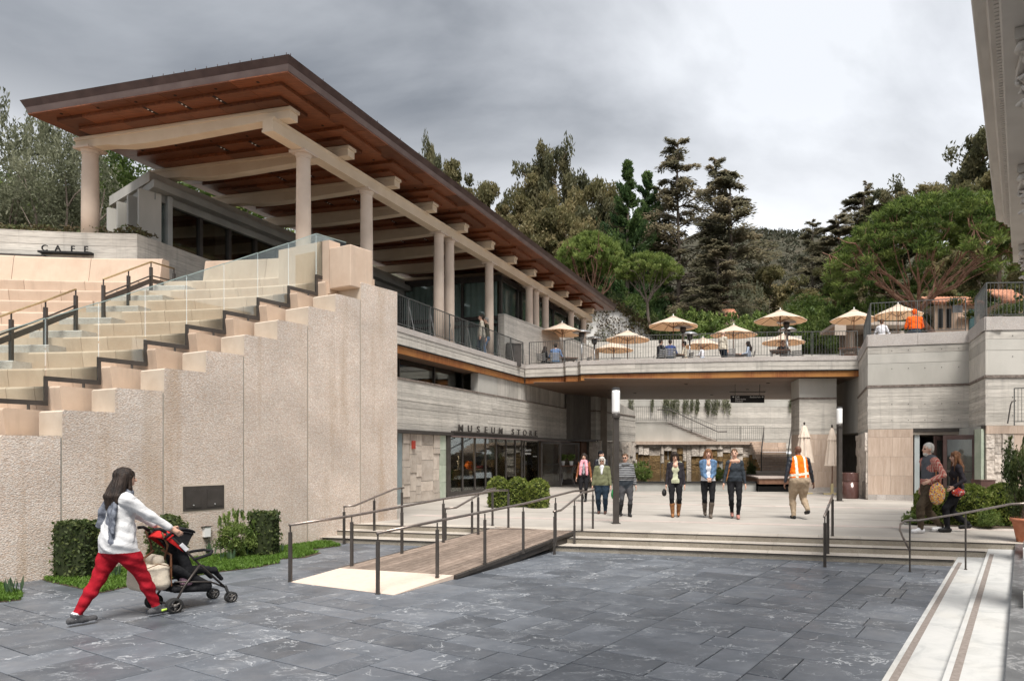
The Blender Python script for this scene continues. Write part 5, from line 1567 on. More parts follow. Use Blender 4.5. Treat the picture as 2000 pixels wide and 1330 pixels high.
# terrain and vegetation
def sstep(a, b, v):
    t = min(1, max(0, (v - a) / (b - a))); return t * t * (3 - 2 * t)
def terr_z(x, y):
    z = 5.2 + max(0, y - 46) * .20 + max(0, y - 115) * .17 * sstep(115, 300, y)
    z += min(6.0, max(0, x - 14) * .30) * sstep(46, 70, y)
    z += 3.4 * sstep(-13, -22, x) * sstep(21, 30, y) * (1 - sstep(60, 90, y))
    z += 1.2 * sin(x * .09 + 1) * sin(y * .07) * sstep(60, 120, y) + 5 * sin(x * .03 + .3) * sstep(150, 300, y)
    return z
def terrain(name, xs, ys):
    m = MB(); rows = []
    for y in ys:
        x0, x1 = xs(y); n = 60
        rows.append([(x0 + (x1 - x0) * i / n, y, terr_z(x0 + (x1 - x0) * i / n, y) - (0 if y < 330 else (y - 330) * .5)) for i in range(n + 1)])
    m.grid(rows); return struct(m.build(name, HILLM, smooth=True))
terrain('hillside', lambda y: (-60 - y * 1.3, 60 + y * 1.3), [48.5, 50, 54, 60, 68, 78, 90, 105, 125, 150, 180, 215, 250, 290, 330, 400])
terrain('bank', lambda y: (-80, -16.5), [22, 24, 28, 33, 38, 44, 48.5])
m = MB()
pl = [arc(20.4, radians(a)) for a in range(-40, -1, 4)] + [Vector((-13.6, 19.3, 0)), Vector((-15.5, 22.5, 0)), Vector((-30, 30, 0)), Vector((-40, 22, 0))]
m.prism([(p.x, p.y) for p in pl], 6.9, 7.62); struct(m.build('planter_bank', SOIL))
def unit(n, rng):
    v = rng.normal(size=(n, 3)); return v / np.linalg.norm(v, axis=1)[:, None]
def leaves(c, length, width, rng, dirs=None, spread=1.0, flat=None):
    n = len(c)
    d = unit(n, rng)
    if dirs is not None:
        d = dirs + d * spread; d /= np.linalg.norm(d, axis=1)[:, None]
    r = unit(n, rng)
    if flat is not None: r = r * .45 + np.cross(np.broadcast_to(np.asarray(flat, float), (n, 3)), d)
    s = np.cross(d, r) if flat is None else r
    s /= (np.linalg.norm(s, axis=1)[:, None] + 1e-9)
    L = (length * rng.uniform(.6, 1.35, n))[:, None]; W = (width * rng.uniform(.6, 1.35, n))[:, None]
    v = np.stack([c - d * L / 2, c + s * W / 2 + d * L * .08, c + d * L / 2, c - s * W / 2 + d * L * .08], axis=1).reshape(-1, 3)
    q = np.arange(4 * n).reshape(n, 4)
    return v, q
class Leaf:
    def __init__(self): self.v = []; self.q = []; self.t = []; self.n = 0
    def add(self, c, length, width, rng, tint=None, **kw):
        if len(c) == 0: return
        v, q = leaves(np.asarray(c, float), length, width, rng, **kw)
        self.v.append(v); self.q.append(q + self.n); self.n += len(v)
        self.t.append(np.clip((rng.uniform(0, 1, len(c)) * .6 + .2) if tint is None else (tint + rng.normal(0, .16, len(c))), 0, 1))
    def mesh(self, name, mat):
        return fast_mesh(name, np.concatenate(self.v), np.concatenate(self.q), mat, np.concatenate(self.t))
def blob(c, r, n, rng, shell=.5):
    u = unit(n, rng); k = rng.uniform(shell, 1, n) ** (1 / 1.5)
    return np.asarray(c) + u * k[:, None] * np.asarray(r)
def wob(a, b, n, amp, r):
    pts = []
    for i in range(n + 1):
        u = i / n; p = a.lerp(b, u)
        if 0 < i < n: p = p + Vector((r.uniform(-amp, amp), r.uniform(-amp, amp), r.uniform(-amp, amp) * .5))
        pts.append(p)
    return pts
def gen_euc(seed, h=28.0, w=8.0, n=9000, mat=None, low=.25):
    r = random.Random(seed); rng = np.random.default_rng(seed); tb = MB(); lf = Leaf()
    top = Vector((r.uniform(-.6, .6), r.uniform(-.6, .6), h * .9))
    tr = wob(Vector((0, 0, -1)), top, 7, h * .012, r)
    tb.tube(tr, [h * .014 * (1 - i / 8.5) for i in range(8)], 8, cap=False)
    nb = 26; per = n // (nb * 5)
    for i in range(nb):
        u = low + (1 - low) * (i + r.random()) / nb
        a = tr[0].lerp(tr[-1], 0) ; k = u * 7; j = min(6, int(k)); p = tr[j].lerp(tr[j + 1], k - j)
        az = r.uniform(0, 2 * pi); prof = (.45 + .75 * sin(pi * min(1, (u - low) / (1 - low) * .85 + .12)))
        L = w * .5 * prof * r.uniform(.55, 1.1)
        e = p + Vector((cos(az) * L, sin(az) * L, L * r.uniform(.35, 1.0)))
        tb.tube(wob(p, e, 3, L * .07, r), [h * .004, h * .003, h * .002, h * .001], 5, cap=False)
        for c in range(5):
            q = p.lerp(e, r.uniform(.5, 1.12)) + Vector((r.gauss(0, .5), r.gauss(0, .5), r.gauss(0, .6)))
            rad = w * r.uniform(.07, .14)
            c_ = blob(q, (rad, rad, rad * 1.35), per, rng, .15)
            lf.add(c_, .66, .24, rng, r.random(), dirs=np.array([[0, 0, -1.0]]), spread=.75)
    return tb, lf.mesh('crown', mat or L_EUC)
def gen_cedar(seed, h=24.0, w=9.0, n=9000, mat=None, low=.2, flatness=.18, droop=.12, bare=0.0):
    r = random.Random(seed); rng = np.random.default_rng(seed); tb = MB(); lf = Leaf()
    top = Vector((r.uniform(-.4, .4), r.uniform(-.4, .4), h * .985))
    tr = wob(Vector((0, 0, -1)), top, 6, h * .006, r)
    tb.tube(tr, [h * .013 * (1 - i / 7.0) + .02 for i in range(7)], 8, cap=False)
    nb = 84; per = n // nb
    for i in range(nb):
        u = low + (1 - low) * ((i + r.random()) / nb) ** .95
        k = u * 6; j = min(5, int(k)); p = tr[j].lerp(tr[j + 1], k - j)
        az = r.uniform(0, 2 * pi)
        uu = (u - low) / (1 - low)
        prof = (1 - uu) ** .62 * .95 + .16
        if uu < .25: prof *= .65 + 1.2 * uu
        L = w * .5 * prof * r.uniform(.5, 1.12)
        dz = L * r.uniform(-.05, .30) + L * .1
        e = p + Vector((cos(az) * L, sin(az) * L, dz))
        mid = p.lerp(e, .6) + Vector((0, 0, L * .06))
        tb.tube([p, mid, e], [h * .0035, h * .002, .02], 5, cap=False)
        if r.random() < bare and uu < .5:
            for _ in range(5):
                q = p.lerp(e, r.uniform(.4, 1)); s = q + Vector((r.gauss(0, .6), r.gauss(0, .6), r.uniform(-.5, .2))); tb.tube([q, s], .018, 4, cap=False)
            continue
        nn = int(per * (.45 + .9 * prof)); t = rng.uniform(.22, 1.06, nn)
        P, M, E = np.array(p), np.array(mid), np.array(e)
        c = np.where((t < .6)[:, None], P + (M - P) * (t / .6)[:, None], M + (E - M) * ((t - .6) / .4)[:, None])
        side = np.array([-sin(az), cos(az), 0.0]); sp = rng.normal(0, 1, nn) * L * .15 * (1.15 - .5 * t)
        c = c + side * sp[:, None] + rng.normal(0, 1, (nn, 3)) * np.array([.10, .10, L * .03 + .06]); c[:, 2] -= np.abs(sp) * droop * 1.6 + t ** 3 * L * droop
        d = np.array([[cos(az), sin(az), -.12]]) + side * np.sign(sp)[:, None] * .8
        lf.add(c, .46, .15, rng, r.random(), dirs=d, spread=.5, flat=(0, 0, 1))
    return tb, lf.mesh('crown', mat or L_CED)
def gen_spire(seed, h=20.0, w=7.0, n=9000, mat=None):
    r = random.Random(seed); rng = np.random.default_rng(seed); tb = MB(); lf = Leaf()
    tb.tube([(0, 0, -1), (0, 0, h * .5), (.1, 0, h)], [h * .014, h * .008, .03], 8, cap=False)
    nb = 74; per = n // nb
    for i in range(nb):
        u = .04 + .95 * ((i + r.random()) / nb)
        az = r.uniform(0, 2 * pi); L = w * .5 * ((1 - u) ** 1.05 + .05) * r.uniform(.45, 1.2)
        p = np.array([0, 0, h * u]); t = rng.uniform(.15, 1.0, per)
        out = np.array([cos(az), sin(az), 0])
        c = p + out * (t * L)[:, None] + np.array([0, 0, 1.0]) * ((t ** 2.2 * L * .75 - t * L * .12))[:, None]
        c += rng.normal(0, 1, (per, 3)) * (.09 + L * .045)
        d = out[None] * (1 - t * .6)[:, None] + np.array([[0, 0, 1.0]]) * (t * 1.1)[:, None]
        lf.add(c, .42, .13, rng, r.random(), dirs=d, spread=.55)
    return tb, lf.mesh('crown', mat or L_CYP)
def gen_pine(seed, h=6.0, w=5.0, ncl=150, per=60, mat=None, fork=.35, flat=.55, needle=.26, limbs=6, bark=1.0, cup=False):
    r = random.Random(seed); rng = np.random.default_rng(seed); tb = MB(); lf = Leaf()
    f = Vector((r.uniform(-.1, .1) * w, r.uniform(-.05, .05) * w, h * fork))
    tb.tube(wob(Vector((0, 0, -.5)), f, 3, h * .012, r), [h * .036 * bark, h * .032 * bark, h * .03 * bark, h * .028 * bark], 8, cap=False)
    tips = []
    for i in range(limbs):
        az = 2 * pi * i / limbs + r.uniform(-.3, .3); L = w * .5 * r.uniform(.5, .85)
        e = f + Vector((cos(az) * L, sin(az) * L, (h - f.z) * (r.uniform(.35, .72) if not cup else r.uniform(.3, .5))))
        pts = wob(f, e, 4, L * .06, r); pts[1] += Vector((0, 0, h * .03))
        tb.tube(pts, [h * .021 * bark * (1 - j * .17) for j in range(5)], 7, cap=False)
        for k in range(6):
            s = pts[1 + k % 4]; az2 = az + r.uniform(-1.1, 1.1); L2 = w * .5 * r.uniform(.2, .5)
            e2 = s + Vector((cos(az2) * L2, sin(az2) * L2, (h - s.z) * r.uniform(.25, .8 if not cup else .5)))
            if cup and hypot(e2.x, e2.y) > w * .42: e2 = s.lerp(e2, .5)
            q = wob(s, e2, 3, L2 * .08, r)
            tb.tube(q, [h * .008 * bark, h * .0065 * bark, h * .005 * bark, h * .003], 5, cap=False)
            tips.append(q[2]); tips.append(e2)
    for i in range(ncl):
        u = r.uniform(0, 1) ** .55; az = r.uniform(0, 2 * pi); rad = w * .5 * u
        top = h * (fork + (1 - fork) * (.45 + flat * sqrt(max(0, 1 - u * u * .92))))
        low = h * (fork + (1 - fork) * (.28 + .25 * u))
        if cup: top = h * (fork + (1 - fork) * (.22 + .78 * sqrt(max(0, 1 - u * u)))); low = top - h * (.30 + .1 * u)
        z = top - (top - low) * r.random() ** 2.2 * (.75 if not cup else .55)
        c = Vector((cos(az) * rad, sin(az) * rad, z))
        tp = min(tips, key=lambda q: (q - c).length)
        if w * .03 < (tp - c).length < w * .16: tb.tube([tp, tp.lerp(c, .5) + Vector((0, 0, -.02 * h)), c], [h * .003, h * .0022, h * .0014], 4, cap=False)
        cr = w * (r.uniform(.028, .05) if not cup else r.uniform(.022, .04))
        cc = blob(c, (cr * 1.25, cr * 1.25, cr * .8), per, rng, .1)
        d = cc - np.array(c); d[:, 2] = np.abs(d[:, 2]) * .8 + cr * .5
        lf.add(cc, needle, needle * .22, rng, r.random(), dirs=d / (np.linalg.norm(d, axis=1)[:, None] + 1e-6), spread=.5)
    return tb, lf.mesh('crown', mat or L_PINE)
def gen_bushy(seed, h=5.0, w=4.5, n=6000, mat=None, leaf=(.22, .09), shoots=0, stems=4, low=.25):
    r = random.Random(seed); rng = np.random.default_rng(seed); tb = MB(); lf = Leaf()
    ncl = 46; per = n // ncl
    for i in range(stems):
        az = 2 * pi * i / stems + r.random(); L = w * .32
        e = Vector((cos(az) * L, sin(az) * L, h * .72)); pts = wob(Vector((cos(az) * .1 * w * .2, sin(az) * .1 * w * .2, -.4)), e, 4, h * .03, r)
        tb.tube(pts, [h * .02, h * .016, h * .012, h * .008, h * .004], 6, cap=False)
        for k in range(4):
            s = pts[1 + k % 3]; az2 = az + r.uniform(-1.2, 1.2); e2 = s + Vector((cos(az2) * w * .25, sin(az2) * w * .25, h * r.uniform(.1, .32)))
            tb.tube(wob(s, e2, 2, h * .02, r), [h * .007, h * .005, h * .002], 5, cap=False)
    for i in range(ncl):
        u = unit(1, rng)[0]; k = r.uniform(.35, .92)
        c = np.array([u[0] * w * .5 * k, u[1] * w * .5 * k, h * (low + (1 - low) * .5) + u[2] * h * (1 - low) * .5 * k])
        rad = w * r.uniform(.10, .19)
        lf.add(blob(c, (rad, rad, rad * .85), per, rng, .1), leaf[0], leaf[1], rng, r.random())
    for i in range(shoots):
        az = r.uniform(0, 2 * pi); rad = w * .45 * sqrt(r.random()); z0 = h * (.55 + .42 * sqrt(max(0, 1 - (rad / (w * .5)) ** 2))); L = h * r.uniform(.06, .2)
        t = rng.uniform(0, 1, 34); c = np.stack([cos(az) * rad + rng.normal(0, .05, 34), sin(az) * rad + rng.normal(0, .05, 34), z0 + t * L], 1)
        lf.add(c, leaf[0], leaf[1], rng, r.random(), dirs=np.array([[0, 0, 1.0]]), spread=.7)
    return tb, lf.mesh('crown', mat or L_GREEN)
PROTO = {}
def proto(key, gen, bmat, **kw):
    tb, cr = gen(**kw)
    me = tb.build('trunk', bmat, None, smooth=True); tm = me.data; bpy.data.objects.remove(me)
    PROTO[key] = (tm, cr, kw['h'], kw['w'])
def place(key, name, label, x, ytop, d, zb=None, rz=0.0, wpx=None, group=None, cat='tree', dx=0):
    tm, cr, h, w = PROTO[key]
    X = PX(x, d)
    if zb is None: zb = terr_z(X, d) - .2
    sh = (PZ(ytop, d) - zb) / h
    sw = sh if wpx is None else (wpx * d / FPX) / w
    t = thing(name, label, cat, (X, d, zb), rz, group)
    for nm, me in (('trunk', tm), ('crown', cr)):
        o = bpy.data.objects.new(nm, me); C.objects.link(o); o.parent = t; o.scale = (sw, sw, sh)
    return t
proto('euc1', gen_euc, BARKE, seed=1, h=28, w=9, n=19000)
proto('euc2', gen_euc, BARKE, seed=2, h=30, w=7, n=16000)
proto('eucd', gen_euc, BARKE, seed=3, h=26, w=9, n=15000, mat=L_EUCD, low=.45)
proto('ced1', gen_cedar, BARKG, seed=4, h=24, w=10, n=16000, low=.3, bare=.25)
proto('ced2', gen_cedar, BARKG, seed=5, h=22, w=11, n=23000, low=.16, bare=.3)
proto('spire', gen_spire, BARKG, seed=6, h=20, w=9, n=20000)
proto('spine', gen_pine, BARKR, seed=7, h=6, w=5, ncl=300, per=70, limbs=4, bark=.75)
proto('spine2', gen_pine, BARKG, seed=17, h=6, w=6, ncl=320, per=66, fork=.34, limbs=4, bark=.75)
proto('bigpine', gen_pine, BARKR, seed=8, h=11, w=14, ncl=500, per=90, mat=L_PINED, fork=.12, flat=.56, needle=.40, limbs=9, bark=.62, cup=True)
proto('olive', gen_bushy, BARKG, seed=9, h=6, w=5, n=11000, mat=L_OLIVE, leaf=(.17, .055), shoots=60, stems=5, low=.3)
proto('green', gen_bushy, BARKG, seed=10, h=6, w=5, n=12000, mat=L_PINED, leaf=(.2, .07), shoots=0, low=.3)
proto('shrub', gen_bushy, BARKG, seed=11, h=2.6, w=3.2, n=4200, mat=L_GREEN, leaf=(.24, .085), shoots=25, low=.0, stems=5)
proto('shrubd', gen_bushy, BARKG, seed=12, h=2.6, w=3.2, n=4200, mat=L_DARK, leaf=(.22, .08), shoots=8, low=.0, stems=5)
GE = 'eucalyptus trees on the slope behind the pavilion roof'
for a in ((846, 281, 92, 62, 'eucd', 'slim lone eucalyptus top rising over the timber roof edge'), (886, 306, 88, 92, 'euc2', 'rounded olive-green eucalyptus right behind the roof edge'),
          (950, 347, 86, 90, 'euc1', 'feathery eucalyptus in the dip behind the roof'), (1004, 372, 84, 84, 'euc2', 'low yellowish eucalyptus beside the tallest dark one'),
          (1046, 335, 88, 100, 'euc1', 'eucalyptus left of the tallest dark crown'), (1082, 290, 92, 118, 'eucd', 'tallest dark-crowned eucalyptus in the row'),
          (1100, 400, 78, 120, 'euc1', 'shaggy brown eucalyptus hanging in front of the tallest one'), (1158, 338, 84, 118, 'euc1', 'broad eucalyptus next to the dark green conifer'), (1120, 445, 74, 110, 'euc2', 'low brownish eucalyptus above the roof tip'), (1060, 395, 76, 120, 'euc1', 'yellow-green eucalyptus low behind the roof edge'), (1190, 385, 78, 100, 'eucd', 'dark eucalyptus touching the green conifer'), (975, 420, 74, 90, 'euc1', 'lowest eucalyptus showing just above the roof edge')):
    place(a[4], 'eucalyptus_tree', a[5], a[0], a[1], a[2], rz=a[0] * .7, wpx=a[3], group=GE)
GC = 'dark conifers on the slope behind the terrace'
place('spire', 'conifer_tree', 'dark green spire-shaped conifer with upswept tips', 1225, 312, 70, rz=.4, wpx=215, group=GC)
place('spire', 'conifer_tree', 'shorter dark green conifer just right of the spire', 1264, 331, 74, rz=2.4, wpx=190, group=GC)
place('ced1', 'cedar_tree', 'tallest flat-topped cedar with bare trunks', 1326, 272, 72, rz=.3, wpx=185, group=GC)
place('ced2', 'cedar_tree', 'brownish cedar half hidden behind the tallest cedar', 1290, 352, 76, rz=1.3, wpx=150, group=GC)
place('ced1', 'cedar_tree', 'slim cedar with a wispy bare top', 1393, 305, 68, rz=2.2, wpx=130, group=GC)
place('ced2', 'cedar_tree', 'broad layered cedar sloping down to the right', 1428, 332, 66, rz=3.0, wpx=235, group=GC)
place('ced2', 'cedar_tree', 'low grey cedar with drooping dead branches above the umbrellas', 1400, 470, 58, rz=4.0, wpx=190, group=GC)
place('ced2', 'cedar_tree', 'pale green cedar on the slope left of the big pine', 1640, 420, 80, rz=.9, wpx=190, group=GC)
place('ced2', 'cedar_tree', 'tall brownish cedar behind the big pine', 1690, 372, 86, rz=1.9, wpx=200, group=GC)
place('ced1', 'cedar_tree', 'thin dead-topped cedar on the ridge', 1692, 352, 90, rz=2.9, wpx=70, group=GC)
place('ced2', 'cedar_tree', 'small cedar at the foot of the far hill', 1585, 430, 84, rz=5.1, wpx=120, group=GC)
place('euc1', 'eucalyptus_tree', 'grey eucalyptus top above the crown of the big pine', 1818, 348, 82, rz=1.0, wpx=120, group=GE)
place('eucd', 'eucalyptus_tree', 'small dark eucalyptus top left above the big pine', 1750, 366, 84, rz=2.0, wpx=110, group=GE)
place('eucd', 'eucalyptus_tree', 'dark spreading eucalyptus against the sky beside the villa cornice', 1915, 258, 66, rz=4.4, wpx=150, group=GE)
place('euc1', 'eucalyptus_tree', 'brown-leaved eucalyptus low beside the villa cornice', 1945, 330, 62, rz=3.1, wpx=150, group=GE)
place('spine', 'stone_pine', 'bright green round-crowned pine by the roof tip', 1155, 458, 52, zb=terr_z(PX(1155, 52), 52) + 3.2, rz=.5, wpx=135, group='young umbrella pines behind the terrace')
place('spine2', 'stone_pine', 'yellow-green umbrella pine with pale forked trunk behind the parasols', 1268, 498, 50, zb=PZ(640, 50), rz=1.2, wpx=130, group='young umbrella pines behind the terrace')
place('bigpine', 'pine_tree', 'huge spreading pine with red-brown limbs behind the right-hand terrace', 1822, 392, 46, zb=PZ(640, 46), rz=.8, wpx=405)
place('olive', 'olive_tree', 'grey-green olive tree at the left edge', 40, 238, 29, zb=7.6, rz=.2, wpx=230, group='olive trees on the bank above the cafe wall')
place('olive', 'olive_tree', 'wispy olive tree just left of the tall column', 128, 262, 27, zb=7.6, rz=2.3, wpx=190, group='olive trees on the bank above the cafe wall')
place('green', 'shade_tree', 'bright green tree between the tall column and the cafe room', 240, 296, 33, zb=7.2, rz=1.0, wpx=230)
place('green', 'shade_tree', 'green tree seen between the cafe roof and the timber soffit', 420, 330, 46, zb=8.0, rz=2.0, wpx=330)
place('green', 'shade_tree', 'dark green tree low behind the olive trees', 30, 330, 38, zb=8.2, rz=4.0, wpx=260)
rw = random.Random(55)
for i in range(52):
    d = rw.uniform(58, 112); x = rw.choice([rw.uniform(1180, 1480), rw.uniform(1440, 1640), rw.uniform(1560, 2000)])
    k = rw.choice(['green', 'ced2', 'green', 'olive', 'euc1']); X = PX(x, d); zb = terr_z(X, d) - .3
    hh = rw.uniform(5, 9) * (1.25 if k == 'euc1' else 1)
    ytop = CY - (zb + hh - H) * FPX / d
    if 1440 < x < 1640: ytop = max(ytop, 500 - rw.random() * 30)
    elif x > 1560: ytop = max(ytop, 400 + abs(x - 1760) * .25)
    else: ytop = max(ytop, 470)
    place(k, 'slope_tree', {'green': 'green leafy tree', 'ced2': 'layered cedar', 'olive': 'grey-green tree', 'euc1': 'feathery eucalyptus'}[k] + ' of the dense wood covering the slope', x, ytop, d, rz=rw.uniform(0, 6), wpx=rw.uniform(5, 8) * FPX / d, group='dense wood on the slope')
sh = [(1300, 628, 50, 'shrubd', 80), (1345, 612, 52, 'shrub', 90), (1385, 618, 51, 'shrub', 80), (1432, 622, 51, 'shrub', 90), (1480, 618, 53, 'shrub', 85), (1560, 622, 50, 'shrub', 90),
      (1600, 610, 52, 'shrub', 100), (1645, 600, 52, 'shrub', 90), (1690, 596, 50, 'shrub', 90), (1735, 590, 52, 'shrub', 100), (1800, 598, 54, 'shrubd', 100), (1980, 582, 40, 'shrubd', 90), (1250, 612, 53, 'shrubd', 90), (1195, 575, 54, 'shrubd', 110), (1520, 625, 49, 'shrubd', 80), (1615, 632, 47.5, 'shrub', 80)]
SHL = ['dark shrub under the umbrella pine, left end of the bank', 'light green shrub right of the umbrella pine trunk', 'green shrub below the grey cedar trunks', 'green shrub under the small red roof',
       'green shrub behind the middle pair of parasols', 'green shrub right behind the tallest parasol', 'tall green shrub at the end of the retaining wall', 'green shrub behind the kiosk, left', 'green shrub behind the kiosk, right',
       'green shrub under the big pine, left of its trunk', 'dark shrub hiding the foot of the big pine', 'dark shrub behind the railing at the right edge', 'dark shrub left of the umbrella pine trunk', 'dark shrub above the white garden wall', 'dark shrub beneath the tallest parasol rim', 'green shrub spilling over the low end of the wall']
for i, (x, y, d, k, wp) in enumerate(sh):
    place(k, 'shrub', SHL[i], x, y, d, zb=PZ(y, d) - wp * d / FPX * .82, rz=i * 1.7, wpx=wp, group='shrubs of the bank above the retaining wall', cat='shrub')
rng = np.random.default_rng(77); lf = Leaf(); rr = random.Random(77)
for i in range(330):
    d = rr.uniform(54, 120); x = rr.uniform(700, 2050); X = PX(x, d); z = terr_z(X, d); s = rr.uniform(1.2, 3.2)
    if 1500 < x < 1600 and d > 80: continue
    for k in range(4):
        c = np.array([X + rr.gauss(0, s * .5), d + rr.gauss(0, s * .5), z + rr.uniform(.2, 1.5) * s])
        lf.add(blob(c, (s * .7, s * .7, s * .6), 46, rng, .2), .5, .22, rng, rr.random())
o = bpy.data.objects.new('hillside_wood', lf.mesh('hillside_wood', L_DARK)); C.objects.link(o); stuff(o, 'tangled green undergrowth covering the slope behind the trees', 'undergrowth')
lf = Leaf()
for i in range(900):
    d = rr.uniform(130, 325); x = rr.uniform(1380, 1750); X = PX(x, d); z = terr_z(X, d); s = rr.uniform(1.2, 3.0)
    lf.add(blob((X, d, z + s * .3), (s, s, s * .7), 26, rng, .2), 1.1, .6, rng, rr.random())
o = bpy.data.objects.new('hill_scrub', lf.mesh('hill_scrub', L_SCRUB)); C.objects.link(o); stuff(o, 'dry scrub on the distant hill', 'scrub')
def dome(label, x, ybase, wpx, ytop, mat, group, z=.3, dens=2600, square=False, leaf=.045, d=None, name='box_shrub'):
    d = d or FPX * (H - z) / (ybase - CY)
    X = PX(x, d); r = wpx * d / FPX / 2; h = (ybase - ytop) * d / FPX
    t = thing(name, label, 'shrub', (X, d, z), 0, group)
    rr = np.random.default_rng(int(x * 7) % 1000)
    n = int(dens * (r / .3) ** 2)
    az = rr.uniform(0, 2 * pi, n); u = rr.uniform(0, 1, n)
    if square:
        a = rr.uniform(-1, 1, (n, 2)); f = rr.integers(0, 2, n); sg = rr.choice([-1, 1], n)
        p = np.where((f == 0)[:, None], np.stack([sg, a[:, 0]], 1), np.stack([a[:, 0], sg], 1)) * r * np.array([1, .62])
        zt = u * h * 1.0; topm = rr.uniform(0, 1, n) < .18
        p = np.where(topm[:, None], rr.uniform(-1, 1, (n, 2)) * r * np.array([1, .62]), p); zt = np.where(topm, h, zt)
        c = np.stack([p[:, 0], p[:, 1], zt], 1)
    else:
        hb = h - r * .85
        k = u * (hb + 1.25 * r)
        on = k > hb; e = np.clip((k - hb) / (1.25 * r), 0, 1) * pi / 2
        rad = np.where(on, r * np.cos(e), r * (1 - .06 * (1 - k / hb) ** 2)); zz = np.where(on, hb + .85 * r * np.sin(e), k)
        c = np.stack([rad * np.cos(az), rad * np.sin(az), zz], 1)
    lump = 1 + .05 * np.sin(c[:, :1] * 23 + 1) * np.sin(c[:, 1:2] * 19) + .05 * np.sin(c[:, 2:] * 17 + c[:, :1] * 9)
    c[:, :2] *= lump; c += rr.normal(0, .018, c.shape)
    tint = .5 + .35 * np.sin(c[:, 0] * 31 + 2) * np.sin(c[:, 2] * 27) + rr.normal(0, .2, n)
    v, q = leaves(c, leaf * 1.6, leaf, rr)
    me = fast_mesh('foliage', v, q, mat, np.clip(tint, 0, 1))
    o = bpy.data.objects.new('foliage', me); C.objects.link(o); o.parent = t
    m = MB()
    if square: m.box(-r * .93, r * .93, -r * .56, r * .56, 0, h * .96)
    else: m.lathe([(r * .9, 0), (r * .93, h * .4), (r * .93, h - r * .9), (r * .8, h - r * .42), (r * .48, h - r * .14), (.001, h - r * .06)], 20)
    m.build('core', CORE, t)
    return t
GB = 'clipped box domes by the shop window'
dome('round clipped box shrub nearest the shop window, left of three', 973, 990, 38, 932, L_BOX, GB)
dome('round clipped box shrub in the middle of three by the shop', 1012, 989, 36, 933, L_BOX, GB)
dome('round clipped box shrub right of three, nearest the ramp', 1051, 991, 40, 936, L_BOX, GB)
GB2 = 'clipped box domes by the right-hand doorway'
dome('clipped box dome partly behind the white-haired man', 1822, 1021, 68, 950, L_BOX, GB2, leaf=.04)
dome('broad clipped box dome right of the long-haired woman', 1895, 1024, 84, 948, L_BOX, GB2, leaf=.04)
dome('clipped box dome next to the potted shrub at the right', 1958, 1024, 72, 946, L_BOX, GB2, leaf=.04)
GW = 'shrubs along the pebble-dash wall'
dome('square-clipped hedge block at the foot of the wall behind the walking woman', 150, 1128, 64, 1019, L_DARK, GW, z=0.0, square=True, leaf=.035, dens=2000, name='hedge')
dome('dark shrub on the wall above the stroller', 326, 1112, 62, 1008, L_DARK, GW, z=0.0, square=False, leaf=.035, name='hedge')
dome('dark clipped shrub right of the light green one', 517, 1086, 46, 1000, L_DARK, GW, z=0.0, square=True, leaf=.035, dens=2000, name='hedge')
place('shrub', 'shrub', 'loose light green shrub under the metal wall box', 460, 1006, 12.2, zb=0, rz=.7, wpx=72, group=GW, cat='shrub')
place('shrub', 'shrub', 'small leafy shrub growing below the grey marble capital, beside the pot', 1932, 1000, 14.3, zb=.3, rz=1.7, wpx=50, group='low shrubs in the right-hand bed', cat='shrub')
place('shrub', 'shrub', 'low sprawling shrub at the white-haired man\'s feet', 1786, 1000, 15.2, zb=.3, rz=2.7, wpx=46, group='low shrubs in the right-hand bed', cat='shrub')
place('shrubd', 'shrub', 'potted bay shrub cut by the right edge', 2000, 858, 12.2, zb=.72, rz=.4, wpx=92, cat='shrub')
m = MB(); m.lathe([(.16, 0), (.2, .2), (.24, .36), (.27, .37), (.27, .43), (.24, .43), (.22, .38)], 20); o = m.build('plant_pot', TERRA, smooth=True); o.location = (PX(2005, 12.2), 12.2, .3)
tag(o, 'terracotta pot at the right edge under the bay shrub', 'pot')
m = MB(); pts = [G(1760, 1018, .3), G(1790, 1025, .3), G(1840, 1027, .3), G(1935, 1031, .3), G(2050, 1034, .3), G(2050, 1020, .3), G(1760, 1014, .3)]
m.prism([(p.x, p.y) for p in pts], .29, .306); struct(m.build('planting_bed', SOIL))
place('shrub', 'shrub', 'broad-leaved plant at the left end of the pool', 1253, 905, 29.5, zb=.6, rz=.3, wpx=40, group='plants by the pool', cat='plant')
place('shrub', 'shrub', 'bright green clump in the pool behind the denim jacket', 1403, 915, 30.5, zb=.6, rz=1.9, wpx=30, group='plants by the pool', cat='plant')
place('shrubd', 'shrub', 'dark reeds at the right end of the pool', 1468, 900, 32, zb=.6, rz=2.9, wpx=22, group='plants by the pool', cat='plant')
def inside(poly, x, y):
    c = False; n = len(poly)
    for i in range(n):
        a, b = poly[i], poly[(i + 1) % n]
        if (a[1] > y) != (b[1] > y) and x < (b[0] - a[0]) * (y - a[1]) / (b[1] - a[1]) + a[0]: c = not c
    return c
lp = [(p.x, p.y) for p in bp] + [tuple(WP(15.0, .0))[:2], tuple(WP(10.2, .0))[:2]]
rr = random.Random(31); pts = []
while len(pts) < 15000:
    x, y = rr.uniform(-9.5, -6), rr.uniform(9, 15.5)
    if inside(lp, x, y): pts.append((x, y, .03))
lp2 = [(p.x, p.y) for p in bp2]
while len(pts) < 16000:
    x, y = rr.uniform(-10.5, -7.5), rr.uniform(7.5, 11)
    if inside(lp2, x, y): pts.append((x, y, .03))
rng = np.random.default_rng(5); lf = Leaf()
P = np.array(pts); lf.add(P, .085, .022, rng, None, dirs=np.array([[0, 0, 1.0]]), spread=.9)
o = bpy.data.objects.new('lawn', lf.mesh('lawn', L_GRASS)); C.objects.link(o); stuff(o, 'strip of bright green ground cover along the wall', 'grass')
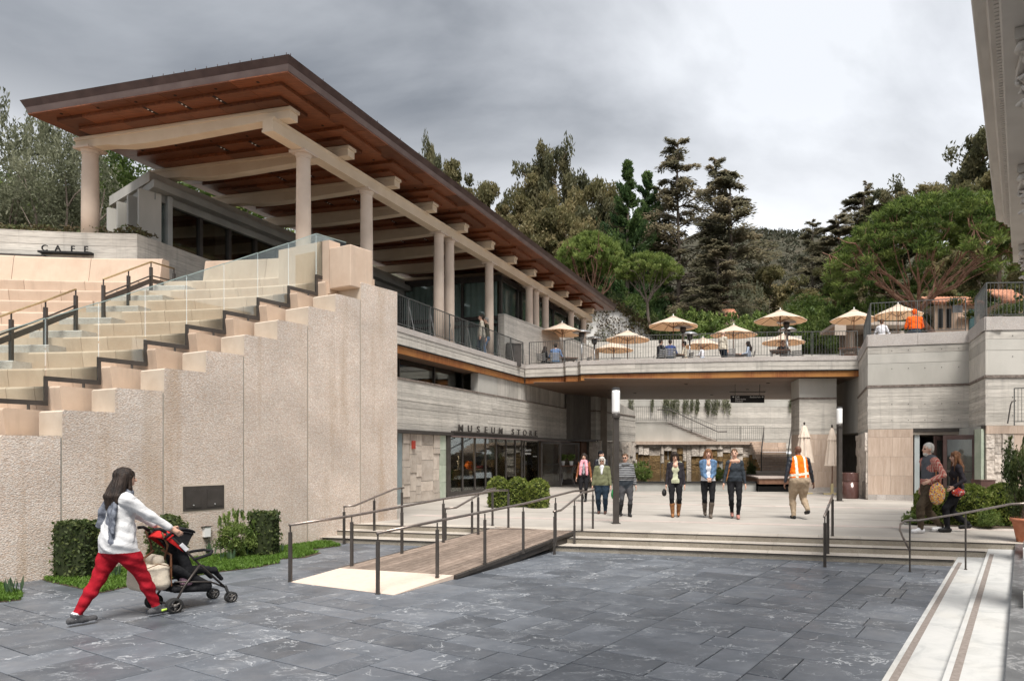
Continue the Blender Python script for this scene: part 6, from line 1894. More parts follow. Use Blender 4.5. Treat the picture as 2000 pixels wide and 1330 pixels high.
def tuft(label, x, y, n, h, seed, mat=L_DARK):
    p = G(x, y, .0); r = np.random.default_rng(seed); lf = Leaf()
    c = np.stack([r.normal(0, .05, n), r.normal(0, .05, n), np.full(n, h * .5)], 1)
    lf.add(c, h * 1.05, .03, r, None, dirs=np.array([[0, 0, 1.0]]), spread=.22)
    o = bpy.data.objects.new('daffodil_plant', lf.mesh('daffodil_plant', mat)); C.objects.link(o); o.location = p
    tag(o, label, 'plant', 'daffodil tufts in the lawn strip')
L_DAF = m_leaf('daffodil leaf', (.05, .10, .05), (.09, .15, .08), (.14, .20, .11), .3)
for i, (x, y, n, h, lb) in enumerate(((25, 1162, 22, .22, 'daffodil leaves at the far left edge'), (225, 1128, 14, .2, 'daffodil leaves behind the walking woman'), (285, 1108, 14, .22, 'daffodil leaves between woman and stroller'), (410, 1088, 20, .26, 'tall daffodil leaves right of the stroller'),
                                  (447, 1096, 12, .2, 'short daffodil leaves in front of the light green shrub'), (483, 1088, 22, .26, 'daffodil leaves between the two right-hand wall shrubs'), (540, 1082, 14, .2, 'daffodil leaves at the right end of the strip'))):
    tuft(lb, x, y, n, h, i, L_DAF)
lf = Leaf(); rng = np.random.default_rng(8); rr = random.Random(8)
for i in range(420):
    a = radians(rr.uniform(-30, -2.2)); r = rr.uniform(19.95, 20.7)
    p = arc(r, a, 7.74 + rr.uniform(0, .22)); lf.add(blob(p, (.2, .2, .1), 22, rng, .1), .11, .05, rng, rr.uniform(.35, 1))
for i in range(150):
    a = radians(rr.choice([rr.uniform(-30, -13), rr.uniform(-9, -2.2), rr.uniform(-20, -15.5)])); L = rr.uniform(.1, .5) * (1.2 if a < radians(-14) else .8)
    p = arc(19.98, a, 7.74); t = rng.uniform(0, 1, 30)
    c = np.array(p) + np.stack([rng.normal(0, .03, 30), rng.normal(0, .03, 30), -t * L], 1); lf.add(c, .09, .035, rng, rr.uniform(0, .45), dirs=np.array([[0, 0, -1.0]]), spread=.6)
o = bpy.data.objects.new('trailing_plants', lf.mesh('trailing_plants', L_VINE)); C.objects.link(o); stuff(o, 'brownish trailing plants spilling over the cafe wall', 'plants')
lf = Leaf()
for x0, x1, n in ((1230, 1238, 5), (1268, 1276, 4), (1296, 1328, 26), (1336, 1345, 6), (1350, 1365, 10), (1376, 1425, 24), (1542, 1548, 4)):
    for k in range(n):
        x = rr.uniform(x0, x1); D_ = 46.9; L = rr.uniform(.4, 1.1); t = rng.uniform(0, 1, 40)
        c = np.array([PX(x, D_), D_, 5.55]) + np.stack([rng.normal(0, .05, 40), rng.normal(-.06, .05, 40), -t * L], 1); lf.add(c, .16, .05, rng, rr.random(), dirs=np.array([[0, 0, -1.0]]), spread=.6)
o = bpy.data.objects.new('hanging_rosemary', lf.mesh('hanging_rosemary', L_OLIVE)); C.objects.link(o); stuff(o, 'hanging green trailers on the back wall under the bridge', 'plants')
lf = Leaf()
for i in range(760):
    x, y = rr.uniform(1120, 1300), rr.uniform(588, 690)
    top = 592 + max(0, x - 1206) * .72
    if y < top - 3: continue
    edge = exp(-((y - top) / 16.0) ** 2)
    if rr.random() > .16 + .85 * edge * (1 if x > 1190 else .4): continue
    p = P3(x, y, 49.85); lf.add(blob(p, (.45, .12, .35), 16, rng, .1), .2, .1, rng, rr.uniform(.1, .8))
o = bpy.data.objects.new('creeper', lf.mesh('creeper', L_VINE)); C.objects.link(o); stuff(o, 'bare-stemmed creeper over the white garden wall', 'creeper')
hs = thing('tiled_house', 'peach stucco house with clay tile roof behind the right-hand railing', 'house', (PX(1868, 52), 52, 6), world=True)
x0, x1 = PX(1825, 52), PX(1915, 52)
m = MB(); m.box(x0, x1, 52, 56, 6, PZ(596, 52)); m.build('wall', HOUSEW, hs)
for i in range(14):
    xx = x0 - .2 + (x1 - x0 + .4) * i / 14; zz = PZ(594, 52)
    m = MB(); m.tube([(xx + .13, 51.7, zz), (xx + .13, 54, zz + .9)], .15, 7); m.build('roof_tile', ROOFT, hs)
for xa, xb, ya, yb, mt in ((1833, 1842, 603, 640, 'w'), (1850, 1858, 603, 640, 'w'), (1893, 1906, 604, 645, 'd')):
    m = MB(); m.box(PX(xa, 51.9), PX(xb, 51.9), 51.9, 52.05, PZ(yb, 51.9), PZ(ya, 51.9)); w_ = m.build('window' if mt == 'w' else 'door', simple('teal shutter', (.05, .10, .11), (.07, .13, .14), 4, .5) if mt == 'd' else BLACK, hs)
m = MB(); m.box(PX(1872, 51.8), PX(1896, 51.8), 51.7, 51.95, PZ(622, 51.8), PZ(619, 51.8)); m.build('ledge', HOUSEW, hs)
for lab, x0, x1, yt, yb, d in (('small clay tile roof above the railing at the right edge', 1955, 2010, 570, 590, 48), ('small red tiled roof among the trees above the parasols', 1416, 1442, 608, 620, 55)):
    h2 = thing('tiled_roof_hut', lab, 'hut', (PX(x0, d), d, PZ(640, d)), world=True); a, b = PX(x0, d), PX(x1, d)
    m = MB(); m.box(a, b, d, d + 3, PZ(680, d), PZ(yb, d)); m.build('wall', HOUSEW, h2)
    for i in range(9):
        xx = a + (b - a) * (i + .5) / 9; m = MB(); m.tube([(xx, d - .2, PZ(yb, d)), (xx, d + 2.2, PZ(yt, d) + .6)], (b - a) / 17, 7); m.build('roof_tile', ROOFT, h2)
# figures: one smooth surface grown from a distance field
def surfnets(v, o, h):
    s = v < 0
    n = np.array(v.shape) - 1
    c = np.zeros(n, np.int8)
    cor = [(i, j, k) for i in (0, 1) for j in (0, 1) for k in (0, 1)]
    for i, j, k in cor: c += s[i:i + n[0], j:j + n[1], k:k + n[2]]
    act = (c > 0) & (c < 8)
    ii = np.argwhere(act); idx = -np.ones(n, np.int64); idx[act] = np.arange(len(ii))
    P = np.zeros((len(ii), 3)); cnt = np.zeros(len(ii))
    for a in cor:
        for ax in range(3):
            if a[ax]: continue
            b = list(a); b[ax] = 1
            va = v[ii[:, 0] + a[0], ii[:, 1] + a[1], ii[:, 2] + a[2]]; vb = v[ii[:, 0] + b[0], ii[:, 1] + b[1], ii[:, 2] + b[2]]
            m = (va < 0) != (vb < 0); t = np.where(m, va / np.where(m, va - vb, 1), 0)
            q = np.array(a, float)[None] + np.zeros((len(ii), 3)); q[:, ax] += t
            P += q * m[:, None]; cnt += m
    V = (ii + P / cnt[:, None]) * h + o
    Q = []
    for ax in range(3):
        b, d = (ax + 1) % 3, (ax + 2) % 3
        sl0 = [slice(None)] * 3; sl1 = [slice(None)] * 3
        sl0[ax] = slice(0, -1); sl1[ax] = slice(1, None)
        ch = s[tuple(sl0)] != s[tuple(sl1)]
        e = np.argwhere(ch); e = e[(e[:, b] > 0) & (e[:, d] > 0) & (e[:, b] < v.shape[b] - 1) & (e[:, d] < v.shape[d] - 1)]
        f = s[e[:, 0], e[:, 1], e[:, 2]]
        def cell(db, dd):
            q = e.copy(); q[:, b] -= db; q[:, d] -= dd; return idx[q[:, 0], q[:, 1], q[:, 2]]
        q = np.stack([cell(1, 1), cell(0, 1), cell(0, 0), cell(1, 0)], 1)
        q[~f] = q[~f][:, ::-1]
        Q.append(q)
    return V, np.concatenate(Q)
class Field:
    def __init__(self): self.p = []
    def cone(self, a, b, ra, rb, tag, k=.025, flat=None):
        self.p.append(('c', np.array(a, float), np.array(b, float), ra, rb, tag, k, flat)); return self
    def ell(self, c, r, tag, k=.03, rot=0.0, tilt=0.0):
        self.p.append(('e', np.array(c, float), np.array(r, float), rot, tilt, tag, k, None)); return self
    def build(self, h, noise=0.0):
        lo = np.full(3, 1e9); hi = -lo
        for p in self.p:
            if p[0] == 'c':
                r = max(p[3], p[4]); lo = np.minimum(lo, np.minimum(p[1], p[2]) - r); hi = np.maximum(hi, np.maximum(p[1], p[2]) + r)
            else: lo = np.minimum(lo, p[1] - p[2].max()); hi = np.maximum(hi, p[1] + p[2].max())
        lo -= 3 * h; hi += 3 * h
        n = np.ceil((hi - lo) / h).astype(int) + 1
        D = np.full(n, .2); B = np.full(n, 9.0); T = np.zeros(n, np.int16)
        tags = []
        for p in self.p:
            tag, k = p[5], p[6]
            if tag not in tags: tags.append(tag)
            ti = tags.index(tag)
            if p[0] == 'c': r = max(p[3], p[4]); a0 = np.minimum(p[1], p[2]) - r; a1 = np.maximum(p[1], p[2]) + r
            else: r = p[2].max(); a0 = p[1] - r; a1 = p[1] + r
            mg = k + 2.5 * h
            i0 = np.clip(((a0 - mg - lo) / h).astype(int), 0, n - 1); i1 = np.clip(((a1 + mg - lo) / h).astype(int) + 2, 1, n)
            sl = tuple(slice(i0[j], i1[j]) for j in range(3))
            X, Y, Z = np.meshgrid(*[lo[j] + h * np.arange(i0[j], i1[j]) for j in range(3)], indexing='ij')
            if p[0] == 'c':
                a, b = p[1], p[2]; ab = b - a; L2 = max(ab @ ab, 1e-9)
                x, y, z = X - a[0], Y - a[1], Z - a[2]
                t = np.clip((x * ab[0] + y * ab[1] + z * ab[2]) / L2, 0, 1)
                x, y, z = x - t * ab[0], y - t * ab[1], z - t * ab[2]
                sc = 1.0
                if p[7] is not None:
                    ax, f = np.array(p[7][0], float), p[7][1]; ax /= np.linalg.norm(ax)
                    dt = (x * ax[0] + y * ax[1] + z * ax[2]) * (f - 1); x, y, z = x + dt * ax[0], y + dt * ax[1], z + dt * ax[2]; sc = .8
                d = (np.sqrt(x * x + y * y + z * z) - (p[3] + (p[4] - p[3]) * t)) * sc
            else:
                x, y, z = X - p[1][0], Y - p[1][1], Z - p[1][2]
                if p[3]: cs, sn = cos(p[3]), sin(p[3]); x, y = x * cs + y * sn, -x * sn + y * cs
                if p[4]: cs, sn = cos(p[4]), sin(p[4]); y, z = y * cs + z * sn, -y * sn + z * cs
                r = p[2]; q = np.sqrt((x / r[0]) ** 2 + (y / r[1]) ** 2 + (z / r[2]) ** 2)
                d = (q - 1) * r.min() * (.5 + .5 * np.minimum(1, 1.0))
            cur = D[sl]; hh = np.maximum(k - np.abs(cur - d), 0) / k
            D[sl] = np.minimum(cur, d) - hh * hh * k * .25
            m = d < B[sl]; B[sl] = np.where(m, d, B[sl]); T[sl] = np.where(m, ti, T[sl])
        V, Q = surfnets(D, lo, h)
        c = V[Q].mean(1); ci = np.clip(np.rint((c - lo) / h).astype(int), 0, n - 1)
        return V, Q, T[ci[:, 0], ci[:, 1], ci[:, 2]], tags
def ik(a, b, l1, l2, pole):
    a, b, pole = np.array(a, float), np.array(b, float), np.array(pole, float)
    d = b - a; L = np.linalg.norm(d); mx = (l1 + l2) * .998
    if L > mx: b = a + d / L * mx; d = b - a; L = mx
    u = d / L; x = (l1 * l1 - l2 * l2 + L * L) / (2 * L); y = sqrt(max(0, l1 * l1 - x * x))
    w = pole - u * (pole @ u); w /= np.linalg.norm(w) + 1e-9
    return a + u * x + w * y, b
CL = {}
def cl(name, *a, **k):
    if name not in CL: CL[name] = m_cloth(name, *a, **k)
    return CL[name]
SKIN = simple('light skin', (.56, .34, .25), (.62, .39, .29), 12, .55)
SKIND = simple('brown skin', (.12, .055, .035), (.16, .08, .05), 12, .5)
EYE = simple('eye dark', (.03, .02, .018), None, rough=.3)
LIP = simple('lip', (.42, .16, .13), None, rough=.5)
def hairm(name, c1, c2):
    return simple(name, c1, c2, 26, .58, spec=.3, stretch=(1, 1, .16), bump=.9, bscale=70, bdist=.012)
HAIRK = hairm('black hair', (.010, .007, .006), (.035, .022, .016)); HAIRB = hairm('brown hair', (.055, .026, .012), (.15, .075, .035))
HAIRA = hairm('auburn hair', (.10, .042, .018), (.22, .105, .05)); HAIRW = hairm('white hair', (.50, .48, .44), (.68, .66, .61)); HAIRG = hairm('grey hair', (.15, .14, .13), (.30, .28, .26))
def person(label, loc, yaw, h=1.65, vox=.0095, group=None, build=1.0, fem=True, feet=((-.09, .0), (.09, .0)), heel=(0, 0), pelvis=None, hands=None, lean=0.0, side=0.0,
           head=(0, 0, 0), mats=None, hair='short', hairmat=None, boots=0.0, hem=.0, loose=1.0, pants_w=1.0, seated=False, extra=None, glasses=False, hat=None, sleeve_w=1.0, collar=None, foot_yaw=(0, 0), knees=(None, None), fold=True):
    s = h / 1.68; b = build
    M = dict(top=cl('plain top', (.2, .2, .2)), sleeve=None, pants=cl('black leggings', (.012, .012, .014), (.02, .02, .022)), shoe=BLACK, skin=SKIN, hair=HAIRB)
    M.update(mats or {}); M['sleeve'] = M['sleeve'] or M['top']
    f = Field()
    ph = (pelvis if pelvis is not None else .90) * s
    P = np.array([0, 0, ph])
    hw = .088 * s * (1.08 if fem else 1.0)
    feetp = []
    for i, sg in enumerate((-1, 1)):
        ft = np.array([feet[i][0] * s, feet[i][1] * s, (.085 + heel[i]) * s]); hp = P + [sg * hw, 0, -.03 * s]
        fy = foot_yaw[i]; fwd = np.array([sin(fy), cos(fy), 0])
        kn, an = ik(hp, ft, .42 * s, .405 * s, np.array([sg * .10, 1, .0]) if knees[i] is None else knees[i])
        tb, tk, ta = .088 * s * b * pants_w * (1.06 if fem else 1), .060 * s * pants_w, .040 * s * (pants_w if pants_w > 1.1 else 1)
        f.cone(hp, hp + (kn - hp) * .45, tb * 1.04, tb * .86, 'pants', .03).cone(hp + (kn - hp) * .45, kn, tb * .86, tk, 'pants', .03)
        f.cone(kn, kn + (an - kn) * .35, tk * .97, tk * 1.02 if pants_w < 1.1 else tk, 'pants').cone(kn + (an - kn) * .35, an, tk * 1.0, ta, 'pants')
        pitch = heel[i] * 1.9
        toe = an + fwd * .155 * s * cos(pitch) + np.array([0, 0, -.052 * s - .155 * s * sin(pitch) * .75]); he = an - fwd * .05 * s + np.array([0, 0, -.05 * s])
        if heel[i] > .0: toe[2] = max(toe[2], .028 * s)
        if boots:
            bt = an + (kn - an) * boots
            f.cone(an + (kn - an) * .12, bt, .052 * s, .066 * s, 'shoe', .012)
        f.cone(he, toe, .038 * s, .034 * s, 'shoe', .012).cone(an, he * .5 + toe * .5, .044 * s, .04 * s, 'shoe', .02)
        f.cone(he + [0, 0, -.026 * s], toe + [0, 0, -.02 * s], .026 * s, .027 * s, 'sole', .006)
        feetp.append((an, toe))
    up = np.array([side, lean, 1.0]); up /= np.linalg.norm(up)
    ch = P + up * .34 * s; sh = P + up * .475 * s
    wst = P + up * .15 * s
    f.ell(P + [0, -.01 * s, .02 * s], (.165 * s * b, .125 * s * b, .125 * s), 'pants' if hem <= 0 else 'pants', .04)
    f.ell(P + [0, -.055 * s, -.03 * s], (.135 * s * b, .09 * s * b, .10 * s), 'pants', .04)
    dp = .112 * s * b * loose; wd = .142 * s * b * loose
    f.ell(wst, (wd, dp, .16 * s), 'top', .05)
    f.ell(ch, (.162 * s * (b * .5 + .5) * (.94 if fem else 1.06) * (loose * .5 + .5), .115 * s * (b * .5 + .5), .17 * s), 'top', .05)
    shw = (.158 if fem else .185) * s * (b * .4 + .6)
    SL = sh + [-shw, 0, -.015 * s]; SR = sh + [shw, 0, -.015 * s]
    f.cone(SL + [.03 * s, 0, .01 * s], SR + [-.03 * s, 0, .01 * s], .062 * s, .062 * s, 'top', .05)
    f.cone(SL, sh + [0, 0, .06 * s], .05 * s, .05 * s, 'top', .04).cone(SR, sh + [0, 0, .06 * s], .05 * s, .05 * s, 'top', .04)
    if fem:
        for sg in (-1, 1): f.ell(ch + [sg * .062 * s, .075 * s, -.01 * s], (.058 * s, .045 * s, .06 * s), 'top', .05)
    if hem > 0:
        hz = P + up * (.12 - hem) * s
        f.cone(wst, hz + up * .10 * s, wd * .98, (.178 * s * b) * (loose * .4 + .6), 'top', .03, flat=((0, 1, 0), 1.30))
    nk = sh + up * .055 * s; hy, hp_, hr_ = head
    hd = nk + np.array([sin(hy) * .02 + hr_ * .12, .028 + hp_ * -.05 + lean * .02, .155 - abs(hp_) * .02]) * s
    f.cone(nk - up * .05 * s, hd - np.array([0, .015, .04]) * s, .056 * s, .050 * s, 'skin', .02)
    Rz = np.array([[cos(hy), -sin(hy), 0], [sin(hy), cos(hy), 0], [0, 0, 1]]); Rx = np.array([[1, 0, 0], [0, cos(hp_), -sin(hp_)], [0, sin(hp_), cos(hp_)]]); Ry = np.array([[cos(hr_), 0, sin(hr_)], [0, 1, 0], [-sin(hr_), 0, cos(hr_)]])
    R = Rz @ Ry @ Rx
    def hpnt(x, y, z): return hd + R @ (np.array([x, y, z]) * s)
    f.ell(hpnt(0, -.008, .028), (.074 * s, .092 * s, .088 * s), 'skin', .02, hy)
    f.ell(hpnt(0, .028, -.035), (.054 * s, .058 * s, .068 * s), 'skin', .03, hy)
    f.cone(hpnt(0, .084, .015), hpnt(0, .103, -.018), .010 * s, .015 * s, 'skin', .012)
    for sg in (-1, 1):
        f.ell(hpnt(sg * .076, -.005, -.005), (.012 * s, .02 * s, .03 * s), 'skin', .008, hy)
        f.ell(hpnt(sg * .030, .078, .014), (.0125 * s, .010 * s, .0065 * s), 'eye', .003)
        f.cone(hpnt(sg * .014, .083, .034), hpnt(sg * .045, .072, .036), .004 * s, .0035 * s, 'brow', .003)
    f.cone(hpnt(-.018, .081, -.052), hpnt(.018, .081, -.052), .0085 * s, .0085 * s, 'lip', .004)
    if glasses:
        f.cone(hpnt(-.034, .088, .014), hpnt(.034, .088, .014), .019 * s, .019 * s, 'glasses', .004); f.cone(hpnt(-.07, .05, .016), hpnt(-.06, .0, .016), .008 * s, .006 * s, 'glasses', .004); f.cone(hpnt(.07, .05, .016), hpnt(.06, .0, .016), .008 * s, .006 * s, 'glasses', .004)
    hands = hands or ((-.25, .06, .78), (.25, .06, .78))
    HP = []
    for i, sg in enumerate((-1, 1)):
        S0 = SL if sg < 0 else SR; tg = np.array(hands[i][:3]) * s
        el, wr = ik(S0, tg, .275 * s, .245 * s, np.array([sg * .45, -1, -.15]) if len(hands[i]) < 4 else hands[i][3])
        f.cone(S0, el, .053 * s * sleeve_w * (b * .4 + .6), .043 * s * sleeve_w, 'sleeve', .035).cone(el, el + (wr - el) * .93, .042 * s * sleeve_w, .032 * s * sleeve_w, 'sleeve', .02)
        ax = (wr - el) / np.linalg.norm(wr - el)
        f.cone(el + (wr - el) * .9, wr + ax * .01 * s, .027 * s, .025 * s, 'skin', .01)
        pal = wr + ax * .06 * s
        sdv = np.cross(ax, np.array([sg, 0.0, 0.0]));
        if np.linalg.norm(sdv) < .3: sdv = np.cross(ax, np.array([0, 1.0, 0]))
        sdv /= np.linalg.norm(sdv); nrm = np.cross(ax, sdv)
        f.cone(wr + ax * .025 * s, pal + ax * .02 * s, .027 * s, .031 * s, 'skin', .012, flat=(nrm, 1.7))
        inw = nrm * (1 if nrm[0] * sg < 0 else -1)
        for q, ln in ((-1.5, .062), (-.5, .072), (.5, .068), (1.5, .054)):
            b0 = pal + ax * .035 * s + sdv * q * .0165 * s; b1 = b0 + ax * ln * .55 * s + inw * .008 * s; b2 = b1 + (ax * .55 + inw * .8) * ln * .5 * s
            f.cone(b0, b1, .0095 * s, .009 * s, 'skin', .004).cone(b1, b2, .009 * s, .0078 * s, 'skin', .004)
        tv = sdv * (1 if sdv[1] > 0 else -1)
        t0 = wr + ax * .03 * s + tv * .022 * s; t1 = t0 + (ax * .6 + tv * .7 + inw * .3) * .04 * s; f.cone(t0, t1, .012 * s, .010 * s, 'skin', .006).cone(t1, t1 + (ax + inw * .4) * .03 * s, .010 * s, .008 * s, 'skin', .005)
        HP.append((wr, pal))
    J = dict(P=P, sh=sh, ch=ch, wst=wst, SL=SL, SR=SR, hd=hd, hp=hpnt, HP=HP, s=s, nk=nk, up=up, feet=feetp)
    if extra: extra(f, J)
    V, Q, T, tags = f.build(vox)
    ct = V[Q].mean(1); ti = {t: i for i, t in enumerate(tags)}
    hz_ = P[2] + (.12 - hem if hem > 0 else .10) * s + lean * .1
    if 'tape' in J:
        zr = ct[:, 2] - P[2] - ct[:, 0] * .12; mk = (T == ti['vest']) & ((np.abs(zr - .14 * s) < .028) | ((np.abs(np.abs(ct[:, 0] + .0) - .105 * s) < .026) & (ct[:, 2] < sh[2] + .1)))
        tags = tags + ['tape']; T = np.where(mk, len(tags) - 1, T)
    if 'vest' in ti: T = np.where((T == ti['vest']) & (ct[:, 2] < P[2] + (.0 if 'tape' in J else .12) * s), ti['pants'] if 'tape' in J else ti['top'], T)
    isb = (T == ti['top']) | (T == ti['pants']); T = np.where(isb, np.where(ct[:, 2] > hz_, ti['top'], ti['pants']), T)
    MM = {'top': M['top'], 'sleeve': M['sleeve'], 'pants': M['pants'], 'shoe': M['shoe'], 'sole': M.get('sole', BLACK), 'skin': M['skin'], 'eye': EYE, 'brow': M.get('brow', M['hair'] if hair != 'bald' else M['skin']), 'lip': M.get('lip', LIP if fem else M['skin']), 'glasses': BLACK}
    fa = (.0022 if vox > .008 else .0034) * s
    w1 = np.sin(V[:, 2] * 61 + V[:, 1] * 23) + .8 * np.sin(V[:, 2] * 38 - V[:, 0] * 44 + V[:, 1] * 52) * np.sin(V[:, 1] * 17 + V[:, 0] * 11); w2 = np.sin(V[:, 2] * 47 + V[:, 0] * 31 + 1) + .8 * np.sin(V[:, 2] * 33 + V[:, 0] * 57 - V[:, 1] * 29)
    V = V + fa * np.stack([w1, w2, 0 * w1], 1) * (((V[:, 2] < sh[2]) & (V[:, 2] > .12 * s))[:, None])
    me = fast_mesh('body', V, Q, [M.get(t, MM.get(t)) or MM['top'] for t in tags], None, True, T)
    o = bpy.data.objects.new('person', me); C.objects.link(o)
    o.location = loc; o.rotation_euler = (0, 0, -yaw); tag(o, label, 'person', group)
    if hair != 'bald':
        g = Field(); k = .012
        if hair in ('short', 'man'):
            g.ell(hpnt(0, -.022, .045), (.084 * s, .098 * s, .088 * s), 'h', k, hy)
            g.ell(hpnt(0, -.055, -.01), (.074 * s, .06 * s, .07 * s), 'h', k, hy)
        elif hair == 'bob':
            g.ell(hpnt(0, -.022, .045), (.088 * s, .10 * s, .09 * s), 'h', k, hy)
            for sg in (-1, 1): g.cone(hpnt(sg * .075, .0, .03), hpnt(sg * .078, .01, -.085), .03 * s, .026 * s, 'h', .02)
            g.cone(hpnt(0, -.06, .0), hpnt(0, -.06, -.09), .07 * s, .06 * s, 'h', .02); g.cone(hpnt(-.05, .06, .085), hpnt(.05, .06, .085), .028 * s, .028 * s, 'h', .02)
        elif hair == 'bun':
            g.ell(hpnt(0, -.02, .043), (.082 * s, .096 * s, .086 * s), 'h', k, hy); g.ell(hpnt(0, -.11, .0), (.04 * s, .04 * s, .04 * s), 'h', k)
        else:
            L = {'long': .42, 'vlong': .58, 'mid': .28}[hair]
            g.ell(hpnt(0, -.014, .046), (.09 * s, .10 * s, .088 * s), 'h', k, hy)
            bk = R @ np.array([0, -1, 0]); rt_ = R @ np.array([1, 0, 0])
            rr_ = random.Random(int(abs(h) * 1000))
            for q in range(-4, 5):
                u = q / 4
                a0 = hpnt(u * .07, -.05 + .025 * abs(u), .03); a1 = sh + rt_ * u * .11 * s + bk * (.115 - .05 * abs(u)) * s + np.array([0, 0, .02 * s])
                a2 = a1 + np.array([rr_.uniform(-.02, .02), -.015 * s + rr_.uniform(-.015, .015), -L * .7 * s * (1 - .22 * abs(u) * rr_.random())])
                hv = 1.35 if hair == 'mid' else 1.0
                g.cone(a0, a1, .036 * s * hv, .036 * s * hv, 'h', .012).cone(a1, a2, .036 * s * hv, .013 * s, 'h', .012)
            for sg in (-1, 1):
                a0 = hpnt(sg * .078, .02, .02); a1 = hpnt(sg * .085, .02, -.10); a2 = sh + rt_ * sg * .10 * s + R @ np.array([0, .085 * s, 0]) + np.array([0, 0, -L * .45 * s])
                g.cone(a0, a1, .024 * s, .026 * s, 'h', .012).cone(a1, a2, .026 * s, .011 * s, 'h', .012)
        V, Q, T, _ = g.build(vox)
        V = V + .004 * s * np.stack([np.sin(V[:, 0] * 160 + V[:, 2] * 22), np.sin(V[:, 0] * 140 + V[:, 1] * 120), 0 * V[:, 0]], 1)
        ho = bpy.data.objects.new('hair', fast_mesh('hair', V, Q, M['hair'], None, True)); C.objects.link(ho); ho.parent = o
    if hat is not None:
        g = Field(); g.ell(hpnt(0, -.02, .06), (.092 * s, .104 * s, .088 * s), 'h', .01, hy)
        V, Q, T, _ = g.build(vox); ho = bpy.data.objects.new('hat', fast_mesh('hat', V, Q, hat, None, True)); C.objects.link(ho); ho.parent = o
    o['_j'] = 0; del o['_j']
    return o, J
def to_world(o, p):
    y = o.rotation_euler.z; return Vector((o.location.x + p[0] * cos(y) - p[1] * sin(y), o.location.y + p[0] * sin(y) + p[1] * cos(y), o.location.z + p[2]))
def field_obj(f, name, mats, parent=None, vox=.009):
    V, Q, T, tags = f.build(vox)
    o = bpy.data.objects.new(name, fast_mesh(name, V, Q, [mats[t] for t in tags], None, True, T)); C.objects.link(o)
    if parent is not None: o.parent = parent
    return o
DENIM = cl('blue denim', (.075, .14, .25), (.14, .23, .36), 40); DKJEAN = cl('dark jeans', (.012, .022, .035), (.025, .04, .06), 40)
LEGG = cl('black leggings', (.010, .010, .012), (.018, .018, .02)); CHARC = cl('charcoal jumper', (.028, .034, .042), (.042, .05, .06))
OLIVEJ = cl('olive corduroy', (.125, .13, .072), (.165, .17, .10), 80); KHAKI = cl('khaki cotton', (.34, .26, .18), (.41, .32, .23), 20)
ORANGE = cl('orange hi-vis', (.85, .14, .01), (.92, .19, .015), 10); REFL = cl('pale reflective tape', (.75, .74, .55), (.80, .80, .72), 30)
NAVY = cl('black leather', (.012, .014, .02), (.022, .025, .034), 10, .45, spec=.4)
RED = cl('crimson trousers', (.27, .008, .016), (.37, .014, .026), 12); WHITEK = cl('white knit', (.60, .60, .61), (.68, .68, .69), 90)
SCARF = cl('grey blue scarf', (.09, .10, .13), (.20, .215, .25), 25); PINK = cl('pink scarf', (.72, .30, .36), (.80, .42, .47), 18)
STRIPE = cl('striped vest', (.62, .62, .48), (.34, .37, .22), mode='stripe', k=11); CARD = cl('dark cardigan', (.025, .022, .026), (.04, .036, .042))
GREYK = cl('grey marled jumper', (.035, .036, .04), (.26, .265, .275), mode='stripe', k=7); GREYL = cl('grey leggings', (.05, .05, .055), (.075, .075, .08))
PLAID = cl('red plaid shirt', (.33, .035, .03), (.50, .33, .27), mode='check', k=11); VESTG = cl('grey knit gilet', (.075, .08, .092), (.115, .12, .135), 120)
BROWNP = cl('brown trousers', (.058, .042, .028), (.085, .065, .045), 30); WHITES = simple('white trainer', (.62, .62, .64), (.72, .72, .73), 20, .5)
TANB = simple('tan leather boot', (.22, .095, .035), (.30, .14, .055), 14, .5); GREYB = simple('grey-brown leather boot', (.085, .068, .055), (.13, .105, .085), 14, .5)
ROSE = simple('dusty pink shoe', (.36, .16, .13), (.42, .20, .16), 14, .6); WHITET = cl('white tee', (.62, .62, .66), (.70, .70, .73)); BLUESH = cl('blue shirt', (.10, .16, .30), (.15, .22, .36)); CREAMJ = cl('cream jacket', (.52, .47, .38), (.60, .55, .46)); ORJ = cl('orange jacket', (.75, .10, .01), (.82, .14, .02))
DKSHOE = simple('dark trainer', (.055, .055, .06), (.09, .09, .095), 30, .7)
# people on the plaza
GPP = 'people walking on the plaza'
def at(x, y): return G(x, y, .3)
def ex_pink(f, J):
    s = J['s']; sh = J['sh']
    for sg in (-1, 1):
        f.cone(sh + [sg * .06 * s, .06 * s, .06 * s], sh + [sg * .105 * s, .12 * s, -.12 * s], .045 * s, .05 * s, 'scarf', .02); f.cone(sh + [sg * .105 * s, .12 * s, -.12 * s], sh + [sg * .12 * s, .12 * s, -.40 * s], .05 * s, .045 * s, 'scarf', .02)
    f.cone(sh + [-.07 * s, .05 * s, .06 * s], sh + [.07 * s, .05 * s, .06 * s], .05 * s, .05 * s, 'scarf', .02)
    f.cone(J['ch'] + [0, .11 * s, .05 * s], J['wst'] + [0, .12 * s, -.05 * s], .03 * s, .03 * s, 'inner', .01)
person('woman in a pink scarf and black vest walking out of the store', at(1141, 979), pi + .1, 1.55, group=GPP, feet=((-.07, .10), (.07, -.10)), heel=(0, .06), hands=((-.27, .05, .80), (.27, .08, .80)),
       mats=dict(top=CARD, sleeve=cl('rust cardigan', (.22, .075, .035), (.28, .11, .05)), pants=LEGG, shoe=BLACK, hair=HAIRK, scarf=PINK, inner=cl('grey tee', (.3, .3, .32))), hair='mid', hem=.10, extra=ex_pink)
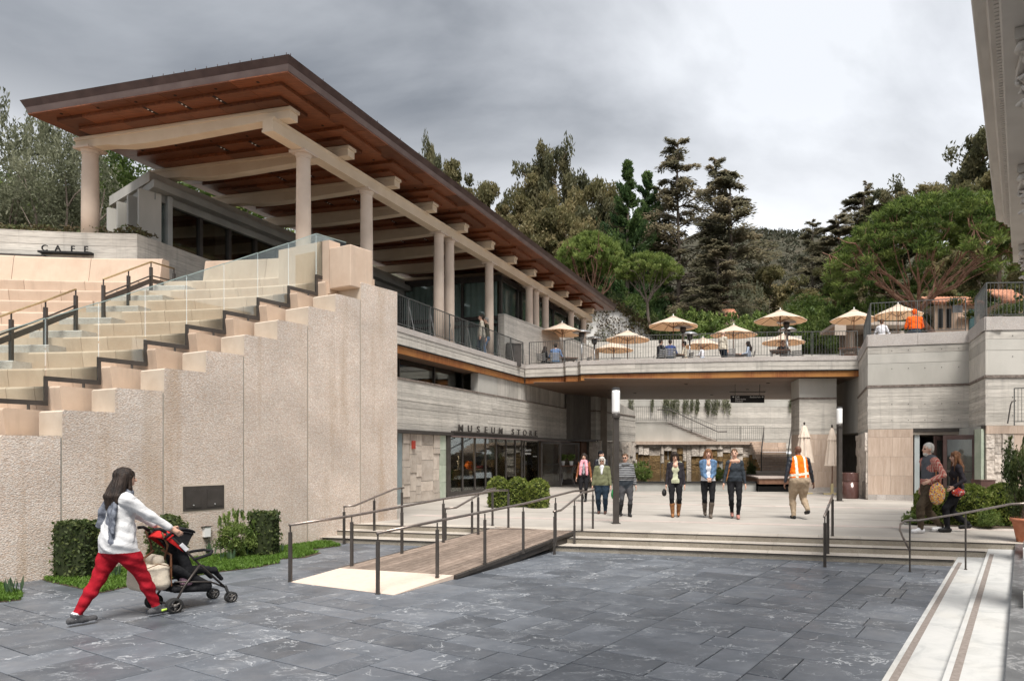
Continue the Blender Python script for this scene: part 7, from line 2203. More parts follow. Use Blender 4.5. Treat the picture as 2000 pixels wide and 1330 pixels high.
person('man in a black beanie half hidden behind the older woman', at(1174, 979), pi - .5, 1.62, group=GPP, fem=False, feet=((-.09, .12), (.09, -.1)), heel=(0, .05), mats=dict(top=NAVY, pants=DENIM, shoe=BLACK, hair=HAIRK), hair='short', hat=cl('black beanie', (.012, .012, .014)), head=(.5, 0, 0), hem=.06)
def ex_coat(f, J):
    s = J['s']; f.cone(J['sh'] + [0, .07 * s, .04 * s], J['ch'] + [0, .12 * s, -.02 * s], .05 * s, .02 * s, 'inner', .01)
person('older white-haired woman in an olive jacket by the handrail', at(1176, 1003), pi + .05, 1.46, group=GPP, build=1.22, loose=1.12, feet=((-.10, .02), (.10, -.04)), hands=((-.29, .16, .74), (.30, .08, .75)),
       mats=dict(top=OLIVEJ, pants=DKJEAN, shoe=simple('brown shoe', (.08, .04, .03), None), hair=HAIRW, inner=WHITET), hair='bob', hem=.16, pants_w=1.22, glasses=True, sleeve_w=1.3, extra=ex_coat)
def ex_jump(f, J):
    s = J['s']; f.cone(J['sh'] + [-.05 * s, .06 * s, .05 * s], J['sh'] + [.06 * s, .07 * s, .04 * s], .055 * s, .055 * s, 'top', .03); f.cone(J['wst'] + [0, 0, .0], J['P'] + [0, 0, -.0], .20 * s, .22 * s, 'hemband', .03, flat=((0, 1, 0), 1.3))
pg, jg = person('woman in sunglasses and grey marled jumper beside the lamp post', at(1221, 1008), pi - .25, 1.54, group=GPP, build=1.3, loose=1.22, feet=((-.10, .10), (.12, -.08)), heel=(0, .04), hands=((-.30, .05, .76), (.31, .02, .72)),
       mats=dict(top=GREYK, sleeve=GREYK, pants=GREYL, shoe=BLACK, hair=HAIRB, hemband=CHARC), hair='bun', hem=.06, boots=.62, glasses=True, sleeve_w=1.2, head=(-.5, 0, .1), extra=ex_jump)
def ex_girl1(f, J):
    s = J['s']; sh = J['sh']
    for sg in (-1, 1):
        f.cone(sh + [sg * .11 * s, .05 * s, .0], J['wst'] + [sg * .12 * s, .085 * s, -.02 * s], .055 * s, .05 * s, 'sleeve', .02); f.cone(J['wst'] + [sg * .12 * s, .07 * s, 0], J['P'] + [sg * .145 * s, .06 * s, -.10 * s], .05 * s, .045 * s, 'sleeve', .02)
        a, t = J['feet'][(sg + 1) // 2];
        f.cone(a + [0, 0, .27 * s], a + [0, 0, .31 * s], .072 * s, .072 * s, 'cuff', .008)
    f.cone(sh + [0, .02 * s, .03 * s], sh + [0, .10 * s, -.04 * s], .06 * s, .05 * s, 'skin', .02)
p1, j1 = person('young woman with long black hair looking down, tan boots', at(1319, 1009), pi + .04, 1.60, group=GPP, feet=((-.08, -.05), (.07, .08)), heel=(.03, 0), hands=((-.25, .06, .76), (.25, .08, .76)), head=(.12, -.45, .14),
       mats=dict(top=STRIPE, sleeve=CARD, pants=LEGG, shoe=TANB, hair=HAIRK, cuff=cl('cream cuff', (.7, .68, .62)), sole=cl('brown sole', (.1, .05, .03))), hair='vlong', hem=.14, boots=.66, extra=ex_girl1, sleeve_w=1.1)
def ex_girl2(f, J):
    s = J['s']; sh = J['sh']
    for sg in (-1, 1):
        f.cone(sh + [sg * .10 * s, .06 * s, .02 * s], J['wst'] + [sg * .11 * s, .09 * s, .02 * s], .06 * s, .055 * s, 'sleeve', .02)
    f.cone(sh + [0, .03 * s, .03 * s], sh + [0, .10 * s, -.05 * s], .05 * s, .04 * s, 'skin', .02)
person('young woman in a denim jacket with clasped hands', at(1383, 1010.5), pi, 1.66, group=GPP, feet=((-.05, .10), (.07, -.12)), heel=(0, .07), hands=((-.045, .23, .98), (.045, .24, .98)),
       mats=dict(top=WHITET, sleeve=DENIM, pants=LEGG, shoe=GREYB, hair=HAIRA), hair='vlong', hem=.10, boots=.72, extra=ex_girl2, sleeve_w=1.22)
def ex_girl3(f, J):
    s = J['s']; sh = J['sh']
    f.cone(sh + [-.07 * s, .055 * s, .035 * s], sh + [.07 * s, .055 * s, .035 * s], .045 * s, .045 * s, 'skin', .02)
    f.cone(sh + [.09 * s, .07 * s, .04 * s], J['P'] + [.20 * s, .06 * s, .05 * s], .012 * s, .012 * s, 'strap', .004); f.cone(sh + [.09 * s, .07 * s, .04 * s], sh + [.1 * s, -.08 * s, 0], .012 * s, .012 * s, 'strap', .004)
    for a, t in J['feet']: f.cone(a + [0, 0, .0], a + [0, 0, .09 * s], .036 * s, .037 * s, 'skin', .006)
person('young woman in a charcoal jumper and black leggings, hair tied up', at(1435, 1012), pi + .06, 1.66, group=GPP, feet=((-.07, .12), (.06, -.10)), heel=(0, .05), hands=((-.26, .05, .80), (.28, .10, .84)),
       mats=dict(top=CHARC, pants=LEGG, shoe=ROSE, hair=HAIRB, strap=simple('tan strap', (.30, .12, .04), None)), hair='bun', hem=.10, loose=1.1, extra=ex_girl3, head=(-.15, -.05, .1))
def ex_guard(f, J):
    s = J['s']; sh = J['sh']; P = J['P']
    f.cone(sh + [0, 0, -.10 * s], P + [0, 0, .13 * s], .20 * s, .225 * s, 'vest', .03, flat=((0, 1, 0), 1.28))
    f.cone(sh + [-.11 * s, -.01 * s, -.02 * s], sh + [.11 * s, -.01 * s, -.02 * s], .085 * s, .085 * s, 'vest', .03)
    J['tape'] = True
person('guard in an orange high-visibility vest and khaki trousers seen from behind', at(1561, 1013), -.12, 1.74, group=GPP, fem=False, build=1.32, feet=((-.11, .06), (.13, -.20)), heel=(0, .15), hands=((-.36, -.02, .80), (.36, .04, .82)), lean=.10, head=(.25, -.25, 0),
       mats=dict(top=NAVY, sleeve=NAVY, pants=KHAKI, shoe=BLACK, skin=SKIND, vest=ORANGE, tape=REFL), hair='bald', pants_w=1.28, sleeve_w=1.15, extra=ex_guard)
def ex_oldman(f, J):
    s = J['s']; sh = J['sh']; P = J['P']
    f.cone(sh + [0, -.01 * s, -.06 * s], P + [0, -.01 * s, .17 * s], .165 * s, .19 * s, 'vest', .03, flat=((0, 1, 0), 1.2))
    f.cone(sh + [-.09 * s, -.02 * s, .02 * s], sh + [.09 * s, -.02 * s, .02 * s], .085 * s, .085 * s, 'vest', .03)
    f.cone(J['nk'] + [-.03 * s, .0, .0], J['nk'] + [.03 * s, 0, 0], .068 * s, .068 * s, 'vest', .02)
    f.ell(J['hp'](0, .05, -.085), (.046 * s, .04 * s, .036 * s), 'beard', .02)
pm, jm = person('white-haired man in a grey gilet and red plaid shirt walking left', at(1818, 1040), -pi / 2 - .15, 1.80, group=GPP, fem=False, build=1.22, feet=((-.09, .26), (.09, -.26)), heel=(.02, .03), pelvis=.86, hands=((-.26, .16, .98), (.27, .02, .84)), lean=.06,
       mats=dict(top=PLAID, sleeve=PLAID, pants=BROWNP, shoe=WHITES, sole=WHITES, hair=HAIRW, vest=VESTG, beard=HAIRW), hair='short', pants_w=1.25, hem=.08, sleeve_w=1.2, extra=ex_oldman)
pw_, jw = person('woman with very long brown hair dressed in black walking left', at(1868, 1039), -pi / 2 + .1, 1.62, group=GPP, feet=((-.07, .20), (.08, -.25)), heel=(.02, .09), pelvis=.87, hands=((-.24, .14, .95), (.24, -.12, .82)),
       mats=dict(top=CARD, pants=LEGG, shoe=BLACK, hair=HAIRA), hair='vlong', hem=.12, pants_w=1.15)
def sack(label, name, o, c, r, mat, strap_to=None, cat='bag', strap=None):
    f = Field(); f.ell((0, 0, 0), r, 'b', .02); f.cone((0, 0, r[2] * .4), (0, 0, r[2] * .9), r[0] * .8, r[0] * .6, 'b', .02)
    b = field_obj(f, 'bag_body', {'b': mat}); t = thing(name, label, cat, to_world(o, c).to_tuple(), o.rotation_euler.z)
    b.parent = t
    if strap_to is not None:
        w = to_world(o, strap_to) - to_world(o, c); y = -o.rotation_euler.z; l = Vector((w.x * cos(y) - w.y * sin(y), w.x * sin(y) + w.y * cos(y), w.z))
        for dx in (-r[0] * .7, r[0] * .7) if abs(r[0]) > abs(r[1]) else (0,):
            m = MB(); m.tube([(dx, 0, r[2] * .7), (dx * .6 + l.x * .5 + .03, l.y * .5, l.z * .5), tuple(l)], .012, 6); m.build('strap', strap or mat, t)
    return t
PATCH = cl('patchwork cloth', (.62, .34, .04), (.68, .45, .12), mode='patch', k=65); WOVEN = cl('red woven cloth', (.22, .015, .02), (.5, .06, .02), mode='patch', k=45)
sm_ = jm['s']
sack('colourful patchwork shoulder bag hanging at the white-haired man\'s side', 'shoulder_bag', pm, (-.26 * sm_, .04, .74 * sm_), (.06, .17, .22), PATCH, (-.19 * sm_, 0, 1.40 * sm_), strap=cl('striped strap', (.55, .4, .2), (.5, .1, .05)))
sw_ = jw['s']
sack('small red woven purse on the long-haired woman\'s hip', 'purse', pw_, (-.22 * sw_, .04, .84 * sw_), (.05, .13, .08), WOVEN, (-.12 * sw_, 0, 1.38 * sw_), strap=cl('tan strap cloth', (.3, .2, .12)))
sack('green shopping bag held by the woman in the grey jumper', 'shopping_bag', pg, (.33 * jg['s'], .02, .60 * jg['s']), (.06, .12, .12), cl('green plastic', (.01, .22, .06), (.02, .3, .09), 10, .4), (.30 * jg['s'], .02, .72 * jg['s']))
sack('black helmet-shaped handbag in the dark-haired woman\'s hand', 'handbag', p1, (.29 * j1['s'], .0, .62 * j1['s']), (.06, .10, .08), BLACK, (.26 * j1['s'], .06, .70 * j1['s']))
# the woman with the stroller
def ex_stroll(f, J):
    s = J['s']; sh = J['sh']; nk = J['nk']
    f.cone(nk + [-.05 * s, .03 * s, .0], nk + [.05 * s, .03 * s, .0], .068 * s, .068 * s, 'scarf', .02)
    for dx, zz, ra in ((.05, -.40, .05), (.11, -.46, .05), (.155, -.36, .04)):
        f.cone(nk + [.03 * s, -.06 * s, .01 * s], sh + [dx * s, -.125 * s, -.16 * s], .042 * s, .042 * s, 'scarf', .015, flat=((0, 1, 0), 1.8)); f.cone(sh + [dx * s, -.125 * s, -.16 * s], sh + [dx * s * 1.1, -.135 * s, zz * s], .042 * s, ra * s, 'scarf', .012, flat=((0, 1, 0), 2.2))
    f.cone(nk + [-.05 * s, -.06 * s, .0], sh + [-.07 * s, -.14 * s, -.14 * s], .04 * s, .05 * s, 'scarf', .015, flat=((1, 0, 0), 1.8)); f.cone(sh + [-.07 * s, -.14 * s, -.14 * s], sh + [-.09 * s, -.17 * s, -.30 * s], .05 * s, .035 * s, 'scarf', .015, flat=((1, 0, 0), 2.2))
    f.cone(J['P'] + [0, 0, .10 * s], J['P'] + [0, -.01 * s, .04 * s], .18 * s, .188 * s, 'top', .02, flat=((0, 1, 0), 1.2))
    a, t = J['feet'][0]; f.cone(a + [0, 0, -.01 * s], a + [0, .004, .012 * s], .040 * s, .042 * s, 'sock', .004)
    (a, t) = J['feet'][1]; d = (t - a) / np.linalg.norm(t - a)
    f.cone(a + d * .10 * s + [.035 * s, 0, -.01 * s], a + d * .05 * s + [.045 * s, 0, -.03 * s], .008 * s, .012 * s, 'swoosh', .002)
wst_p = Vector((-5.82, 7.68, 0)); HEAD = radians(35)
ws, wj = person('dark-haired woman in a white jumper and crimson trousers pushing a stroller', wst_p.to_tuple(), HEAD, 1.70, vox=.0068, build=1.16, feet=((-.08, -.36), (.08, .34)), heel=(.015, .02), pelvis=.886, lean=.06,
    hands=((-.20, .44, 1.0), (.24, .44, .99)), head=(-.05, -.03, 0), mats=dict(top=WHITEK, sleeve=WHITEK, pants=RED, shoe=DKSHOE, sole=WHITES, hair=HAIRK, scarf=SCARF, sock=WHITET, swoosh=simple('lime flash', (.45, .65, .1), None)), hair='mid', hem=.245, loose=1.05, pants_w=1.08, sleeve_w=1.22, extra=ex_stroll)
# stroller
STB = cl('black stroller fabric', (.014, .014, .016), (.024, .024, .026), 30); STR = cl('red stroller fabric', (.45, .02, .02), (.55, .03, .03), 20); STF = simple('bronze tube', (.05, .042, .038), (.07, .06, .055), 8, .4, .4)
STG = simple('grey wheel hub', (.12, .11, .105), (.16, .15, .14), 10, .5, .2); TYRE = simple('rubber tyre', (.02, .02, .021), (.03, .03, .03), 20, .8)
hd_s = radians(59)
str_o = Vector((-5.42, 8.03, 0)); str_o = str_o + Vector((-sin(hd_s), cos(hd_s), 0)) * .26
stl = thing('stroller', 'black and red folding stroller pushed by the woman', 'stroller', str_o.to_tuple(), hd_s)
def tubep(name, pts, r=.013, mat=STF, parent=None, n=8):
    m = MB(); m.tube(pts, r, n); return m.build(name, mat, parent or stl, smooth=True)
for sg in (-1, 1):
    y = .22 * sg
    tubep('frame_tube', [(.60, y * .95, .20), (.30, y, .52), (.02, y * .95, .86), (-.10, y * .9, .985)])
    tubep('rear_leg', [(.30, y, .53), (.12, y * 1.05, .30), (.0, y * 1.1, .10)], .014)
    tubep('side_strut', [(.02, y * .95, .36), (.42, y, .30), (.60, y * .95, .20)], .011)
    tubep('handle_grip', [(-.07, y * .9, .955), (-.13, y * .9, 1.0), (-.19, y * .88, 1.0)], .019, TYRE)
    tubep('front_fork', [(.60, y * .95, .22), (.635, y * .95, .13), (.66, y * .95, .085)], .018, TYRE)
    for nm, cx, r, w in (('rear_wheel', .0, .088, .03), ('front_wheel', .67, .068, .022)):
        for off in (-.028, .028):
            cy = y * (1.1 if nm == 'rear_wheel' else .95) + off
            m = MB(); n = 22
            prof = [(r * .72, -w / 2), (r * .93, -w / 2), (r, -w * .25), (r, w * .25), (r * .93, w / 2), (r * .72, w / 2)]
            rows = []
            for k in range(n + 1):
                a = 2 * pi * k / n; rows.append([(cx + q * cos(a), cy + t_, r + q * sin(a)) for q, t_ in prof + [prof[0]]])
            m.grid(rows); wh = m.build(nm, TYRE, stl, smooth=True)
            m = MB(); m.tube([(cx, cy - w * .3, r), (cx, cy + w * .3, r)], r * .26, 10)
            for k in range(3):
                a = 2 * pi * k / 3 + .5; m.bar((cx, cy, r), (cx + r * .78 * cos(a), cy, r + r * .78 * sin(a)), .018, .016, up=(0, 1, 0))
            m.tube([(cx + r * .75 * cos(2 * pi * k / 18), cy, r + r * .75 * sin(2 * pi * k / 18)) for k in range(19)], .008, 5, cap=False)
            m.build('hub', STG, wh, smooth=True)
tubep('rear_axle', [(0, -.24, .095), (0, .24, .095)], .012); tubep('cross_bar', [(.10, -.22, .29), (.10, .22, .29)], .012); tubep('cross_bar', [(-.02, -.2, .9), (-.02, .2, .9)], .012)
f = Field()
f.cone((.10, -.15, .78), (.18, -.15, .46), .035, .035, 'b', .03).cone((.10, .15, .78), (.18, .15, .46), .035, .035, 'b', .03).cone((.10, 0, .78), (.18, 0, .46), .06, .06, 'b', .08)
f.cone((.18, -.14, .45), (.50, -.14, .43), .04, .035, 'b', .04).cone((.18, .14, .45), (.50, .14, .43), .04, .035, 'b', .04).cone((.18, 0, .44), (.50, 0, .42), .05, .045, 'b', .08)
for y in (-.16, -.05, .05, .16): f.cone((.15, y, .62), (.2, y, .46), .045, .05, 'b', .06)
f.cone((.50, -.14, .42), (.60, -.12, .30), .03, .025, 'b', .04).cone((.50, .14, .42), (.60, .12, .30), .03, .025, 'b', .04)
field_obj(f, 'seat', {'b': STB}, stl, .010)
f = Field()
for y in (-.17, -.085, 0, .085, .17): f.cone((.06, y, .50), (.40, y, .26), .05, .05, 'b', .06).cone((.05, y, .26), (.40, y, .22), .04, .04, 'b', .06)
field_obj(f, 'basket', {'b': STB}, stl, .011)
m = MB()
for tg, a0, a1, mt in (('canopy', -.25, .2, 'r'), ('canopy_hood', .2, 1.35, 'b')):
    rows = []
    for i in range(9):
        a = a0 + (a1 - a0) * i / 8; row = []
        for j in range(13):
            u = -1 + 2 * j / 12; yy = .215 * u; rr_ = .24 * (1 - .22 * u ** 4)
            c = Vector((.10, yy, .74)); dv = Vector((cos(pi * .72 - a), 0, sin(pi * .72 - a)))
            row.append(c + dv * rr_ * (1 - .0 * abs(u)))
        rows.append(row)
    m = MB(); m.grid(rows); o = m.build(tg, STR if mt == 'r' else STB, stl, smooth=True); so = o.modifiers.new('thick', 'SOLIDIFY'); so.thickness = .018
for y in (-.213, .213):
    for a0, a1, mt, nm in ((-.25, .1, STR, 'canopy_side'), (.1, 1.35, STB, 'hood_side')):
        m = MB(); pts = [(.12, y, .70)] + [(.10 + .235 * .8 * cos(pi * .72 - a), y, .74 + .235 * .8 * sin(pi * .72 - a)) for a in [a0 + (a1 - a0) * k / 8 for k in range(9)]]
        n = len(pts); m.add(pts + [(p[0], p[1] * .97, p[2]) for p in pts], [tuple(range(n)), tuple(range(2 * n - 1, n - 1, -1))] + [(k, k + n, (k + 1) % n + n, (k + 1) % n) for k in range(n)]); m.build(nm, mt, stl)
    m = MB(); pts = [(.10 + .235 * cos(pi * .72 - a), y, .74 + .235 * sin(pi * .72 - a)) for a in [-.25 + 1.6 * k / 10 for k in range(11)]]; m.tube(pts, .012, 6); m.build('canopy_bow', STB, stl, smooth=True)
tubep('bumper_bar', [(.22, -.23, .60), (.42, -.22, .64), (.50, -.1, .66), (.50, .1, .66), (.42, .22, .64), (.22, .23, .60)], .018, STB)
m = MB(); m.bar((.08, -.228, .80), (.15, -.23, .72), .012, .045); m.build('label_patch', WHITET, stl)
m = MB(); m.ball((.20, -.12, .34), (.09, .07, .07)); m.build('pink_blanket', cl('pink blanket', (.62, .36, .46), (.7, .45, .55)), stl, smooth=True)
BAGM = cl('natural canvas', (.56, .49, .39), (.64, .57, .47), 60); BRN = simple('brown leather trim', (.11, .045, .022), (.15, .065, .03), 8, .5)
bag = thing('duffel_bag', 'beige canvas duffel bag with brown straps hanging on the stroller', 'bag', str_o.to_tuple(), hd_s)
f = Field()
for x in (-.24, -.08):
    for y in (-.14, 0, .14): f.cone((x, y, .36), (x, y, .52), .085, .075, 'b', .10)
field_obj(f, 'bag_body', {'b': BAGM}, bag, .011)
f = Field(); f.cone((-.10, -.10, .62), (-.10, .10, .62), .065, .065, 'b', .03); field_obj(f, 'flap_pocket', {'b': BAGM}, bag, .011)
for x in (-.30, -.02):
    m = MB(); m.tube([(x, -.20, .40), (x - .0, -.215, .55), (x + .02, -.17, .68), (-.1 + (x + .16) * .3, -.08, .74)], .013, 6); m.build('strap', BRN, bag, smooth=True)
for y in (-.2, .2):
    m = MB(); m.tube([(-.06, y * .7, .62), (-.05, y, .8), (-.11, y, .96)], .012, 6); m.build('strap', BRN, bag, smooth=True)
m = MB(); m.tube([(-.30, -.225, .32), (-.31, -.228, .55), (-.16, -.238, .6), (-.02, -.228, .55), (-.02, -.225, .32)], .006, 5); m.build('piping', BRN, bag)
# lamps, bins, boxes
def lamp_post(label, x, ybase, ytop, ylb, lw, pw):
    d = FPX * (H - .3) / (ybase - CY); X = PX(x, d); z1, zl = PZ(ytop, d), PZ(ylb, d)
    t = thing('lamp_post', label, 'lamp', (X, d, .3), .25, 'lantern posts on the plaza')
    k = d / FPX; r = lw * k / 2; p = pw * k / 2
    m = MB(); m.box(-p, p, -p, p, 0, zl - .3); m.build('pole', METAL, t)
    m = MB(); m.lathe([(r * 1.02, zl - .3), (r * 1.05, zl - .24), (r * .9, zl - .2)], 20); m.build('collar', METAL, t)
    m = MB(); m.lathe([(r * .96, zl - .2), (r, zl - .15), (r, z1 - .42), (r * .96, z1 - .36)], 24); m.build('lantern', LAMPW, t, smooth=True)
    m = MB(); m.lathe([(r * 1.0, z1 - .36), (r * 1.0, z1 - .31), (r * .6, z1 - .30)], 20); m.build('cap', DSTEEL, t)
    m = MB(); m.box(-p * 1.5, p * 1.5, -p * 1.5, p * 1.5, 0, .012); m.build('base_plate', METAL, t)
lamp_post('tall square lamp post with white lantern beside the ramp', 1203, 1022, 757, 816, 16, 10.5)
lamp_post('lamp post with white lantern by the folded parasols', 1639.5, 978, 794, 834, 11.5, 8)
c = G(1661, 973, .3)
t = thing('litter_bin', 'round glossy brown litter bin beside the lamp post', 'bin', c.to_tuple())
BINM = simple('glossy brown enamel', (.085, .042, .035), (.11, .058, .05), 4, .18, .1, .5)
m = MB(); m.lathe([(.28, 0), (.285, .03), (.285, .60)], 28); m.build('drum', BINM, t, smooth=True)
m = MB(); m.lathe([(.29, .605), (.29, .62), (.285, .64), (.285, .88), (.27, .90), (.2, .90), (.19, .80)], 28); m.build('lid', BINM, t, smooth=True)
c = Vector((PX(1920, 19.0), 19.0, .3)); t = thing('planter_bin', 'square brown bin beside the right-hand doorway', 'bin', c.to_tuple(), .15)
m = MB(); m.prism([(-.22, -.22), (.22, -.22), (.22, .22), (-.22, .22)], 0, .82); m.build('body', BINM, t); m = MB(); m.box(-.23, .23, -.23, .23, .824, .85); m.build('rim', BINM, t)
c = Vector((PX(1003, 29.7), 29.7, 5.65)); t = thing('litter_bin', 'brown litter bin on the terrace where the railing turns', 'bin', c.to_tuple(), .3)
m = MB(); m.box(-.3, .3, -.28, .28, 0, .92); m.build('body', METAL, t); m = MB(); m.box(-.32, .32, -.3, .3, .924, .97); m.build('lid', METAL, t)
ab = thing('wall_box', 'brown metal access box with two doors set in the pebble-dash wall', 'access panel', WP(12.3, 0, 1.0).to_tuple(), world=True)
d0, d1 = 18729 / (1920 - 357.), 18729 / (1920 - 437.)
def wbox(name, da, db, z0, z1, o0, o1, mat, par):
    m = MB(); m.obox(WP(da, -o0, z0), WP(db, 0) - WP(da, 0), -WI * (o1 - o0), (0, 0, z1 - z0)); return m.build(name, mat, par)
zt, zb = PZ(950, d0), PZ(998, d0)
wbox('surround', d0 - .02, d1 + .02, zb - .03, zt + .03, -.05, .002, PRECAST2, ab)
wbox('frame', d0, d1, zb, zt, -.03, .012, METAL, ab)
w_ = d1 - d0
for a, b in ((.05, .43), (.57, .95)):
    p_ = wbox('panel_door', d0 + w_ * a, d0 + w_ * b, zb + .05, zt - .07, .012, .02, METAL, ab)
    c_ = WP(d0 + w_ * (a + b) / 2, -.022, zb + .09); m = MB(); m.ball(tuple(c_), .014); m.build('knob', STEEL, p_)
sk = thing('wall_socket', 'small white weatherproof socket low on the theatre wall', 'socket', WP(12.28, 0, .5).to_tuple(), world=True)
dd = 18729 / (1920 - 401.); zc = PZ(1038, dd)
wbox('cover', dd - .045, dd + .05, zc - .09, zc + .09, .0, .07, WHITEP, sk); wbox('hood', dd - .07, dd + .07, zc + .092, zc + .102, .0, .08, METAL, sk); wbox('clip', dd - .02, dd + .02, zc - .11, zc - .094, .0, .05, METAL, sk)
hs_ = thing('hanging_sign', 'black hanging direction sign under the bridge with white lettering', 'sign', (PX(1460, 30.5), 30.5, 4.3), world=True)
D_ = 30.5
x0, x1, zt, zb = PX(1427, D_), PX(1493, D_), PZ(772, D_), PZ(786.5, D_)
m = MB(); m.box(x0, x1, D_, D_ + .06, zb, zt); m.build('board', BLACK, hs_)
for x in (1436, 1484):
    m = MB(); m.tube([(PX(x, D_), D_ + .03, zt), (PX(x, D_), D_ + .03, 4.96)], .012, 6); m.build('hanger', METAL, hs_)
m = MB(); m.box(PX(1425, D_), PX(1495, D_), D_ + .02, D_ + .05, 4.60, 4.64); m.build('cross_rod', METAL, hs_)
for tx, x, row in (('Café', 1440, 0), ('Restrooms', 1446.5, 1), ('Elevator', 1443.5, 2), ('Auditorium', 1475, 0)):
    put_letter(tx, .105, .004, WHITEP, hs_, (PX(x, D_), D_ - .004, zt - .105 - row * .095), Vector((0, -1, 0)))
for x, sg in ((1432, -1), (1489.5, 1)):
    m = MB(); X = PX(x, D_); z = zt - .07; m.add([(X - .05 * -sg, D_ - .004, z + .035), (X - .05 * -sg, D_ - .004, z - .035), (X + .0 + .03 * -sg * -1 * 0, D_ - .004, z)][:0] + [(X - sg * .01, D_ - .004, z + .04), (X - sg * .01, D_ - .004, z - .04), (X + sg * .045, D_ - .004, z)], [(0, 1, 2)]); m.box(X - .045 if sg > 0 else X + .0, X + .0 if sg > 0 else X + .045, D_ - .005, D_ - .003, z - .012, z + .012); m.build('arrow', WHITEP, hs_)
es = thing('exit_sign', 'small dark exit sign with white letters in the gap of the pink parapet', 'sign', (PX(326, 18.9), 18.9, PZ(571, 18.9)), world=True)
m = MB(); m.box(PX(318, 18.9), PX(334, 18.9), 18.9, 18.95, PZ(578, 18.9), PZ(564, 18.9)); m.build('board', BLACK, es)
put_letter('EXIT', .125, .006, WHITEP, es, (PX(326, 18.9), 18.895, PZ(574.5, 18.9)), Vector((0, -1, 0)))
gl = thing('window_lettering', 'white lettering on the shop glass beside the doors', 'sign', SP(XS, sd_(1030), 0, 1.8).to_tuple(), world=True)
put_letter('Capture the\nexperience', .15, .003, WHITEP, gl, SP(XS, sd_(1031), .0, 1.98), OS)
put_letter('Museum Store', .075, .003, WHITEP, gl, SP(XS, sd_(1045), .0, 1.72), OS)
# parasols, heaters, tables, chairs on the terrace
def make_parasol(r=1.06, h=2.7, n=8):
    t = bpy.data.objects.new('parasol', None); C.objects.link(t)
    zr, zt = h - .52, h - .08
    for nm, mat, dz in (('canopy', CANVAS, 0), ('underglow', CANVASU, -.018)):
        m = MB(); rows = []
        ng = n * 4
        for i, (u, z) in enumerate(((.06, zt), (.5, zt - .20), (1.0, zr))):
            row = []
            for k in range(ng + 1):
                a = 2 * pi * k / ng; sag = (1 - .045 * u * (1 - abs(cos(n * a / 2)))); row.append((r * u * cos(a) * sag, r * u * sin(a) * sag, z + dz - .02 * u * abs(sin(n * a / 2))))
            rows.append(row)
        m.grid(rows, flip=True); m.build(nm, mat, t, smooth=False)
    m = MB(); m.lathe([(r * .2, zt - .045), (r * .12, zt + .0), (.02, zt + .05)], 16); m.build('vent_cap', CANVAS, t)
    m = MB(); m.lathe([(.02, zt + .04), (.03, zt + .08), (.012, zt + .13), (.0, zt + .15)], 8); m.build('finial', WHITEP, t)
    m = MB(); m.tube([(0, 0, 0), (0, 0, zt)], .022, 8); m.build('pole', TEAK, t)
    for k in range(n):
        a = 2 * pi * k / n; m = MB(); m.tube([(.03 * cos(a), .03 * sin(a), zt - .06), (r * .97 * cos(a), r * .97 * sin(a), zr - .01)], .011, 5)
        rb_ = m.build('rib', TEAK, t); m = MB(); m.tube([(.03 * cos(a), .03 * sin(a), zr - .06), (r * .5 * cos(a), r * .5 * sin(a), zr + .2)], .009, 5); m.build('strut', TEAK, rb_)
    m = MB(); m.lathe([(.26, 0), (.26, .06), (.05, .09), (.05, .3)], 16); m.build('base', METAL, t)
    return t
GPR = 'open cream parasols on the upper terrace'
pr0 = make_parasol(1.17); firstp = True
for i, (x, yt, zt, lb) in enumerate(((1098, 627, 8.35, 'open cream parasol nearest the pavilion, left end of the terrace'), (1226, 642, 8.35, 'open cream parasol in front of the creeper wall'), (1198, 664, 8.35, 'low far cream parasol behind the left railing tables'),
        (1315, 613, 8.35, 'open cream parasol over the group of three diners'), (1433, 631, 8.35, 'open cream parasol above the standing man'), (1373, 656, 8.35, 'low far cream parasol near the child'),
        (1524, 601, 8.35, 'highest open cream parasol in front of the shrubs'), (1530, 648, 8.35, 'low far cream parasol behind the seated man'), (1668, 600, 8.4, 'cream parasol by the kiosk left of the tall railing'), (1754, 590, 8.5, 'cream parasol behind the tall railing above the orange jacket'))):
    d = (zt - H) * FPX / (CY - yt)
    o = pr0 if firstp else copy_tree(pr0); firstp = False
    o.location = (PX(x, d), d, TZ + (zt - TZ - 2.76)); o.rotation_euler = (0, 0, i * .37)
    if i >= 8: o.scale = (.9, .9, 1.0)
    tag(o, lb, 'parasol', GPR)
def make_heater():
    t = bpy.data.objects.new('patio_heater', None); C.objects.link(t)
    m = MB(); m.lathe([(.45, 2.12), (.44, 2.14), (.25, 2.24), (.05, 2.29), (.0, 2.3)], 20); m.build('reflector', STEEL, t, smooth=True)
    m = MB(); m.lathe([(.10, 1.86), (.14, 1.95), (.15, 2.11)], 14); m.build('burner', DSTEEL, t, smooth=True)
    m = MB(); m.lathe([(.05, .5), (.045, 1.87)], 12); m.build('pole', STEEL, t, smooth=True)
    m = MB(); m.lathe([(.24, 0), (.24, .6), (.22, .66), (.05, .7)], 16); m.build('tank_cover', STEEL, t, smooth=True)
    return t
h0 = make_heater(); fh = True
for i, (x, yt, lb) in enumerate(((1136, 643, 'patio heater right behind the leftmost parasol'), (1161, 656, 'patio heater left of the far low parasol'), (1334, 632, 'patio heater under the diners\' parasol'), (1347, 647, 'second patio heater right of the diners'), (1536, 622, 'patio heater under the highest parasol'), (1538, 638, 'farther patio heater below the highest parasol'))):
    d = (7.95 - H) * FPX / (CY - yt); o = h0 if fh else copy_tree(h0); fh = False
    o.location = (PX(x, d), d, TZ); tag(o, lb, 'heater', 'steel patio heaters on the terrace')
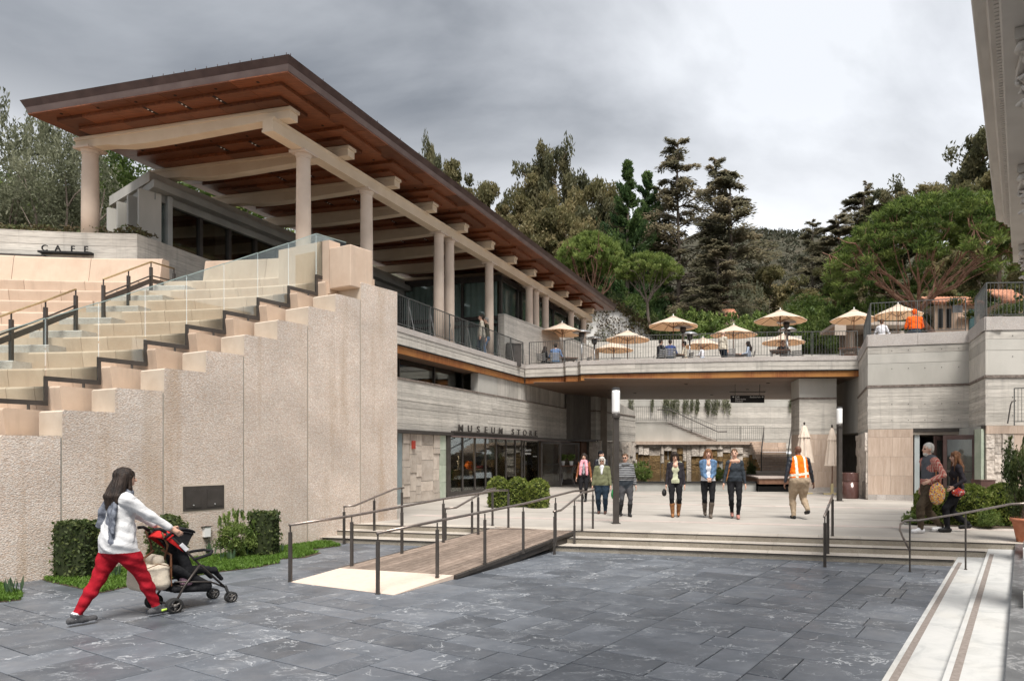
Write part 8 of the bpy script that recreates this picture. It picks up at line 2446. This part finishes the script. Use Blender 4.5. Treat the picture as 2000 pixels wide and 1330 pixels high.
def make_table():
    t = bpy.data.objects.new('terrace_table', None); C.objects.link(t)
    for k in range(6): m = MB(); m.box(-.45, .45, -.45 + k * .15, -.45 + k * .15 + .142, .72, .75); m.build('slat', TEAK, t)
    for sx in (-1, 1):
        for sy in (-1, 1): m = MB(); m.bar((sx * .38, sy * .38, 0), (sx * .38, sy * .38, .72), .05); m.build('leg', GREYF, t)
    m = MB(); m.box(-.41, .41, -.41, .41, .685, .718); m.build('apron', GREYF, t)
    return t
def make_chair():
    t = bpy.data.objects.new('terrace_chair', None); C.objects.link(t)
    for k in range(5): m = MB(); m.box(-.22, .22, -.2 + k * .085, -.2 + k * .085 + .07, .44, .455); m.build('seat_slat', GREYF, t)
    for k in range(4): m = MB(); z = .56 + k * .09; m.box(-.22, .22, -.235 - k * .018, -.22 - k * .018, z, z + .06); m.build('back_slat', GREYF, t)
    for sx in (-1, 1):
        m = MB(); m.tube([(sx * .22, .2, 0), (sx * .22, -.2, .45), (sx * .22, -.29, .92)], .013, 6); m.build('back_leg', GREYF, t)
        m = MB(); m.tube([(sx * .2, -.22, 0), (sx * .2, .2, .44)], .013, 6); m.build('front_leg', GREYF, t)
        m = MB(); m.tube([(sx * .235, -.24, .65), (sx * .235, .16, .64), (sx * .22, .19, .45)], .012, 6); m.build('arm_rest', GREYF, t)
    return t
tb0, ch0 = make_table(), make_chair(); ft = fc = True
GT, GCH = 'slatted tables on the terrace', 'grey slatted terrace chairs'
TBL = [(1108, 32.6, 'slatted table under the leftmost parasol'), (1205, 34.5, 'slatted table in front of the creeper wall'), (1312, 31.4, 'table of the group of three diners'), (1436, 31.5, 'slatted table right of the standing man'), (1524, 30.2, 'slatted table of the man facing the camera'), (1662, 29.6, 'slatted table by the kiosk')]
CH = [(1063, 32.2, -.5, 'chair under the woman in black'), (1085, 32.0, .1, 'chair of the man in the blue shirt'), (1142, 33.0, 2.2, 'empty chair right of the leftmost table'), (1180, 34.2, 1.2, 'empty chair left of the second table'), (1202, 33.6, .1, 'empty chair in front of the second table'), (1240, 34.8, -1.4, 'empty chair right of the second table'),
      (1289, 31.0, .6, 'chair of the man in the black jacket'), (1309, 30.7, .0, 'chair with a white bag, behind the man in blue'), (1340, 31.6, 2.0, 'chair of the diner in beige'), (1424, 30.8, .0, 'empty chair in front of the standing man'), (1462, 31.2, 1.5, 'chair of the woman with a dark cap'), (1552, 30.8, 2.6, 'folded-looking chair right of the facing man')]
for x, d, lb in TBL:
    o = tb0 if ft else copy_tree(tb0); ft = False; o.location = (PX(x, d), d, TZ); o.rotation_euler = (0, 0, .2 + x * .01); tag(o, lb, 'table', GT)
for x, d, rz, lb in CH:
    o = ch0 if fc else copy_tree(ch0); fc = False; o.location = (PX(x, d), d, TZ); o.rotation_euler = (0, 0, rz); tag(o, lb, 'chair', GCH)
def folded(label, x, ytop, ybase, d, wpx, tilt=0.0):
    X = PX(x, d); zt = PZ(ytop, d); t = thing('folded_parasol', label, 'parasol', (X, d, .3), group='folded beige parasols by the pier'); h = zt - .3
    w = wpx * d / FPX / 2
    m = MB(); ng = 40
    def ring(r, z, amp, ph=0.0): return [(r * (1 + amp * cos(8 * 2 * pi * k / ng + ph)) * cos(2 * pi * k / ng), r * (1 + amp * cos(8 * 2 * pi * k / ng + ph)) * sin(2 * pi * k / ng), z) for k in range(ng + 1)]
    m.grid([ring(w * 1.0, h - 1.50, .20), ring(w * .95, h - 1.45, .2), ring(w * .72, h - .9, .2, .3), ring(w * .5, h - .42, .16), ring(w * .28, h - .12, .1), ring(.03, h - .06, 0)]); m.build('canopy', CANVASF, t, smooth=True)
    m = MB(); m.grid([ring(w * .66, h - .52, .16, .6), ring(w * .5, h - .36, .1, .6), ring(w * .2, h - .08, .05), ring(.02, h - .05, 0)]); m.build('vent_cap', CANVASF, t, smooth=True)
    m = MB(); m.tube([(0, 0, .25), (tilt * .5, 0, h - .02)], .022, 8); m.build('pole', TEAK, t); m = MB(); m.lathe([(.02, h - .05), (.035, h - .01), (.04, h + .05), (.0, h + .09)], 8); m.build('finial', METAL, t)
    PALE = MATS.get('pale pine base') or simple('pale pine base', (.55, .46, .26), (.62, .53, .32), 10, .7)
    m = MB(); m.box(-.045, .045, -.045, .045, 0, .42); m.build('base_post', PALE, t)
    m = MB(); m.box(-.32, .32, -.05, .05, .0, .05); m.box(-.05, .05, -.32, -.051, .0, .05); m.box(-.05, .05, .051, .32, .0, .05); m.build('base_cross', PALE, t)
folded('folded beige parasol behind the guard\'s head', 1571, 828, 960, 26.6, 33)
folded('folded beige parasol on a thin pole left of the lamp post', 1625, 833, 962, 26.2, 26, .06)
c = Vector((PX(1108, 33.0), 33.0, .3)); t = thing('side_table', 'small table with potted plants by the store doors', 'table', c.to_tuple(), .3)
m = MB(); m.box(-.4, .4, -.3, .3, .95, 1.0); m.build('top', TEAK, t)
for sx in (-.35, .35):
    m = MB(); m.tube([(sx, -.25, 0), (sx * .6, 0, .5), (sx, .25, .95)], .015, 6); m.build('leg', STEEL, t); m = MB(); m.tube([(sx, .25, 0), (sx * .6, 0, .5), (sx, -.25, .95)], .015, 6); m.build('leg', STEEL, t)
for dx, dz, lb in ((-.2, 1.0, 'left potted plant on the small table by the store doors'), (.2, 1.0, 'right potted plant on the small table by the store doors')):
    p = thing('potted_plant', lb, 'plant', (c.x + dx, c.y - .05, 1.3), group='potted plants by the store doors')
    m = MB(); m.lathe([(.07, 0), (.1, .2), (.09, .2)], 14); m.build('pot', WHITEP, p)
    lf = Leaf(); r_ = np.random.default_rng(3); lf.add(blob((0, 0, .38), (.2, .2, .2), 160, r_, .1), .12, .06, r_); o = bpy.data.objects.new('foliage', lf.mesh('foliage', L_GREEN)); C.objects.link(o); o.parent = p
kk = thing('kiosk', 'small beige kiosk with a flat awning behind the parasol', 'kiosk', (PX(1660, 33), 33, TZ), world=True)
KM = simple('beige kiosk panel', (.36, .31, .26), (.42, .36, .31), 3, .7)
m = MB(); m.box(PX(1655, 34), PX(1665, 34), 33.6, 34.4, TZ, 7.9); m.build('side_panel', KM, kk); m = MB(); m.box(PX(1692, 34), PX(1760, 34), 33.6, 34.4, TZ, 7.9); m.build('side_panel', KM, kk)
m = MB(); m.box(PX(1655, 34), PX(1760, 34), 35.2, 35.4, TZ, 8.2); m.build('back_panel', DARKIN, kk); m = MB(); m.box(PX(1628, 33), PX(1770, 33), 32.6, 35.4, 8.0, 8.16); m.build('roof', KM, kk); m = MB(); m.box(PX(1630, 32.6), PX(1652, 32.6), 32.55, 32.6, 7.5, 8.0); m.build('awning_flap', KM, kk)
m = MB(); m.box(PX(1644, 32), PX(1686, 32), 31.6, 32.2, TZ, 6.5); m.build('counter', TEAK, kk)
o = MB().box(PX(1861, 21.9), PX(1880, 21.9), 21.9, 21.95, PZ(610, 21.9), PZ(596, 21.9)).build('notice_board', DSTEEL); tag(o, 'grey double notice board fixed to the tall railing', 'notice board')
# people on the terrace
GTP = 'people on the upper terrace'
V2 = .016
def seated(label, x, d, yaw, mats, h=1.66, fem=True, hair='short', **kw):
    return person(label, (PX(x, d), d, kw.pop('z', TZ)), yaw, h, V2, GTP, fem=fem, feet=((-.1, .38), (.1, .42)), pelvis=.52, hands=kw.pop('hands', ((-.2, .3, .72), (.2, .3, .72))), mats=mats, hair=hair, lean=kw.pop('lean', .05), **kw)
person('man in a light jacket standing at the terrace railing, nearer one', (SP(-13.13, 27.3).x, 27.3, TZ), -pi / 2 - .3, 1.74, .013, GTP, fem=False, hem=.2, loose=1.15, mats=dict(top=CREAMJ, pants=DKJEAN, hair=HAIRK), hair='short', sleeve_w=1.2)
person('grey-haired man in a dark coat at the railing beside the light jacket', (SP(-13.13, 27.72).x, 27.72, TZ), -pi / 2 - .4, 1.70, .013, GTP, fem=False, mats=dict(top=cl('dark olive coat', (.07, .065, .045)), pants=DENIM, hair=HAIRG), hair='short', hem=.1)
seated('woman in black seated at the leftmost table', 1063, 32.2, 1.0, dict(top=LEGG, pants=LEGG, hair=HAIRK), hair='mid', h=1.6)
seated('man in a blue shirt seated with his back to us', 1085, 32.1, .1, dict(top=BLUESH, pants=DENIM, hair=HAIRK), fem=False, h=1.78)
seated('man in a black jacket and green shirt among the diners', 1289, 31.1, 1.0, dict(top=NAVY, pants=LEGG, hair=HAIRK), fem=False, h=1.8)
seated('man in a blue jacket among the diners, back turned', 1309, 30.9, .1, dict(top=cl('royal blue jacket', (.03, .05, .16), (.05, .08, .2)), pants=DKJEAN, hair=HAIRK), fem=False, h=1.74)
seated('diner in beige with a dark cap right of the table', 1338, 31.6, -1.3, dict(top=CREAMJ, pants=KHAKI, hair=HAIRK), h=1.78)
seated('fair-haired child in a pale top by the railing', 1372, 30.2, -.9, dict(top=WHITET, pants=DENIM, hair=HAIRA), h=1.25, hair='bob')
person('bald man in a cream jacket standing by the tables', (PX(1412, 30.6), 30.6, TZ), .9, 1.66, .014, GTP, fem=False, mats=dict(top=CREAMJ, pants=DKJEAN, hair=HAIRG), hair='bald', hem=.15, loose=1.15, build=1.15)
seated('woman in a pale blue top and dark cap leaning back', 1463, 31.0, -1.3, dict(top=cl('pale blue top', (.42, .5, .62)), pants=LEGG, hair=HAIRK), hair='mid', h=1.66)
seated('man in a dark jumper seated facing us behind a table', 1529, 31.4, pi, dict(top=CHARC, pants=DKJEAN, hair=HAIRK), fem=False, h=1.8)
seated('person in white drinking behind the tall railing', 1722, 26.2, .5, dict(top=WHITET, pants=DKJEAN, hair=HAIRB), h=1.62, z=5.75)
seated('person in an orange jacket and cap with back turned behind the tall railing', 1787, 24.9, .0, dict(top=ORJ, pants=DKJEAN, hair=ORJ), fem=False, h=1.75, build=1.25, loose=1.2, sleeve_w=1.4, z=5.75)
person('assistant seen through the store doors', SP(XS, 33.0, -.9, .303).to_tuple(), 1.2, 1.7, V2, None, fem=False, mats=dict(top=BLUESH, pants=LEGG, hair=HAIRK), hair='short')
